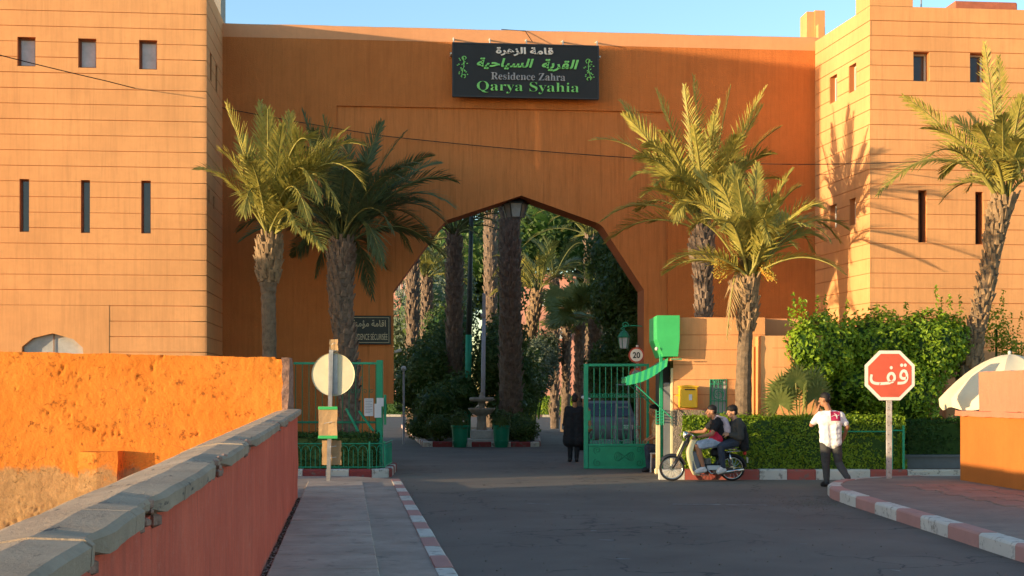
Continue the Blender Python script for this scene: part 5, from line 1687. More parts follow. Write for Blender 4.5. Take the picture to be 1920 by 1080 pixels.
for sx, m_ in ((-.028, 0), (0.0, 1)):
    pass
mb.add([(-.035 + (0 if z_ == 0 else .05), y, z_) for z_ in (0, h0) for y in (-.03, .03)] + [(.035 + (0 if z_ == 0 else .05), y, z_) for z_ in (0, h0) for y in (-.03, .03)],
       [(0, 1, 3, 2), (4, 6, 7, 5), (0, 4, 5, 1), (2, 3, 7, 6), (0, 2, 6, 4), (1, 5, 7, 3)])
mb.build('post', 'galvanised', rs)
mb = MB(); mb.cbox((.04, -.032, zz), (.012, .004, .74), 0); mb.cbox((.075, .036, zz), (.17, .014, .72), .004); mb.build('stiffener', 'galvanised', rs)
for (a, b, c, e, y, lab, bands) in ((598, 633, 762, 822, -.05, 'cardboard panel with green bands tied to the round sign post', True), (603, 639, 826, 872, .05, 'bare cardboard sheet tied low behind the round sign post', False), (617, 633, 636, 668, .045, 'cardboard scrap stuck up above the round sign', False)):
    x0, z1 = L(a, c); x1, z0 = L(b, e)
    bo = empty('cardboard_panel', rs.matrix_basis @ Vector((x0, y, z0)), -YAW, lab, 'cardboard', 'cardboard on the sign post')
    W_, H_ = x1 - x0, z1 - z0
    mb = MB(); n = 6; m = 8
    for s_ in (0, .006):
        for i in range(n + 1):
            for j in range(m + 1):
                jx = .008 * noise.noise(Vector((j * .9, i * .9, s_ + a))); mb.v.append((W_ * i / n + (jx * 1.5 if i in (0, n) else 0), s_ + .012 * math.sin(i / n * 3.1) + .01 * noise.noise(Vector((i * .5, j * .5, a))), H_ * j / m + (jx if j in (0, m) else 0)))
    q = (n + 1) * (m + 1)
    for s_ in (0, q):
        for i in range(n):
            for j in range(m):
                A_ = s_ + i * (m + 1) + j; mb.f.append((A_, A_ + m + 1, A_ + m + 2, A_ + 1))
    rim = [i * (m + 1) for i in range(n + 1)] + [n * (m + 1) + j for j in range(1, m + 1)] + [i * (m + 1) + m for i in range(n - 1, -1, -1)] + [j for j in range(m - 1, 0, -1)]
    for A_, B2 in zip(rim, rim[1:] + rim[:1]): mb.f.append((A_, B2, B2 + q, A_ + q))
    mb.build('sheet', 'cardboard', bo)
    if bands:
        for zz_ in (.025, H_ - .03):
            mb = MB(); mb.cbox((W_ / 2, -.008, zz_), (W_ * 1.04, .012, .055), .004); mb.build('tape_band', 'green_bright', bo)
    mb = MB()
    for zz_ in ([H_ * .5] if bands else [H_ * .75, H_ * .3]):
        mb.tube([(W_ * .3, -.03, zz_ - .02), (W_ * .5, -.09 if not bands else -.02, zz_), (W_ * .75, -.02, zz_ + .01)], .005, 5)
    mb.build('string', 'frame_white', bo)
# ---- stop sign
sz = 23.3
ss = empty('stop_sign', gpt(1667, sz, .165), -YAW + .0, 'red octagonal stop sign with white arabic lettering', 'sign')
k = sz / FPX
c0 = EYE + (HOR - 704) * k - .165
rr = 46.5 * k / math.cos(R(22.5))
oc = lambda r: [(r * math.cos(R(22.5 + 45 * i)), c0 + r * math.sin(R(22.5 + 45 * i))) for i in range(8)]
mb = MB(); mb.prism(oc(rr), -.045, -.030, 'xz'); mb.build('plate', 'sign_white', ss)
mb = MB(); mb.prism(oc(rr * .87), -.049, -.0455, 'xz'); mb.build('red_field', 'sign_red', ss)
text_obj(arabic('قف'), 'sign_white', ss, Vector((-.355, -.0495, c0 - .17)), XX, NY, .68, .38, .004, 'letter', .008)
mb = MB(); mb.cbox((0.0, 0, (c0 + .42) / 2), (.095, .05, c0 + .42), .004); mb.build('post', 'pole_paint', ss)
for zz_ in (c0 - .2, c0 + .2):
    mb = MB(); mb.cbox((0, -.028, zz_), (.16, .006, .04), 0); mb.build('clamp', 'galvanised', ss)
mb = MB()
for i in range(7): mb.tube([(-.012, -.0255, .3 + i * .16), (-.012, -.027, .3 + i * .16)], .009, 6)
mb.build('bolt_holes', 'dark_metal', ss, kind='stuff')
# ---- 20 sign and the no-parking disc below it
tz = 30.3
ts = empty('speed_sign', gpt(1194, tz), -YAW, 'round speed limit sign reading 20 above the green gate', 'sign')
k = tz / FPX
def L2(px, py): return ((px - 1194) * k, EYE + (HOR - py) * k)
x, zz = L2(1193, 666)
disc(14.8 * k, .012, (x, -.03, zz)).build('disc', 'sign_red', ts)
disc(11.8 * k, .004, (x, -.052, zz), lip=.0).build('white_field', 'sign_white', ts)
text_obj('20', 'black_mark', ts, Vector((x - .085, -.054, zz - .07)), XX, NY, .17, .14, .003, 'letter', .025)
x, zz = L2(1193, 704)
d2 = disc(14.5 * k, .012, (x, -.03, zz)); d2.build('lower_disc', 'sign_red', ts)
disc(10 * k, .004, (x, -.052, zz), lip=.0).build('lower_field', 'letter_grey', ts)
mb = MB(); mb.tube([(0.01, 0, 0), (0.01, 0, zz + .7)], .03, 8); mb.build('post', 'pole_paint', ts)
# ---- kiosk
KF = 27.35
kx0, kx1 = Xp(1262, KF), Xp(1434, KF)
ks = empty('guard_kiosk', cz(kx0, KF), -YAW, 'small orange guard kiosk with pebbled base by the gate', 'kiosk')
kw = kx1 - kx0; kh = EYE + (HOR - 595) / FPX * KF
kl = lambda px: (px - 1262) / FPX * KF
khz = lambda py: EYE + (HOR - py) / FPX * KF
wn_ = (kl(1331), kl(1362), khz(775), khz(711))
O = Vector((0, 0, 0))
dado = khz(767)
kb = [dado, khz(740), khz(712), khz(684), khz(656), khz(628), kh]
panel(MB(), O, XX, NY, 0, kw, 0, kh, [wn_], .2).build('wall_core', 'groove_stucco', ks)
for a, b in zip(kb, kb[1:]):
    panel(MB(), O + NY * .02, XX, NY, 0, kw, a + .006, b - .006, [wn_], .024).build('wall_band', 'tower_stucco', ks)
panel(MB(), O + NY * .035, XX, NY, 0, kw, .0, dado - .012, [wn_], .039).build('pebble_base', 'pebble_dash', ks)
mb = MB(); mb.box((-.02, -.05, dado - .011), (kl(1332), -.0005, dado + .012)); mb.build('base_trim', 'pier_stucco', ks)
mb = MB(); mb.box((0.0, .2, 0), (.15, 2.1, kh - .003)); mb.box((kw - .15, .2, 0), (kw, 2.6, kh - .003)); mb.box((.0, 2.1, 0), (kw, 2.6, kh - .003)); mb.build('side_wall', 'tower_stucco', ks)
mb = MB(); mb.box((.02, .02, kh - .2), (kw - .02, 2.6, kh - .05)); mb.build('roof', 'band_stucco', ks)
# grille window
gwn = MB(); gwn.box((wn_[0], .1, wn_[2]), (wn_[1], .12, wn_[3])); go = gwn.build('window', 'glass_curtain', ks)
mb = MB()
for x in [wn_[0] + (wn_[1] - wn_[0]) * i / 4 for i in range(5)]: mb.tube([(x, -.03, wn_[2]), (x, -.03, wn_[3])], .009, 5)
for z_ in (wn_[2] + .01, wn_[2] + .26, wn_[3] - .1, wn_[3] - .01): mb.tube([(wn_[0], -.03, z_), (wn_[1], -.03, z_)], .010, 5)
cxm = (wn_[0] + wn_[1]) / 2; czm = wn_[2] + .40
mb.tube([(cxm + .11 * math.cos(a * .3), -.035, czm + .11 * math.sin(a * .3)) for a in range(22)], .010, 5)
mb.tube(spiral(Vector((cxm, -.035, czm)), XX, UP, .08, 1.3), .009, 5)
for s_ in (-1, 1): mb.tube(spiral(Vector((cxm + s_ * .07, -.035, wn_[3] - .05)), XX * s_, UP, .045, 1.2), .008, 5)
mb.build('grille', 'green_rail', go)
mb = MB(); mb.box((wn_[0] - .001, -.02, wn_[2] - .02), (wn_[0] + .03, .1, wn_[3])); mb.build('reveal', 'green_paint', go)
# front pilaster block to the right
px0, px1 = kl(1416), kl(1530)
mb = MB(); mb.box((px0, -.62, 0), (px1, .02, khz(632))); mb.build('pilaster', 'tower_stucco', ks)
for z_ in (khz(655), khz(690)):
    mb = MB(); mb.box((kl(1437), -.6235, z_), (px1, -.6205, z_ + .012)); mb.build('groove', 'groove_stucco', ks)
mb = MB(); mb.tube([(px0 - .05, -.05, .2), (px0 - .05, -.05, khz(650))], .022, 6); mb.build('drain_pipe', 'tower_stucco', ks)
MB().box((kw + .005, .3, 0), (kl(1540), .5, kh - .01)).build('rear_wall', 'band_stucco', ks)
# entrance on the side: green frame, cream half door, counter cage
mb = MB(); mb.cbox((kl(1240), .06, 1.25), (.07, .06, 2.5), .006); mb.build('door_post', 'green_paint', ks)
mb = MB(); mb.cbox((kl(1234), .02, .52), (.09, .05, 1.0), .006); mb.build('door_panel', 'cream_paint', ks)
mb = MB(); mb.cbox((kl(1253), .04, .95), (.19, .03, 1.9), .006); mb.build('door_leaf', 'planter_grey', ks)
mb = MB(); mb.cbox((kl(1259.5), .0, 1.1), (.05, .06, 2.2), .006); mb.build('door_jamb', 'cream_paint', ks)
mb = MB(); mb.box((kl(1248), .5, 0), (-.004, 1.9, khz(676))); mb.build('entrance_shade_box', 'dark_metal', ks)  # solid dark box standing in for the shade inside the doorway
mb = MB(); mb.cbox((kl(1234), .03, .06), (.14, .12, .12), .02); mb.build('door_stop', 'cream_paint', ks)
mb = MB()
for i in range(5):
    z_ = 1.05 + i * .06
    mb.tube([(kl(1228), -.16, z_), (kl(1242), -.16, z_ + .03), (kl(1245), .06, z_ + .03)], .012, 5)
for x in (1229, 1236, 1243): mb.tube([(kl(x), -.16, 1.03), (kl(x), -.16, 1.34)], .012, 5)
mb.build('counter_cage', 'green_rail', ks)
# hood over the entrance: a tapering green box
hb = MB()
a0, a1 = kl(1229), kl(1271); b0, b1 = kl(1241), kl(1268)
zt_, zm_, zl_ = khz(593), khz(640), khz(669)
y0, y1 = -.30, 1.25
hv = [(a0, y0, zt_), (a1, y0, zt_), (a1, y1, zt_), (a0 - .0, y1, zt_), (a0, y0, zm_ + .03), (a1, y0, zm_ + .03), (a1, y1, zm_ + .03), (a0, y1, zm_ + .03), (b0, y0 + .0, zl_), (b1, y0 + .0, zl_), (b1, y1, zl_), (b0, y1, zl_)]
hv = [Vector(v_) for v_ in hv]
hb.add(hv, [(0, 1, 2, 3), (0, 4, 5, 1), (1, 5, 6, 2), (2, 6, 7, 3), (3, 7, 4, 0), (4, 8, 9, 5), (5, 9, 10, 6), (6, 10, 11, 7), (7, 11, 8, 4), (8, 11, 10, 9)])
hb.build('hood', 'green_bright', ks)
mb = MB(); mb.ball((kl(1228), -.32, khz(655)), .04, 8); mb.build('hood_lamp', 'frame_white', ks)
# awning on arms
aw_ = empty('awning', ks.matrix_basis @ Vector((kl(1250), -.25, khz(674))), -YAW, 'green striped canvas awning on folding arms at the kiosk door', 'awning')
strp = [MB() for _ in range(28)]
dx = kl(1174) - kl(1250); dzz = (khz(708) - khz(674))
ny = 14
for j in range(ny):
    for i in range(10):
        u0, u1 = i / 10, (i + 1) / 10
        f = lambda u: (dx * u, dzz * u - .05 * math.sin(u * 3.14) * (1 - .3 * u))
        m_ = strp[j]
        (xa, za), (xb, zb) = f(u0), f(u1)
        ya, yb2 = 1.3 * j / ny, 1.3 * (j + 1) / ny
        m_.add([(xa, ya, za), (xb, ya, zb), (xb, yb2, zb), (xa, yb2, za)], [(0, 1, 2, 3)])
    m_.add([(dx, ya, dzz), (dx, yb2, dzz), (dx - .01, yb2, dzz - .1), (dx - .01, (ya + yb2) / 2, dzz - .125), (dx - .01, ya, dzz - .1)], [(0, 1, 2, 3, 4)])
for i in range(14):
    u0, u1 = i / 14, (i + 1) / 14
    (xa, za), (xb, zb) = f(u0), f(u1)
    hv_ = .15 + .05 * math.sin(u0 * 3)
    strp[14 + i].add([(xa, -.01, za + .03), (xb, -.01, zb + .03), (xb - .03, -.04, zb - hv_), (xa - .03, -.04, za - hv_)], [(0, 1, 2, 3)])
for i, q in enumerate(strp): q.build('canvas_stripe', 'green_paint' if i % 2 else 'green_bright', aw_)
for y in (0.02, 1.28):
    mb = MB(); mb.tube([(dx + .03, y, dzz - .02), (kl(1258) - kl(1250), y, khz(784) - khz(674))], .014, 6); mb.build('strut', 'green_rail', aw_)
mb = MB(); mb.tube([(dx, 0, dzz), (dx, 1.3, dzz)], .018, 6); mb.build('front_bar', 'green_rail', aw_)
mb = MB(); mb.tube([(0.05, -.02, .0), (.28, -.02, .0)], .014, 6); mb.build('wall_bar', 'green_rail', aw_)
# ---- yellow letter box
m0 = ks.matrix_basis @ Vector((kl(1271), -.42, khz(765)))
mbx = empty('letter_box', m0, -YAW, 'yellow metal letter box on the kiosk wall', 'letter box')
w, h = (1303 - 1271) / FPX * KF, (765 - 722) / FPX * KF
mb = MB(); mb.cbox((w / 2, .18, h * .46), (w, .36, h * .9), .02); bo = mb.build('body', 'yellow_box', mbx)
mb = MB(); mb.prism([(-.012, h * .9), (w + .012, h * .9), (w + .012, h * .95), (w * .5, h * 1.0), (-.012, h * .97)], -.02, .37, 'xz'); mb.build('lid', 'yellow_box', mbx)
mb = MB(); mb.cbox((w * .55, -.008, h * .8), (w * .6, .012, .022), .003); mb.build('slot', 'dark_metal', mbx)
mb = MB(); mb.cbox((w * .58, -.003, h * .47), (w * .18, .006, h * .25), .002); mb.build('label_plate', 'paper', mbx)
mb = MB(); mb.cbox((-.03, .3, h * .55), (.06, .03, .03), .004); mb.build('hinge', 'yellow_box', mbx)
# ---- umbrella behind the right parapet
uz = 24.6
uc = atZ(1893, 664, uz)
um = empty('parasol', (uc.x, uc.y, .165), -YAW, 'cream market parasol behind the orange parapet', 'parasol')
rad = 1.28; dr = EYE + (HOR - 748) / FPX * uz; tp = uc.z - .165
drop = tp - (dr - .165)
n = 8
tilt = R(2)
for i in range(n):
    mb = MB(); a0, a1 = 2 * math.pi * i / n + .3, 2 * math.pi * (i + 1) / n + .3
    rows = 8
    for j in range(rows + 1):
        t_ = j / rows; r = rad * t_; z_ = tp - drop * (t_ ** 1.75)
        for q in range(5):
            s_ = q / 4; a = a0 + (a1 - a0) * s_
            chord = math.cos((a1 - a0) / 2) / math.cos(a - (a0 + a1) / 2)
            mb.v.append((r * chord * math.cos(a), r * chord * math.sin(a), z_ - .05 * t_ * math.sin(math.pi * s_)))
    for j in range(rows):
        for q in range(4):
            A_ = j * 5 + q; mb.f.append((A_, A_ + 1, A_ + 6, A_ + 5))
    b = len(mb.v)
    for q in range(5):
        v_ = mb.v[rows * 5 + q]; mb.v.append((v_[0] * .985, v_[1] * .985, v_[2] - .15 - .03 * math.sin(q * 1.57)))
    for q in range(4): mb.f.append((rows * 5 + q, rows * 5 + q + 1, b + q + 1, b + q))
    mb.build('canopy_panel', 'umbrella_cloth', um, smooth=True)
    mb = MB(); mb.tube([(0, 0, tp - .35), (rad * .5 * math.cos(a0), rad * .5 * math.sin(a0), tp - drop * .3 - .03)], .01, 5); mb.build('rib', 'frame_white', um)
mb = MB(); mb.tube([(0, 0, 0), (0, 0, tp + .06)], .025, 8); mb.build('pole', 'frame_white', um)
mb = MB(); mb.ball((0, 0, tp + .03), .035, 8); mb.build('finial', 'frame_white', um)
# ---- overhead cables
def cable(label, pts, r=.012):
    n = 24; out = []
    P_ = [Vector(p) for p in pts]
    for s_ in range(len(P_) - 1):
        for i in range(n):
            t_ = i / n; p = P_[s_].lerp(P_[s_ + 1], t_); out.append(p - UP * (.02 * (P_[s_ + 1] - P_[s_]).length * 4 * t_ * (1 - t_) * .25))
    out.append(P_[-1])
    o = P_[0]
    mb = MB(); mb.tube([p - o for p in out], r, 5)
    q = mb.build('overhead_cable', 'cable_black'); q.location = o
    tag(q, label, 'cable', 'overhead cables'); return q
cable('thin black cable sagging across the left tower', [atZ(-120, 72, 27), atZ(200, 152, 29.5), atY(415, 202, 33.7)], .011)
cable('thin black cable running across the gate wall above the arch', [atY(415, 202, 33.7), atY(720, 255, 33.7), atY(1100, 290, 33.7), atY(1420, 307, 33.0), atZ(1636, 306, 30.4), atZ(1960, 290, 29)], .010)
cable('short loose cable running from the roof to the name board', [atY(940, 55, WY + .1), atY(985, 58, WY - .03), atY(998, 78, SY + .1)], .010)
# ---- jamb lantern, camera, lantern under the arch
lp_ = atY(1208, 612, WY + .3)
jl = empty('wall_lantern', lp_, 0, 'green lantern on a scrolled bracket at the right jamb', 'lantern')
ex = atY(1170, 640, WY + .3) - lp_
mb = MB(); mb.tube([(0, 0, .0), (ex.x * .5, 0, .02), (ex.x * 1.0, 0, -.0), (ex.x * 1.15, 0, -.06), (ex.x, 0, -.1), (ex.x * 1.0, 0, -.12)], .014, 6); mb.tube(spiral(Vector((ex.x * .95, 0, .03)), XX, UP, .09, 1.2), .012, 6); mb.build('bracket', 'green_rail', jl)
def lantern_body(root, c, r, h, metal, glass):
    mb = MB(); mb.lathe([(0, h * .62), (r * .12, h * .6), (r * .2, h * .5), (r * .55, h * .42), (r * 1.0, h * .18), (r * 1.02, h * .12), (r * .9, h * .12)], c, 6); mb.build('cap', metal, root)
    mb = MB(); mb.lathe([(r * .86, h * .12), (r * .6, -h * .42), (r * .5, -h * .45), (0, -h * .45)], c, 6); mb.build('glass', glass, root)
    mb = MB()
    for i in range(6):
        a = 2 * math.pi * i / 6
        mb.tube([(c[0] + r * .9 * math.cos(a), c[1] + r * .9 * math.sin(a), c[2] + h * .13), (c[0] + r * .63 * math.cos(a), c[1] + r * .63 * math.sin(a), c[2] - h * .44)], r * .06, 5)
    mb.build('glazing_bars', metal, root, kind='stuff')
lantern_body(jl, (ex.x, 0, -.36), .17, .5, 'green_dark', 'glass_curtain')
ap = atY(966, 366, WY + .7)
al = empty('hanging_lantern', ap, 0, 'large grey lantern hanging under the peak of the arch', 'lantern')
mb = MB(); mb.tube([(0, 0, .05), (0, 0, -.06)], .02, 6); mb.build('chain', 'dark_metal', al)
lantern_body(al, (0, 0, -.32), .36, .62, 'dark_metal', 'letter_grey')
cp = atY(738, 662, WY + .35)
sc_ = empty('security_camera', cp, 0, 'white security camera on the left jamb', 'camera')
mb = MB(); mb.tube([(0, 0, 0), (.06, -.02, .02), (.08, -.02, .05)], .02, 6); mb.build('bracket', 'frame_white', sc_)
mb = MB(); mb.tube([(.02, -.05, .03), (.2, -.05, .08)], .04, 8); mb.build('body', 'frame_white', sc_)
# ================================================================== GARDEN BEHIND THE ARCH
IZ = 41.6
isl = [cz(Xp(752, 66), 66), cz(Xp(792, IZ) , IZ + .15), cz(Xp(800, IZ), IZ), cz(Xp(1004, IZ), IZ), cz(Xp(1014, IZ + .6), IZ + .6), cz(1.0, 47), cz(0.6, 60)]
random.seed(5)
kerb('island_kerb', isl, 0.2, 0.16, ['kerb_dullred', 'kerb_white'], 0.62, side=1)
sheet('planting_bed', [p + CF * .15 for p in isl], 'garden_soil', 0.12, thick=.12)
# fountain with a mast rising from it
fz_ = 42.4
ft = empty('fountain', gpt(903, fz_, .12), -YAW, 'tiered stone fountain on steps between the two green pots', 'fountain')
k = fz_ / FPX
hz = lambda py: EYE + (HOR - py) * k - .12
mb = MB(); mb.cbox((-.03, 0, (hz(822)) / 2), (.96, .9, hz(822)), .02); mb.build('step', 'stone_white', ft)
mb = MB(); mb.cbox((.02, 0, (hz(822) + hz(806)) / 2 + .002), (.76, .7, hz(806) - hz(822) - .004), .02); mb.build('step', 'stone_white', ft)
mb = MB(); mb.lathe([(.17, hz(806)), (.15, hz(790)), (.15, hz(780)), (.2, hz(776))], n=12); mb.build('column', 'stone_pale', ft, smooth=True)
mb = MB(); mb.lathe([(.16, hz(779)), (.34, hz(774)), (.43, hz(768)), (.44, hz(765)), (.38, hz(765)), (.2, hz(769)), (.1, hz(770))], n=20); mb.build('lower_bowl', 'stone_pale', ft, smooth=True)
mb = MB(); mb.lathe([(.12, hz(769)), (.10, hz(760)), (.13, hz(753)), (.36, hz(752.5)), (.40, hz(749)), (.38, hz(745)), (.1, hz(746)), (.06, hz(740)), (.05, hz(735))], n=20); mb.build('upper_bowl', 'stone_pale', ft, smooth=True)
ms_ = empty('mast', cz(Xp(904.5, fz_ + .6), fz_ + .6, .12), -YAW, 'slim pale grey mast behind the fountain', 'mast')
mb = MB(); k2 = (fz_ + .6) / FPX; ht = EYE + (HOR - 550) * k2 - .12; hm = EYE + (HOR - 590) * k2 - .12
mb.tube([(0, 0, 0), (.05, 0, hm)], [.075, .06], 8); mb.build('pole', 'pole_grey', ms_, smooth=True)
mb = MB(); mb.cbox((.055, 0, (hm + ht) / 2), (.11, .06, ht - hm - .004), .01); mb.build('fin', 'pole_grey', ms_)
mb = MB(); mb.cbox((.03, -.04, hm - .02), (.17, .1, .12), .01); mb.build('bracket', 'pole_grey', ms_)
for px, lab in ((862.5, 'green glazed pot left of the fountain'), (940, 'green glazed pot right of the fountain')):
    pt_ = empty('plant_pot', gpt(px, 41.25, 0), 0, lab, 'pot', 'green pots at the fountain')
    mb = MB(); mb.lathe([(0, .01), (.19, .0), (.23, .18), (.24, .2), (.235, .22), (.255, .5), (.262, .62), (.285, .63), (.285, .70), (.25, .70), (.24, .62), (0, .62)], n=24); mb.build('body', 'pot_green', pt_, smooth=False)
    mb = MB(); rnd = random.Random(int(px))
    for _ in range(700):
        d_ = Vector((rnd.gauss(0, 1), rnd.gauss(0, 1), abs(rnd.gauss(0, 1)))).normalized()
        leaf_quad(mb, Vector((d_.x * .3, d_.y * .3, .68 + d_.z * .5)) * rnd.uniform(.8, 1.05), d_, .09, rnd)
    mb.build('plant', 'garden_leaf', pt_, fix=False, kind='stuff')
# two-tone lamp post
zl = 46.0
lp2 = empty('lamp_post', gpt(876, zl), -YAW, 'leaning lamp post painted green below and grey above', 'lamp post')
k = zl / FPX
a_, b_, c_ = Vector((0, 0, 0)), Vector(((879 - 876) * k, 0, EYE + (HOR - 628) * k)), Vector(((884 - 876) * k, 0, EYE + (HOR - 400) * k))
mb = MB(); mb.tube([a_, b_], [.12, .11], 10); mb.build('green_base', 'green_rail', lp2, smooth=True)
mb = MB(); mb.tube([b_, c_], [.10, .07], 10); mb.build('upper_shaft', 'pole_dark', lp2, smooth=True)
bp = empty('bollard_lamp', gpt(757, 44), 0, 'thin grey ball-top post at the left road edge', 'post')
k = 44 / FPX
mb = MB(); mb.tube([(0, 0, 0), (0, 0, EYE + (HOR - 696) * k)], .035, 8); mb.build('post', 'pole_grey', bp)
mb = MB(); mb.ball((0, 0, EYE + (HOR - 691) * k), .09, 12); mb.build('globe', 'ac_white', bp, smooth=True)

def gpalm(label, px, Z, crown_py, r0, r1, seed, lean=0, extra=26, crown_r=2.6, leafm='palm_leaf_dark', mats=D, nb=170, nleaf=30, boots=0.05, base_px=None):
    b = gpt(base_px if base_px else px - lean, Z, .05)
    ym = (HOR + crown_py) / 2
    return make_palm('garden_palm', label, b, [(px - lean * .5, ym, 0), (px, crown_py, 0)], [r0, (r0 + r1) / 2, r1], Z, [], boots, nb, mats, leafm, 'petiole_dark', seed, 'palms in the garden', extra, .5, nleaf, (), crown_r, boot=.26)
gpalm('massive dark palm trunk directly behind the fountain', 955, 44.5, 372, .38, .32, 61, lean=-3, extra=34, crown_r=3.2, nb=260)
gpalm('dark palm by the left jamb, nearest the plaque', 774, 54, 470, .24, .24, 62, extra=26, crown_r=2.6)
gpalm('thick dark palm left of the lamp post', 852, 47, 440, .28, .26, 63, extra=30, crown_r=3.0)
gpalm('palm leaning right with brown leaf stubs right of the big trunk', 1010, 58, 545, .24, .26, 65, lean=38, extra=22, crown_r=2.6, mats=B_, leafm='palm_leaf')
gpalm('thin tall palm in front of the pink house', 1040, 62, 520, .2, .18, 66, extra=20, crown_r=2.4, leafm='palm_leaf_dark')
gpalm('bright palm with a yellow sunlit crown high in the arch', 1108, 60, 445, .26, .26, 67, extra=34, crown_r=3.3, leafm='yellow_leaf')
gpalm('palm crown hanging low left of the arch peak', 920, 64, 400, .32, .32, 70, extra=30, crown_r=3.6, leafm='palm_leaf_dark')
gpalm('pale palm showing sunlit fronds beside the left jamb', 800, 60, 520, .24, .24, 71, extra=24, crown_r=2.6, leafm='yellow_leaf')
for i, (px, Z, py, lab) in enumerate(((1085, 52, 590, 'green fan palm with a bare trunk left of the jamb lantern'), (1112, 48, 600, 'shorter green fan palm nearest the jamb lantern'), (1060, 58, 600, 'fan palm in front of the pink house'), (1125, 56, 540, 'fan palm high behind the jamb lantern'))):
    b = Vector(gpt(px, Z)); top = atZ(px + 3, py, Z) - b
    rnd = random.Random(80 + i)
    stems = []
    for q in range(20):
        a = rnd.random() * 6.283; e = rnd.uniform(-.35, 1.35)
        d_ = Vector((math.cos(a) * math.cos(e), math.sin(a) * math.cos(e), math.sin(e)))
        stems.append((b + top + d_ * rnd.uniform(.7, 1.2), (rnd.gauss(0, .6), rnd.gauss(-.2, .6), 1)))
    fan_palm('fan_palm', lab, b, stems, .75, 'fan_leaf', 'petiole', 90 + i, 'fan palms in the garden', top)
G = 'garden_leaf'
def gbl(*a): return [(atZ(px, py, Z), (rx_, rx_, rz_)) for (px, py, Z, rx_, rz_) in a]
bush('shrub', 'dark dense shrubs massed left of the fountain', gbl((800, 700, 47, 1.0, 1.3), (770, 720, 48, .8, 1.2), (835, 670, 49, 1.1, 1.5), (860, 740, 46, .9, .9), (820, 760, 45, .8, .8), (845, 620, 52, 1.1, 1.2)), 9000, .17, G, 101, cat='shrub', group='garden shrubs')
bush('shrub', 'dark shrub hiding the foot of the massive trunk', gbl((925, 690, 46.5, .9, 1.3), (975, 720, 46.5, .9, 1.2), (960, 770, 45, .8, .8), (945, 640, 48, .9, 1.1)), 7000, .17, G, 102, cat='shrub', group='garden shrubs')
bush('shrub', 'low round shrub at the front of the island, left side', gbl((825, 800, 43.2, .55, .45), (790, 800, 45, .6, .5)), 2500, .1, G, 103, cat='shrub', group='garden shrubs')
bush('shrub', 'low shrub at the front of the island, right side', gbl((985, 806, 42.6, .5, .4), (970, 800, 43.5, .5, .5)), 2200, .1, G, 104, cat='shrub', group='garden shrubs')
bush('shrub', 'silvery olive green shrub right of the massive trunk', gbl((1000, 690, 56, 1.0, 1.25), (1020, 660, 58, .9, 1.0), (990, 720, 55, .8, .8)), 6500, .15, 'olive_leaf', 105, cat='shrub', group='garden shrubs')
tb = atZ(1165, 700, 44)
bush('leafy_tree', 'tall dark leafy tree filling the right side of the arch', gbl((1165, 560, 44, 1.1, 1.5), (1185, 640, 43.5, .9, 1.6), (1150, 690, 44.5, 1.0, 1.2), (1180, 740, 43.5, .9, 1.0), (1145, 480, 47, 1.0, 1.0), (1195, 500, 43, .9, 1.2)), 12000, .17, G, 106, cat='tree', o0=(tb.x, tb.y, 0))
bush('leafy_tree', 'olive green leafy tree behind the left jamb', gbl((800, 590, 70, 2.0, 2.4), (740, 640, 72, 1.8, 1.8), (830, 560, 74, 2, 2.6)), 6000, .26, 'olive_leaf', 107, cat='tree', o0=gpt(790, 71))
for i, (px, py, Z, r, lab) in enumerate(((880, 480, 80, 3.6, 'broad dark tree far behind the lamp post'), (1010, 410, 88, 3.6, 'broad dark tree far behind the arch peak'), (1160, 450, 90, 3.0, 'dark tree behind the yellow crowned palm'))):
    bush('leafy_tree', lab, gbl((px, py, Z, r, r * .85), (px - 40, py + 60, Z, r * .7, r * .7), (px + 45, py + 50, Z + 1, r * .7, r * .65)), 5200, .36, G, 110 + i, cat='tree', group='far trees', o0=gpt(px, Z))
hedge('hedge', 'far clipped hedge across the road right of the fountain', [P2(-1, 98), P2(8.0, 96), P2(8.0, 97.5), P2(-1, 99.5)], 0.15, 1.5, 9000, .16, 'hedge_leaf', 34, 'clipped hedges', .08)
hedge('hedge', 'far clipped hedge left of the fountain', [P2(-14, 100), P2(-6.2, 98), P2(-6.2, 99.5), P2(-14, 101.5)], 0.15, 1.5, 7000, .16, 'hedge_leaf_dark', 35, 'clipped hedges', .08)
random.seed(8)
kerb('far_kerb', [cz(-14, 99.5), cz(-6, 97.5), cz(-1, 97.5), cz(8, 95.5)], .3, .18, ['stone_pale', 'kerb_black'], 1.2, side=1)
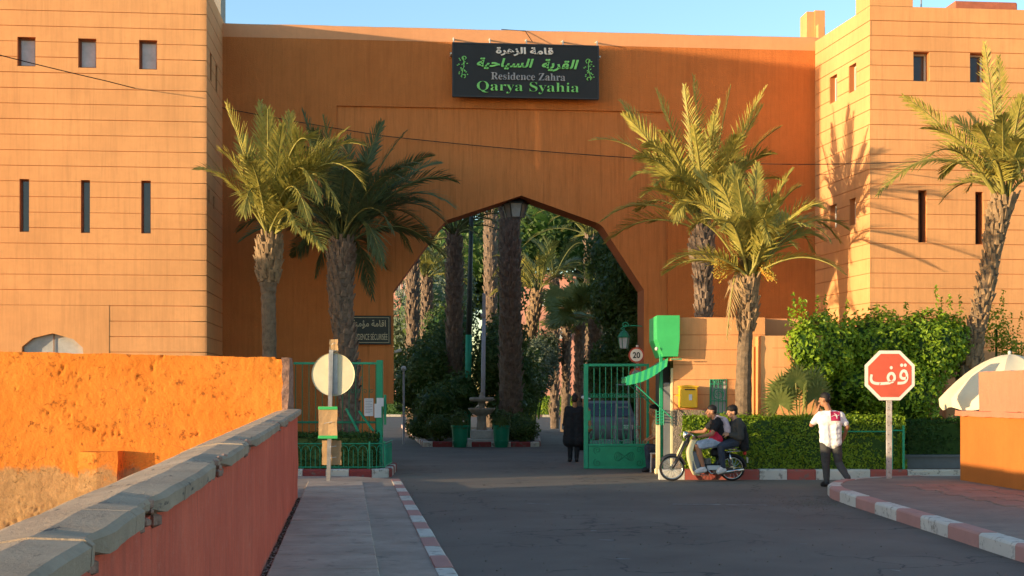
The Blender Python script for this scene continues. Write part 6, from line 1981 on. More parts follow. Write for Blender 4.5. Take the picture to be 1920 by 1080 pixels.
# houses
def house(label, x0, x1, z0, z1, Z, wins, roof=None, seed=0):
    h = empty('house', cz(Xp((x0 + x1) / 2, Z), Z), -YAW, label, 'house', 'pink houses in the garden')
    k = Z / FPX; xm = (x0 + x1) / 2
    f = lambda px: (px - xm) * k
    g_ = lambda py: EYE + (HOR - py) * k
    hs_ = [(f(a), f(b), g_(d_), g_(c)) for (a, b, c, d_) in wins]
    panel(MB(), Vector((0, 0, 0)), XX, NY, f(x0), f(x1), 0, g_(z0), hs_, .3).build('wall', 'far_pink', h)
    MB().box((f(x0), .32, 0), (f(x1), 8, g_(z0) - .05)).build('rear_block', 'far_pink', h)
    for q in hs_:
        wo_ = MB().box((q[0], .12, q[2]), (q[1], .16, q[3])).build('window', 'glass_dark', h)
        mb = MB()
        for (a, b, c, d_) in ((q[0], q[1], q[2], q[2] + .07), (q[0], q[1], q[3] - .07, q[3]), (q[0], q[0] + .07, q[2] + .071, q[3] - .071), (q[1] - .07, q[1], q[2] + .071, q[3] - .071), ((q[0] + q[1]) / 2 - .03, (q[0] + q[1]) / 2 + .03, q[2] + .071, q[3] - .071)):
            mb.box((a, .06, c), (b, .118, d_))
        mb.build('frame', 'frame_white', wo_)
        MB().box((q[0] - .1, -.08, q[2] - .08), (q[1] + .1, -.001, q[2] - .01)).build('sill', 'stone_white', wo_)
    mb = MB(); mb.box((f(x0) - .15, -.18, g_(z0) + .003), (f(x1) + .15, 8.1, g_(z0) + .35)); mb.build('roof', 'far_pink', h)
    return h, f, g_
h1, f1, g1 = house('pink house with white framed windows behind the fan palms', 905, 1125, 522, 740, 112, [(1012, 1030, 548, 572), (1046, 1064, 548, 575), (948, 964, 548, 572), (950, 966, 625, 655), (1095, 1112, 548, 575)])
h2, f2, g2 = house('pink house with a sloping roof left of the palms', 700, 852, 585, 740, 110, [(742, 757, 600, 626), (800, 815, 650, 676), (838, 850, 650, 676)])
mb = MB(); mb.prism([(f2(690), g2(586)), (f2(780), g2(560)), (f2(866), g2(640)), (f2(852), g2(645))], -.3, .0, 'xz'); mb.build('gable', 'far_pink', h2)
h3, f3, g3 = house('taller pink house seen far beyond the left jamb', 690, 775, 515, 740, 122, [(744, 752, 530, 556), (755, 761, 530, 556)])
ac = empty('air_conditioner', cz(Xp(1060, 111.7), 111.7, EYE + (HOR - 636) / FPX * 111.7), -YAW, 'white air conditioner box on the pink house wall', 'air conditioner')
mb = MB(); mb.cbox((0, -.2, .45), (1.0, .4, .85), .03); mb.build('case', 'ac_white', ac)
mb = MB(); mb.tube([(-.12 + .3 * math.cos(a * .35), -.41, .45 + .3 * math.sin(a * .35)) for a in range(19)], .035, 5); mb.tube([(-.12 + .16 * math.cos(a * .35), -.41, .45 + .16 * math.sin(a * .35)) for a in range(19)], .04, 5); mb.build('fan_grille', 'dark_metal', ac)
# cars
def car(label, px, Z, rz, body, seed=0, group='parked cars'):
    c = empty('parked_car', gpt(px, Z), rz, label, 'car', group)
    prof = [(-2.05, .35), (-2.1, .62), (-2.0, .86), (-1.2, .98), (-.55, 1.42), (.75, 1.46), (1.55, 1.0), (2.0, .9), (2.1, .6), (2.05, .35)]
    bm = bmesh.new()
    secs = []
    for y, sc_ in ((-.80, .96), (-.86, .99), (0, 1.0), (.86, .99), (.80, .96)):
        ring = []
        for (x, z) in prof:
            yy = y * (1 - .22 * max(0, z - .95) / .5)
            ring.append(bm.verts.new((x * sc_, yy, z)))
        secs.append(ring)
    for a, b in zip(secs, secs[1:]):
        for i in range(len(prof) - 1): bm.faces.new((a[i], a[i + 1], b[i + 1], b[i]))
        bm.faces.new((a[-1], a[0], b[0], b[-1]))
    bm.faces.new(secs[0]); bm.faces.new(list(reversed(secs[-1])))
    bmesh.ops.bevel(bm, geom=list(bm.edges), offset=.035, segments=1, affect='EDGES')
    MB().bm(bm).build('body', body, c, smooth=True)
    for s_ in (-1, 1):
        mb = MB()
        yo = lambda z: s_ * (.862 * (1 - .22 * max(0, z - .95) / .5) + .004)
        for poly in ([(-1.0, 1.02), (-.5, 1.37), (.02, 1.40), (.02, 1.02)], [(.1, 1.02), (.1, 1.40), (.7, 1.40), (1.35, 1.03)]):
            mb.add([(x, yo(z), z) for x, z in poly], [(0, 1, 2, 3)])
        mb.build('side_window', 'glass_dark', c)
        for x in (-1.3, 1.3):
            mb = MB(); prof_ = [(0, -.1), (.3, -.1), (.33, -.06), (.33, .06), (.3, .1), (.0, .1)]
            b = len(mb.v); n = 20
            for (r, y) in prof_:
                for i in range(n): mb.v.append((x + r * math.cos(i * 6.283 / n), s_ * .78 + y * 1.0, .33 + r * math.sin(i * 6.283 / n)))
            for i in range(5):
                for j in range(n): mb.f.append((i * n + j, i * n + (j + 1) % n, (i + 1) * n + (j + 1) % n, (i + 1) * n + j))
            w = mb.build('wheel', 'rubber', c)
            mb = MB(); mb.prism([(x + .2 * math.cos(i * 6.283 / 14), .33 + .2 * math.sin(i * 6.283 / 14)) for i in range(14)], s_ * .885, s_ * .89, 'xz'); mb.build('rim', 'chrome', w)
    for x0, x1, z0, z1, nm in ((-1.17, -.6, 1.01, 1.385, 'windscreen'), (1.5, .82, 1.04, 1.43, 'rear_window')):
        mb = MB(); sg_ = -1 if x0 < 0 else 1
        mb.add([(x0 + sg_ * .012, -.72, z0), (x0 + sg_ * .012, .72, z0), (x1 + sg_ * .012, .64, z1), (x1 + sg_ * .012, -.64, z1)], [(0, 1, 2, 3)]); mb.build(nm, 'glass_dark', c)
    for s_ in (-1, 1):
        mb = MB(); mb.cbox((-2.06, s_ * .62, .7), (.08, .3, .14), .02); mb.build('headlight', 'lens_glass', c)
        mb = MB(); mb.cbox((2.05, s_ * .66, .75), (.08, .22, .16), .02); mb.build('tail_light', 'tail_red', c)
    return c
car('silver car half hidden behind the far hedge right of the fountain', 985, 103, -YAW + .1, 'car_silver')
car('blue car behind the far hedge, nearer the fan palms', 1035, 104, -YAW + .1, 'car_blue')
car('dark car standing behind the bars of the open gate', 1140, 40.5, R(80), 'planter_grey')
# step ladder behind the gate
ld = empty('step_ladder', gpt(1168, 32.0), -YAW, 'dull grey step ladder behind the green gate bars', 'ladder')
kk = 32.0 / FPX
lh = EYE + (HOR - 722) * kk
for s_ in (-1, 1):
    mb = MB(); mb.tube([(s_ * .22, -.3, 0), (s_ * .13, 0, lh)], .02, 6); mb.build('front_rail', 'planter_grey', ld)
    mb = MB(); mb.tube([(s_ * .22, .35, 0), (s_ * .13, .02, lh)], .018, 6); mb.build('rear_rail', 'planter_grey', ld)
for i in range(1, 7):
    t_ = i / 7; mb = MB(); mb.cbox((0, -.3 * (1 - t_), lh * t_), (2 * (.22 - .09 * t_) - .03, .07, .03), .004); mb.build('tread', 'planter_grey', ld)
mb = MB(); mb.cbox((0, 0, lh + .01), (.32, .16, .03), .005); mb.build('top_cap', 'planter_grey', ld)
# railing far right
fr_ = empty('garden_fence', cz(Xp(1888, 30.2), 30.2, 1.9), -YAW, 'short green fence on a dark ledge at the right edge', 'fence')
for i in range(8):
    mb = MB(); mb.tube([(i * .11, 0, .02), (i * .11, 0, .98)], .012, 5); mb.build('bar', 'petiole', fr_)
mb = MB(); mb.tube([(-.02, 0, .93), (.9, 0, .93)], .016, 5); mb.build('rail', 'petiole', fr_)
mb = MB(); mb.cbox((-.1, .15, -.9), (2.6, .3, 1.8), .02); mb.build('ledge', 'tower_stucco', fr_)
# ================================================================== PEOPLE
def nrm(v): return Vector(v).normalized()
def head_prims(c, f, u):
    f = nrm(f); u = Vector(u); u = (u - f * u.dot(f)).normalized(); s = f.cross(u)
    M = Matrix((s, f, u)).transposed()
    p = [('e', c + u * .025 - f * .012, (.076, .094, .098), M), ('e', c - u * .050 + f * .022, (.054, .062, .070), M), ('e', c - u * .088 + f * .055, (.026, .026, .022), M),
         ('c', c + f * .088 + u * .012, .010, c + f * .110 - u * .026, .016), ('c', c - s * .035 + f * .074 + u * .022, .016, c + s * .035 + f * .074 + u * .022, .016),
         ('c', c - s * .018 + f * .082 - u * .058, .011, c + s * .018 + f * .082 - u * .058, .011)]
    for q in (-1, 1):
        p.append(('e', c + s * q * .078 - u * .008 - f * .008, (.012, .022, .034), M))
        p.append(('e', c + s * q * .04 + f * .062 - u * .03, (.026, .02, .024), M))
    return p, s, M
def hair_prims(c, f, u, vol=1.0, fade=False):
    f = nrm(f); u = Vector(u); u = (u - f * u.dot(f)).normalized(); s = f.cross(u)
    M = Matrix((s, f, u)).transposed()
    k = vol
    p = [('e', c + u * (.052 + .008 * k) - f * .016, (.080 * k, .094 * k, .082 * k), M)]
    if not fade:
        p.append(('e', c + u * .005 - f * .055, (.074, .056, .080), M))
        p.append(('c', c + u * .085 + f * .045 - s * .03, .035 * k, c + u * .085 + f * .045 + s * .03, .035 * k))
    else:
        p.append(('e', c + u * .015 - f * .05, (.074, .055, .072), M))
    return p
def hand_prims(w, d, n, curl=0.6, sc=1.0, thumb=1):
    """palm and five bent fingers; d along the hand, n = palm side, thumb = +-1 side"""
    d = nrm(d); n = Vector(n); n = (n - d * n.dot(d)).normalized(); s = d.cross(n) * thumb
    p = []
    for q in (-.026, -.009, .009, .026):
        p.append(('c', w + s * q * .7 * sc, .017 * sc, w + (d * .085 + s * q) * sc, .014 * sc))
    for i, (q, L) in enumerate(((.030, .070), (.010, .080), (-.010, .075), (-.029, .058))):
        b = w + (d * .088 + s * q) * sc
        a1 = curl * .8; a2 = curl * 1.9
        d1 = d * math.cos(a1) + n * math.sin(a1); d2 = d * math.cos(a2) + n * math.sin(a2)
        m = b + d1 * L * .5 * sc; e = m + d2 * L * .5 * sc
        p.append(('c', b, .0105 * sc, m, .0095 * sc)); p.append(('c', m, .0095 * sc, e, .0075 * sc))
    tb = w + (d * .025 + s * .028) * sc; tm = tb + (d * .035 + s * .028 + n * .018 * curl) * sc; te = tm + (d * .032 + s * .004 + n * .025 * curl) * sc
    p.append(('c', tb, .014 * sc, tm, .011 * sc)); p.append(('c', tm, .011 * sc, te, .009 * sc))
    return p
def foot_prims(an, toe, r=.034):
    an, toe = Vector(an), Vector(toe)
    heel = an + (an - toe).normalized() * .035; heel.z = toe.z + .01 + (an.z - toe.z) * .25
    return [('c', an, .042, heel, .036), ('c', an, .040, an.lerp(toe, .55) + UP * .005, .036), ('c', heel, .034, toe, r), ('c', an.lerp(toe, .5), .04, toe, r)]
def figure(root, J, skin='skin', shirt=None, trousers=None, shoes='shoe_black', hair='hair_black', sleeve=.65, leg=1.0, shirt_len=0.0, vol=1.0, fade=False, hands=(.6, .6), loose=1.0, shirt_name='shirt', trouser_name='trousers', coat=0.0):
    V_ = {k: Vector(v) for k, v in J.items()}
    head, f, u = V_['head'], V_['face'], V_.get('hup', UP)
    hp, s, M = head_prims(head, f, u)
    neck, chest, pel = V_['neck'], V_['chest'], V_['pelvis']
    b = list(hp)
    b += [('c', neck - UP * .03, .056, head - Vector(u).normalized() * .05 - nrm(f) * .015, .052)]
    side = (V_['shR'] - V_['shL']).normalized()
    b += [('c', chest - side * .09, .115, chest + side * .09, .115), ('c', chest - side * .06, .11, pel - side * .06, .12), ('c', chest + side * .06, .11, pel + side * .06, .12), ('c', neck - UP * .02, .06, chest, .10)]
    for q in 'LR':
        sh, el, wr = V_['sh' + q], V_['el' + q], V_['wr' + q]
        b += [('c', neck - UP * .05, .055, sh, .056), ('c', sh, .054, el, .041), ('c', el, .042, wr, .027)]
        if 'hd' + q in V_:
            b += hand_prims(wr, V_['hd' + q], V_['pn' + q], hands[0 if q == 'L' else 1], 1.0, 1 if q == 'L' else -1)
        hi, kn, an = V_['hip' + q], V_['kn' + q], V_['an' + q]
        b += [('c', pel, .11, hi, .098), ('c', hi, .092, kn, .058), ('c', kn, .058, kn.lerp(an, .35), .056), ('c', kn.lerp(an, .3), .056, an, .036)]
        b += foot_prims(an, V_['toe' + q])
    sculpt('body', b, skin, root, .0095, 3)
    e = MB()
    for q in (-1, 1): e.ball(head + s * q * .033 + nrm(f) * .079 + nrm(u) * .002, .0075, 8)
    e.build('eyes', 'black_mark', root, smooth=True)
    sculpt('hair', hair_prims(head, f, u, vol, fade), hair, root, .010, 2)
    if shirt:
        l = loose; dn = (pel - chest); dn = dn + dn.normalized() * shirt_len
        p = [('c', chest - side * .10, .122 * l, chest + side * .10, .122 * l)]
        for q in (-1, 1):
            p += [('c', chest + side * q * .075, .122 * l, chest + dn + side * q * (.065 + coat), (.128 + coat) * l)]
        p += [('c', neck - UP * .045, .070, chest, .11)]
        for q in 'LR':
            sh, el, wr = V_['sh' + q], V_['el' + q], V_['wr' + q]
            p += [('c', neck - UP * .06, .066, sh, .068 * l)]
            if sleeve <= 1: p += [('c', sh, .068 * l, sh.lerp(el, sleeve), .062 * l)]
            else: p += [('c', sh, .068 * l, el, .055 * l), ('c', el, .055 * l, el.lerp(wr, sleeve - 1), .043 * l)]
        sculpt(shirt_name, p, shirt, root, .011, 3, .012)
    if trousers:
        p = []
        for q in 'LR':
            hi, kn, an = V_['hip' + q], V_['kn' + q], V_['an' + q]
            p += [('c', pel + UP * .06, .122, hi, .108), ('c', hi, .105, kn if leg > .5 else hi.lerp(kn, leg * 2), .076 if leg > .5 else .088)]
            if leg > .5: p += [('c', kn, .075, kn.lerp(an, (leg - .5) * 2 - .03), .056)]
        sculpt(trouser_name, p, trousers, root, .011, 3, .010)
    for q in 'LR':
        an, toe = V_['an' + q], V_['toe' + q]
        p = foot_prims(an - UP * .0, toe, .040)
        p = [('c', a, r1 + .010, b2, r2 + .009) for (_, a, r1, b2, r2) in p[1:]]
        sculpt('shoe', p, shoes, root, .011, 2)

# ---- man in white walking away, phone at his ear
mz = 23.5; k = mz / FPX
mn = empty('person', gpt(1558, mz), -YAW, 'person in white t-shirt and dark trousers walking away with phone at ear', 'person')
m = lambda px, py, y=0.0: Vector(((px - 1558) * k, y, EYE + (HOR - py) * k))
J = dict(head=m(1546, 750), face=(-.75, .6, -.05), neck=m(1555, 769, .0), chest=m(1556, 789, .0), pelvis=m(1558, 826, .02), shL=m(1538, 778, .02), shR=m(1575, 778, -.01),
         elL=m(1523, 797, .06), wrL=m(1536, 769, .10), hdL=(.25, .05, 1), pnL=(1, 0, -.1), elR=m(1588, 800, -.02), wrR=m(1586, 822, .16), hdR=(-.1, .8, -.5), pnR=(-1, 0, 0),
         hipL=m(1548, 833, .02), knL=m(1550, 872, .06), anL=m(1551, 904, .04), toeL=m(1548, 910, .20), hipR=m(1568, 833, .02), knR=m(1573, 868, .03), anR=m(1583, 896, -.26), toeR=m(1587, 909, -.16))
J['toeL'].z = .035; J['anL'].z = .085; J['toeR'].z = .04; J['anR'].z = .17
figure(mn, J, 'skin', 'cloth_white', 'trouser_grey', 'shoe_black', sleeve=.72, shirt_len=.03, hands=(.5, .6), loose=1.06, fade=True, shirt_name='t_shirt')
ph = MB(); q = m(1540, 758, .115); ph.cbox(q + Vector((.01, .01, .02)), (.016, .07, .14), .006); ph = ph.build('mobile_phone', 'dark_metal'); ph.matrix_basis = mn.matrix_basis.copy(); tag(ph, 'black phone held to the ear of the person in white', 'phone')
# red print on the back of the shirt: a sheet that follows the cloth
def patch(root, name, src, cx_, cz_, w, h, mat, off=.006, n=10, axis=-1, strokes=None):
    from mathutils.bvhtree import BVHTree
    ob = [c for c in root.children if c.name.split('.')[0] == src][0]
    bvh = BVHTree.FromPolygons([v_.co.copy() for v_ in ob.data.vertices], [tuple(p.vertices) for p in ob.data.polygons])
    def hit(x, z):
        r = bvh.ray_cast(Vector((x, axis * 2.0, z)), Vector((0, -axis, 0)))
        return (r[0] + Vector((0, axis * off, 0))) if r[0] else Vector((x, axis * .1, z))
    mb = MB()
    if strokes is None:
        for i in range(n + 1):
            for j in range(n + 1): mb.v.append(tuple(hit(cx_ + w * (i / n - .5), cz_ + h * (j / n - .5))))
        for i in range(n):
            for j in range(n):
                a = i * (n + 1) + j; mb.f.append((a, a + n + 1, a + n + 2, a + 1))
    else:
        for st_ in strokes:
            mb.tube([hit(cx_ + w * a, cz_ + h * b) for a, b in st_], .006, 4)
    return mb.build(name, mat, ob)
c_ = m(1564, 780)
patch(mn, 'back_print', 't_shirt', c_.x, c_.z, .17, .17, 'cloth_maroon')
patch(mn, 'back_print_mark', 't_shirt', c_.x, c_.z, .17, .17, 'cloth_white', .012, strokes=[[(-.4, -.05), (-.1, .1), (.1, -.02), (.4, .12)], [(-.1, .25), (.15, .1), (.1, -.25)]])

# ---- person in black by the gate, seen from behind
dz_ = 32.3; k = dz_ / FPX
dk = empty('person', gpt(1077, dz_), -YAW, 'person in a long black coat standing inside the archway', 'person')
m = lambda px, py, y=0.0: Vector(((px - 1077) * k, y, EYE + (HOR - py) * k))
J = dict(head=m(1078, 749), face=(.15, 1, -.05), neck=m(1077, 763), chest=m(1076, 774), pelvis=m(1076, 806), shL=m(1064, 767), shR=m(1089, 767), elL=m(1060, 788, -.02), wrL=m(1059, 799, .16), hdL=(0, 1, -.2), pnL=(1, 0, 0),
         elR=m(1093, 788, -.02), wrR=m(1093, 808, .06), hdR=(0, .3, -1), pnR=(-1, 0, 0), hipL=m(1070, 811), knL=m(1069, 838, .02), anL=m(1069, 860), toeL=m(1068, 864, .14), hipR=m(1082, 811), knR=m(1082, 838, .0), anR=m(1081, 860, -.04), toeR=m(1082, 864, .10))
for q in 'LR': J['an' + q].z = .085; J['toe' + q].z = .035
figure(dk, J, 'skin', 'cloth_black', 'cloth_black', 'shoe_black', sleeve=1.85, shirt_len=.26, coat=.03, loose=1.18, shirt_name='coat')
bg = MB(); q = m(1058, 800, .2); bg.cbox(q, (.10, .2, .17), .03); bg = bg.build('bag', 'planter_grey'); bg.matrix_basis = dk.matrix_basis.copy(); tag(bg, 'small dark bag held by the person in black', 'bag')
# ---- person in a white cap half hidden by the gate stile
wz = 33.4; k = wz / FPX
wc = empty('person', gpt(1099, wz), -YAW, 'person in white cap and beige shirt half hidden by the gate stile', 'person')
m = lambda px, py, y=0.0: Vector(((px - 1099) * k, y, EYE + (HOR - py) * k))
J = dict(head=m(1096, 750), face=(.9, -.4, -.1), neck=m(1097, 763), chest=m(1098, 774), pelvis=m(1099, 804), shL=m(1098, 767, -.17), shR=m(1100, 767, .17), elL=m(1096, 787, -.2), wrL=m(1102, 800, -.16), hdL=(.6, 0, -.6), pnL=(0, 1, 0),
         elR=m(1098, 787, .22), wrR=m(1103, 800, .2), hdR=(.6, 0, -.6), pnR=(0, -1, 0), hipL=m(1098, 810, -.08), knL=m(1100, 837, -.09), anL=m(1099, 858, -.09), toeL=m(1107, 862, -.09), hipR=m(1099, 810, .08), knR=m(1101, 837, .09), anR=m(1100, 858, .09), toeR=m(1108, 862, .09))
for q in 'LR': J['an' + q].z = .085; J['toe' + q].z = .035
figure(wc, J, 'skin', 'cardboard', 'denim_dark', 'shoe_black', sleeve=.7, loose=1.1)
hc = J['head']; f = nrm((.9, -.4, -.1))
sculpt('cap', [('e', hc + UP * .065, (.095, .095, .062)), ('c', hc + f * .09 + UP * .055, .018, hc + f * .15 + UP * .045, .016), ('c', hc + f * .09 + UP * .055 + Vector((.03, .05, 0)), .014, hc + f * .14 + UP * .045 + Vector((.02, .04, 0)), .012)], 'cloth_white', wc, .01, 2)
# ---- guard seated in the kiosk doorway
gz = 28.2; k = gz / FPX
gd = empty('person', gpt(1228, gz), -YAW, 'person in dark jeans seated in the shade by the kiosk door', 'person')
m = lambda px, py, y=0.0: Vector(((px - 1232) * k, y, EYE + (HOR - py) * k))
J = dict(head=m(1230, 770), face=(-1, -.2, -.1), neck=m(1235, 786), chest=m(1237, 799), pelvis=m(1241, 838), shL=m(1235, 790, .17), shR=m(1235, 790, -.17), elL=m(1232, 815, .2), wrL=m(1222, 822, .12), hdL=(-1, 0, -.3), pnL=(0, 0, -1),
         elR=m(1236, 815, -.22), wrR=m(1225, 822, -.14), hdR=(-1, 0, -.3), pnR=(0, 0, -1), hipL=m(1240, 838, .09), knL=m(1219, 834, .12), anL=m(1222, 868, .12), toeL=m(1213, 873, .13), hipR=m(1240, 838, -.09), knR=m(1217, 834, -.12), anR=m(1219, 868, -.12), toeR=m(1210, 873, -.12))
for q in 'LR': J['an' + q].z = .085; J['toe' + q].z = .035
for q in J:
    if q[:3] in ('hip', 'pel'): J[q].z = .50
    if q[:2] == 'kn': J[q].z = .52
figure(gd, J, 'skin', 'cardboard', 'denim_dark', 'shoe_black', sleeve=.7)
chh = empty('plastic_chair', gpt(1236, gz), -YAW, 'white plastic chair under the seated person at the kiosk', 'chair')
mb = MB(); mb.cbox((0, 0, .40), (.44, .46, .03), .01); mb.build('seat', 'frame_white', chh)
mb = MB(); mb.cbox((.24, 0, .66), (.03, .44, .48), .01); mb.build('backrest', 'frame_white', chh)
for x in (-.19, .19):
    for y in (-.2, .2):
        mb = MB(); mb.tube([(x * 1.08, y * 1.08, 0), (x, y, .39)], .02, 6); mb.build('leg', 'frame_white', chh)

# ================================================================== MOPED AND RIDERS
oz = 25.2
S = oz / FPX / 6.353
mp = empty('moped', gpt(1315, oz), -YAW, 'black moped with cream leg shield carrying two riders', 'moped')
def Q(zx, zy, y=0.0): return Vector(((zx - 540) * S, y, (1040 - zy) * S + .0))
RW = 152 * S
def wheel(cx_, spk=28):
    c = Q(cx_, 888)
    c.z = RW
    n = 40; t = MB(); rt_ = .022
    for i in range(n):
        a = 2 * math.pi * i / n
        for j in range(8):
            b = 2 * math.pi * j / 8
            r = RW - rt_ + rt_ * math.cos(b)
            t.v.append((c.x + r * math.cos(a), c.y + rt_ * 1.05 * math.sin(b), c.z + r * math.sin(a)))
    for i in range(n):
        for j in range(8): t.f.append((i * 8 + j, i * 8 + (j + 1) % 8, ((i + 1) % n) * 8 + (j + 1) % 8, ((i + 1) % n) * 8 + j))
    w = t.build('wheel', 'rubber', mp, smooth=True)
    r = MB(); rr_ = RW - .042
    r.tube([c + Vector((rr_ * math.cos(2 * math.pi * i / n), 0, rr_ * math.sin(2 * math.pi * i / n))) for i in range(n + 1)], .012, 6, False)
    r.build('rim', 'chrome', w, smooth=True)
    h = MB(); b0 = Vector((0, .05, 0)); h.tube([c - b0, c + b0], .045, 14); h.build('hub', 'chrome', w)
    s_ = MB()
    for i in range(spk):
        a = 2 * math.pi * i / spk; q = (-1) ** i
        s_.tube([c + Vector((.04 * math.cos(a + q * .5), q * .03, .04 * math.sin(a + q * .5))), c + Vector((rr_ * math.cos(a), 0, rr_ * math.sin(a)))], .0022, 4, False)
    s_.build('spokes', 'chrome', w, kind='stuff')
    return c
cf, cr = wheel(190), wheel(905)
def arc_guard(c, r, a0, a1, w, mat, name):
    mb = MB(); n = 18
    for i in range(n + 1):
        a = R(a0 + (a1 - a0) * i / n)
        for (y, dr_) in ((-w, -.03), (-w * .9, .0), (-w * .4, .012), (w * .4, .012), (w * .9, .0), (w, -.03)):
            mb.v.append((c.x + (r + dr_) * math.cos(a), y, c.z + (r + dr_) * math.sin(a)))
    for i in range(n):
        for j in range(5): mb.f.append((i * 6 + j, i * 6 + j + 1, (i + 1) * 6 + j + 1, (i + 1) * 6 + j))
    return mb.build(name, mat, mp, smooth=True)
arc_guard(cf, RW + .025, 15, 140, .05, 'dark_metal', 'front_mudguard')
arc_guard(cr, RW + .028, 5, 150, .06, 'black_seat', 'rear_mudguard')
hd_ = Q(372, 545)
for y in (-.065, .065):
    mb = MB(); mb.tube([Q(395, 500, y), Q(300, 690, y), Q(262, 770, y)], .019, 8); mb.tube([Q(262, 770, y), Vector((cf.x, y, cf.z))], .024, 8); mb.build('fork_leg', 'dark_metal', mp, smooth=True)
    mb = MB(); mb.tube([Q(330, 565, y * .6), Q(245, 745, y * .6)], .013, 8); mb.build('fork_trim', 'cream_paint', mp, smooth=True)
mb = MB(); mb.tube([Q(395, 470), Q(372, 560), Q(405, 700), Q(470, 850), Q(600, 905)], [.03, .035, .04, .045, .04], 10); mb.build('frame_tube', 'dark_metal', mp, smooth=True)
mb = MB(); c = Q(352, 490); mb.lathe([(0, .0), (.06, .0), (.075, .02), (.072, .05), (.045, .11), (0, .13)], (0, 0, 0), 18)
mb.v = [(c.x - .03 + z, c.y + x, c.z + y) for (x, y, z) in mb.v]; hl = mb.build('headlight', 'chrome', mp, smooth=True)
mb = MB(); mb.ball(c + Vector((-.032, 0, 0)), .062, 12, (.25, 1, 1)); mb.build('lens', 'lens_glass', hl, smooth=True)
mb = MB(); mb.tube([Q(430, 505, -.30), Q(405, 480, -.2), Q(385, 470, -.06), Q(385, 470, .06), Q(405, 480, .2), Q(430, 470, .30)], .013, 8); hbar = mb.build('handlebar', 'chrome', mp, smooth=True)
for y, zy in ((-.30, 505), (.30, 470)):
    mb = MB(); mb.tube([Q(428, zy, y - .02 * (1 if y > 0 else -1)), Q(455, zy + 8, y * 1.25)], .019, 8); mb.build('grip', 'rubber', hbar, smooth=True)
# leg shield, a curved sheet
mb = MB(); prof = [(405, 545), (372, 620), (352, 690), (368, 790), (400, 890), (440, 968)]
for s_ in (0, .012):
    for (zx, zy) in prof:
        for j in range(7):
            y = (-1 + j / 3) * .19; mb.v.append(tuple(Q(zx, zy) + Vector((s_ + .10 * (y / .19) ** 2, y, 0))))
q = len(prof) * 7
for s_ in (0, q):
    for i in range(len(prof) - 1):
        for j in range(6): A_ = s_ + i * 7 + j; mb.f.append((A_, A_ + 1, A_ + 8, A_ + 7))
for i in range(len(prof) - 1):
    for j in (0, 6): A_ = i * 7 + j; mb.f.append((A_, A_ + 7, A_ + 7 + q, A_ + q))
mb.build('leg_shield', 'cream_paint', mp, smooth=True)
for y in (-.17, .17):
    mb = MB(); mb.cbox(Q(465, 800, y), (.14, .02, .36), .01); mb.build('inner_shield', 'planter_grey', mp)
mb = MB(); mb.tube([Q(450, 930), Q(600, 900), Q(720, 860), Q(800, 740), Q(830, 690)], [.04, .06, .07, .06, .05], 10); mb.build('frame_spine', 'dark_metal', mp, smooth=True)
mb = MB(); mb.cbox(Q(640, 870), (.30, .20, .12), .03); mb.tube([Q(560, 830), Q(650, 820)], .06, 12); eng = mb.build('engine', 'dark_metal', mp)
mb = MB()
for i in range(5): mb.cbox(Q(575 + i * 16, 815), (.012, .16, .15), .004)
mb.build('cooling_fins', 'galvanised', eng, kind='stuff')
mb = MB(); mb.cbox(Q(700, 880, -.12), (.34, .03, .09), .012); mb.build('side_cover', 'ac_white', mp)
mb = MB(); mb.tube([Q(590, 880, -.12), Q(640, 945, -.13), Q(760, 950, -.14)], .014, 8); mb.tube([Q(755, 952, -.14), Q(830, 925, -.15), Q(1030, 900, -.15)], [.02, .034, .03], 10); mb.build('exhaust', 'chrome', mp, smooth=True)
mb = MB(); mb.cbox(Q(860, 600, 0), (.50, .24, .10), .04); mb.cbox(Q(740, 610, 0), (.16, .2, .09), .035); mb.build('seat', 'black_seat', mp)
mb = MB(); mb.tube([Q(740, 700, -.11), Q(990, 680, -.11), Q(1010, 680, 0), Q(990, 680, .11), Q(740, 700, .11)], .011, 6); mb.tube([Q(760, 665, -.1), Q(985, 655, -.1)], .009, 6); mb.tube([Q(760, 665, .1), Q(985, 655, .1)], .009, 6); mb.build('luggage_rail', 'chrome', mp, smooth=True)
mb = MB(); mb.cbox(Q(700, 700, 0), (.16, .18, .16), .04); mb.build('fuel_tank', 'black_seat', mp)
for y in (-.10, .10):
    mb = MB(); mb.tube([Q(862, 690, y), Q(890, 860, y)], .022, 8); mb.build('shock_absorber', 'chrome', mp, smooth=True)
    mb = MB(); mb.tube([Q(680, 900, y), Vector((cr.x, y, cr.z))], .018, 8); mb.build('swing_arm', 'dark_metal', mp, smooth=True)
mb = MB(); mb.cbox(Q(1055, 705, 0), (.06, .1, .08), .015); mb.build('tail_light', 'tail_red', mp)
mb = MB(); mb.cbox(Q(1085, 790, 0), (.01, .17, .11), .003); mb.build('number_plate', 'frame_white', mp)
mb = MB(); mb.tube([Q(600, 955, -.24), Q(600, 955, .24)], .014, 8); mb.build('footrest', 'dark_metal', mp)
mb = MB(); mb.tube([Q(470, 950, -.1), Q(520, 960, -.16), Q(585, 965, -.16)], .01, 6); mb.build('pedal', 'galvanised', mp)

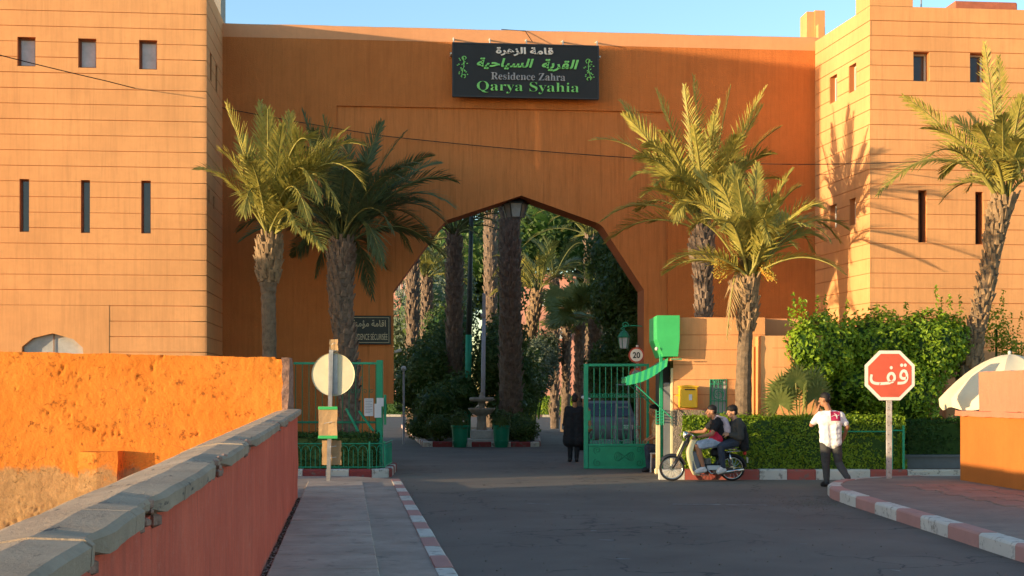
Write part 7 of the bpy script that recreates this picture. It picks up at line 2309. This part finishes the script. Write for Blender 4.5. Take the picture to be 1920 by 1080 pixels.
dr_ = empty('person', mp.location, -YAW, 'person in black and red shirt and denim shorts driving the moped', 'person', 'moped riders')
J = dict(head=Q(660, 218, -.0), face=(-1, .0, -.05), neck=Q(708, 290), chest=Q(722, 372), pelvis=Q(738, 545), shL=Q(722, 318, -.19), shR=Q(712, 315, .19),
         elL=Q(640, 478, -.27), wrL=Q(480, 510, -.31), hdL=(-1, -.05, .02), pnL=(0, 0, -1), elR=Q(600, 455, .27), wrR=Q(470, 462, .31), hdR=(-1, .05, .02), pnR=(0, 0, -1),
         hipL=Q(715, 575, -.10), knL=Q(478, 622, -.20), anL=Q(548, 885, -.20), toeL=Q(470, 922, -.22), hipR=Q(715, 575, .10), knR=Q(490, 625, .2), anR=Q(560, 885, .2), toeR=Q(480, 922, .22))
# swap: for a rider facing -x his right side is +y
figure(dr_, J, 'skin', 'cloth_black', 'denim_light', 'shoe_white', sleeve=.62, leg=.44, fade=True, hands=(.95, .95), trouser_name='shorts')
sculpt('shirt_hem', [('c', Q(715, 480, -.07), .128, Q(722, 540, -.075), .138), ('c', Q(715, 480, .07), .128, Q(722, 540, .075), .138)], 'cloth_red', dr_, .012, 3, .01)
bgk = empty('backpack', mp.location, -YAW, 'pale pink backpack between the two moped riders', 'backpack')
sculpt('pack', [('c', Q(800, 320, -.06), .085, Q(840, 440, -.06), .095), ('c', Q(800, 320, .06), .085, Q(840, 440, .06), .095), ('c', Q(860, 440, -.05), .07, Q(860, 440, .05), .07)], 'bag_pink', bgk, .012, 3, .012)
mb = MB(); 
for y in (-.12, .12): mb.tube([Q(795, 290, y), Q(715, 262, y * .95), Q(690, 300, y), Q(700, 400, y * 1.1)], .018, 6)
mb.build('strap', 'bag_pink', bgk, smooth=True)
pa_ = empty('person', mp.location, -YAW, 'person in a dark jacket riding pillion on the moped', 'person', 'moped riders')
J = dict(head=Q(905, 222, 0), face=(-1, -.25, -.08), neck=Q(948, 300), chest=Q(962, 385), pelvis=Q(940, 545), shL=Q(968, 335, -.19), shR=Q(955, 330, .19),
         elL=Q(985, 520, -.26), wrL=Q(850, 480, -.20), hdL=(-1, .2, .1), pnL=(0, .7, -.7), elR=Q(950, 510, .26), wrR=Q(850, 470, .2), hdR=(-1, -.2, .1), pnR=(0, -.7, -.7),
         hipL=Q(925, 575, -.11), knL=Q(745, 625, -.24), anL=Q(778, 870, -.22), toeL=Q(722, 925, -.24), hipR=Q(925, 575, .11), knR=Q(750, 625, .24), anR=Q(780, 870, .22), toeR=Q(722, 925, .24))
figure(pa_, J, 'skin_light', 'cloth_olive', 'denim_dark', 'shoe_white', sleeve=1.85, vol=1.12, hands=(.8, .8), loose=1.14, shirt_name='jacket')
sculpt('jacket_tail', [('c', Q(1000, 420, -.08), .12, Q(1050, 640, -.08), .085), ('c', Q(1000, 420, .08), .12, Q(1050, 640, .08), .085), ('c', Q(1050, 480, -.05), .07, Q(1070, 650, -.03), .06)], 'cloth_black', pa_, .012, 3, .012)
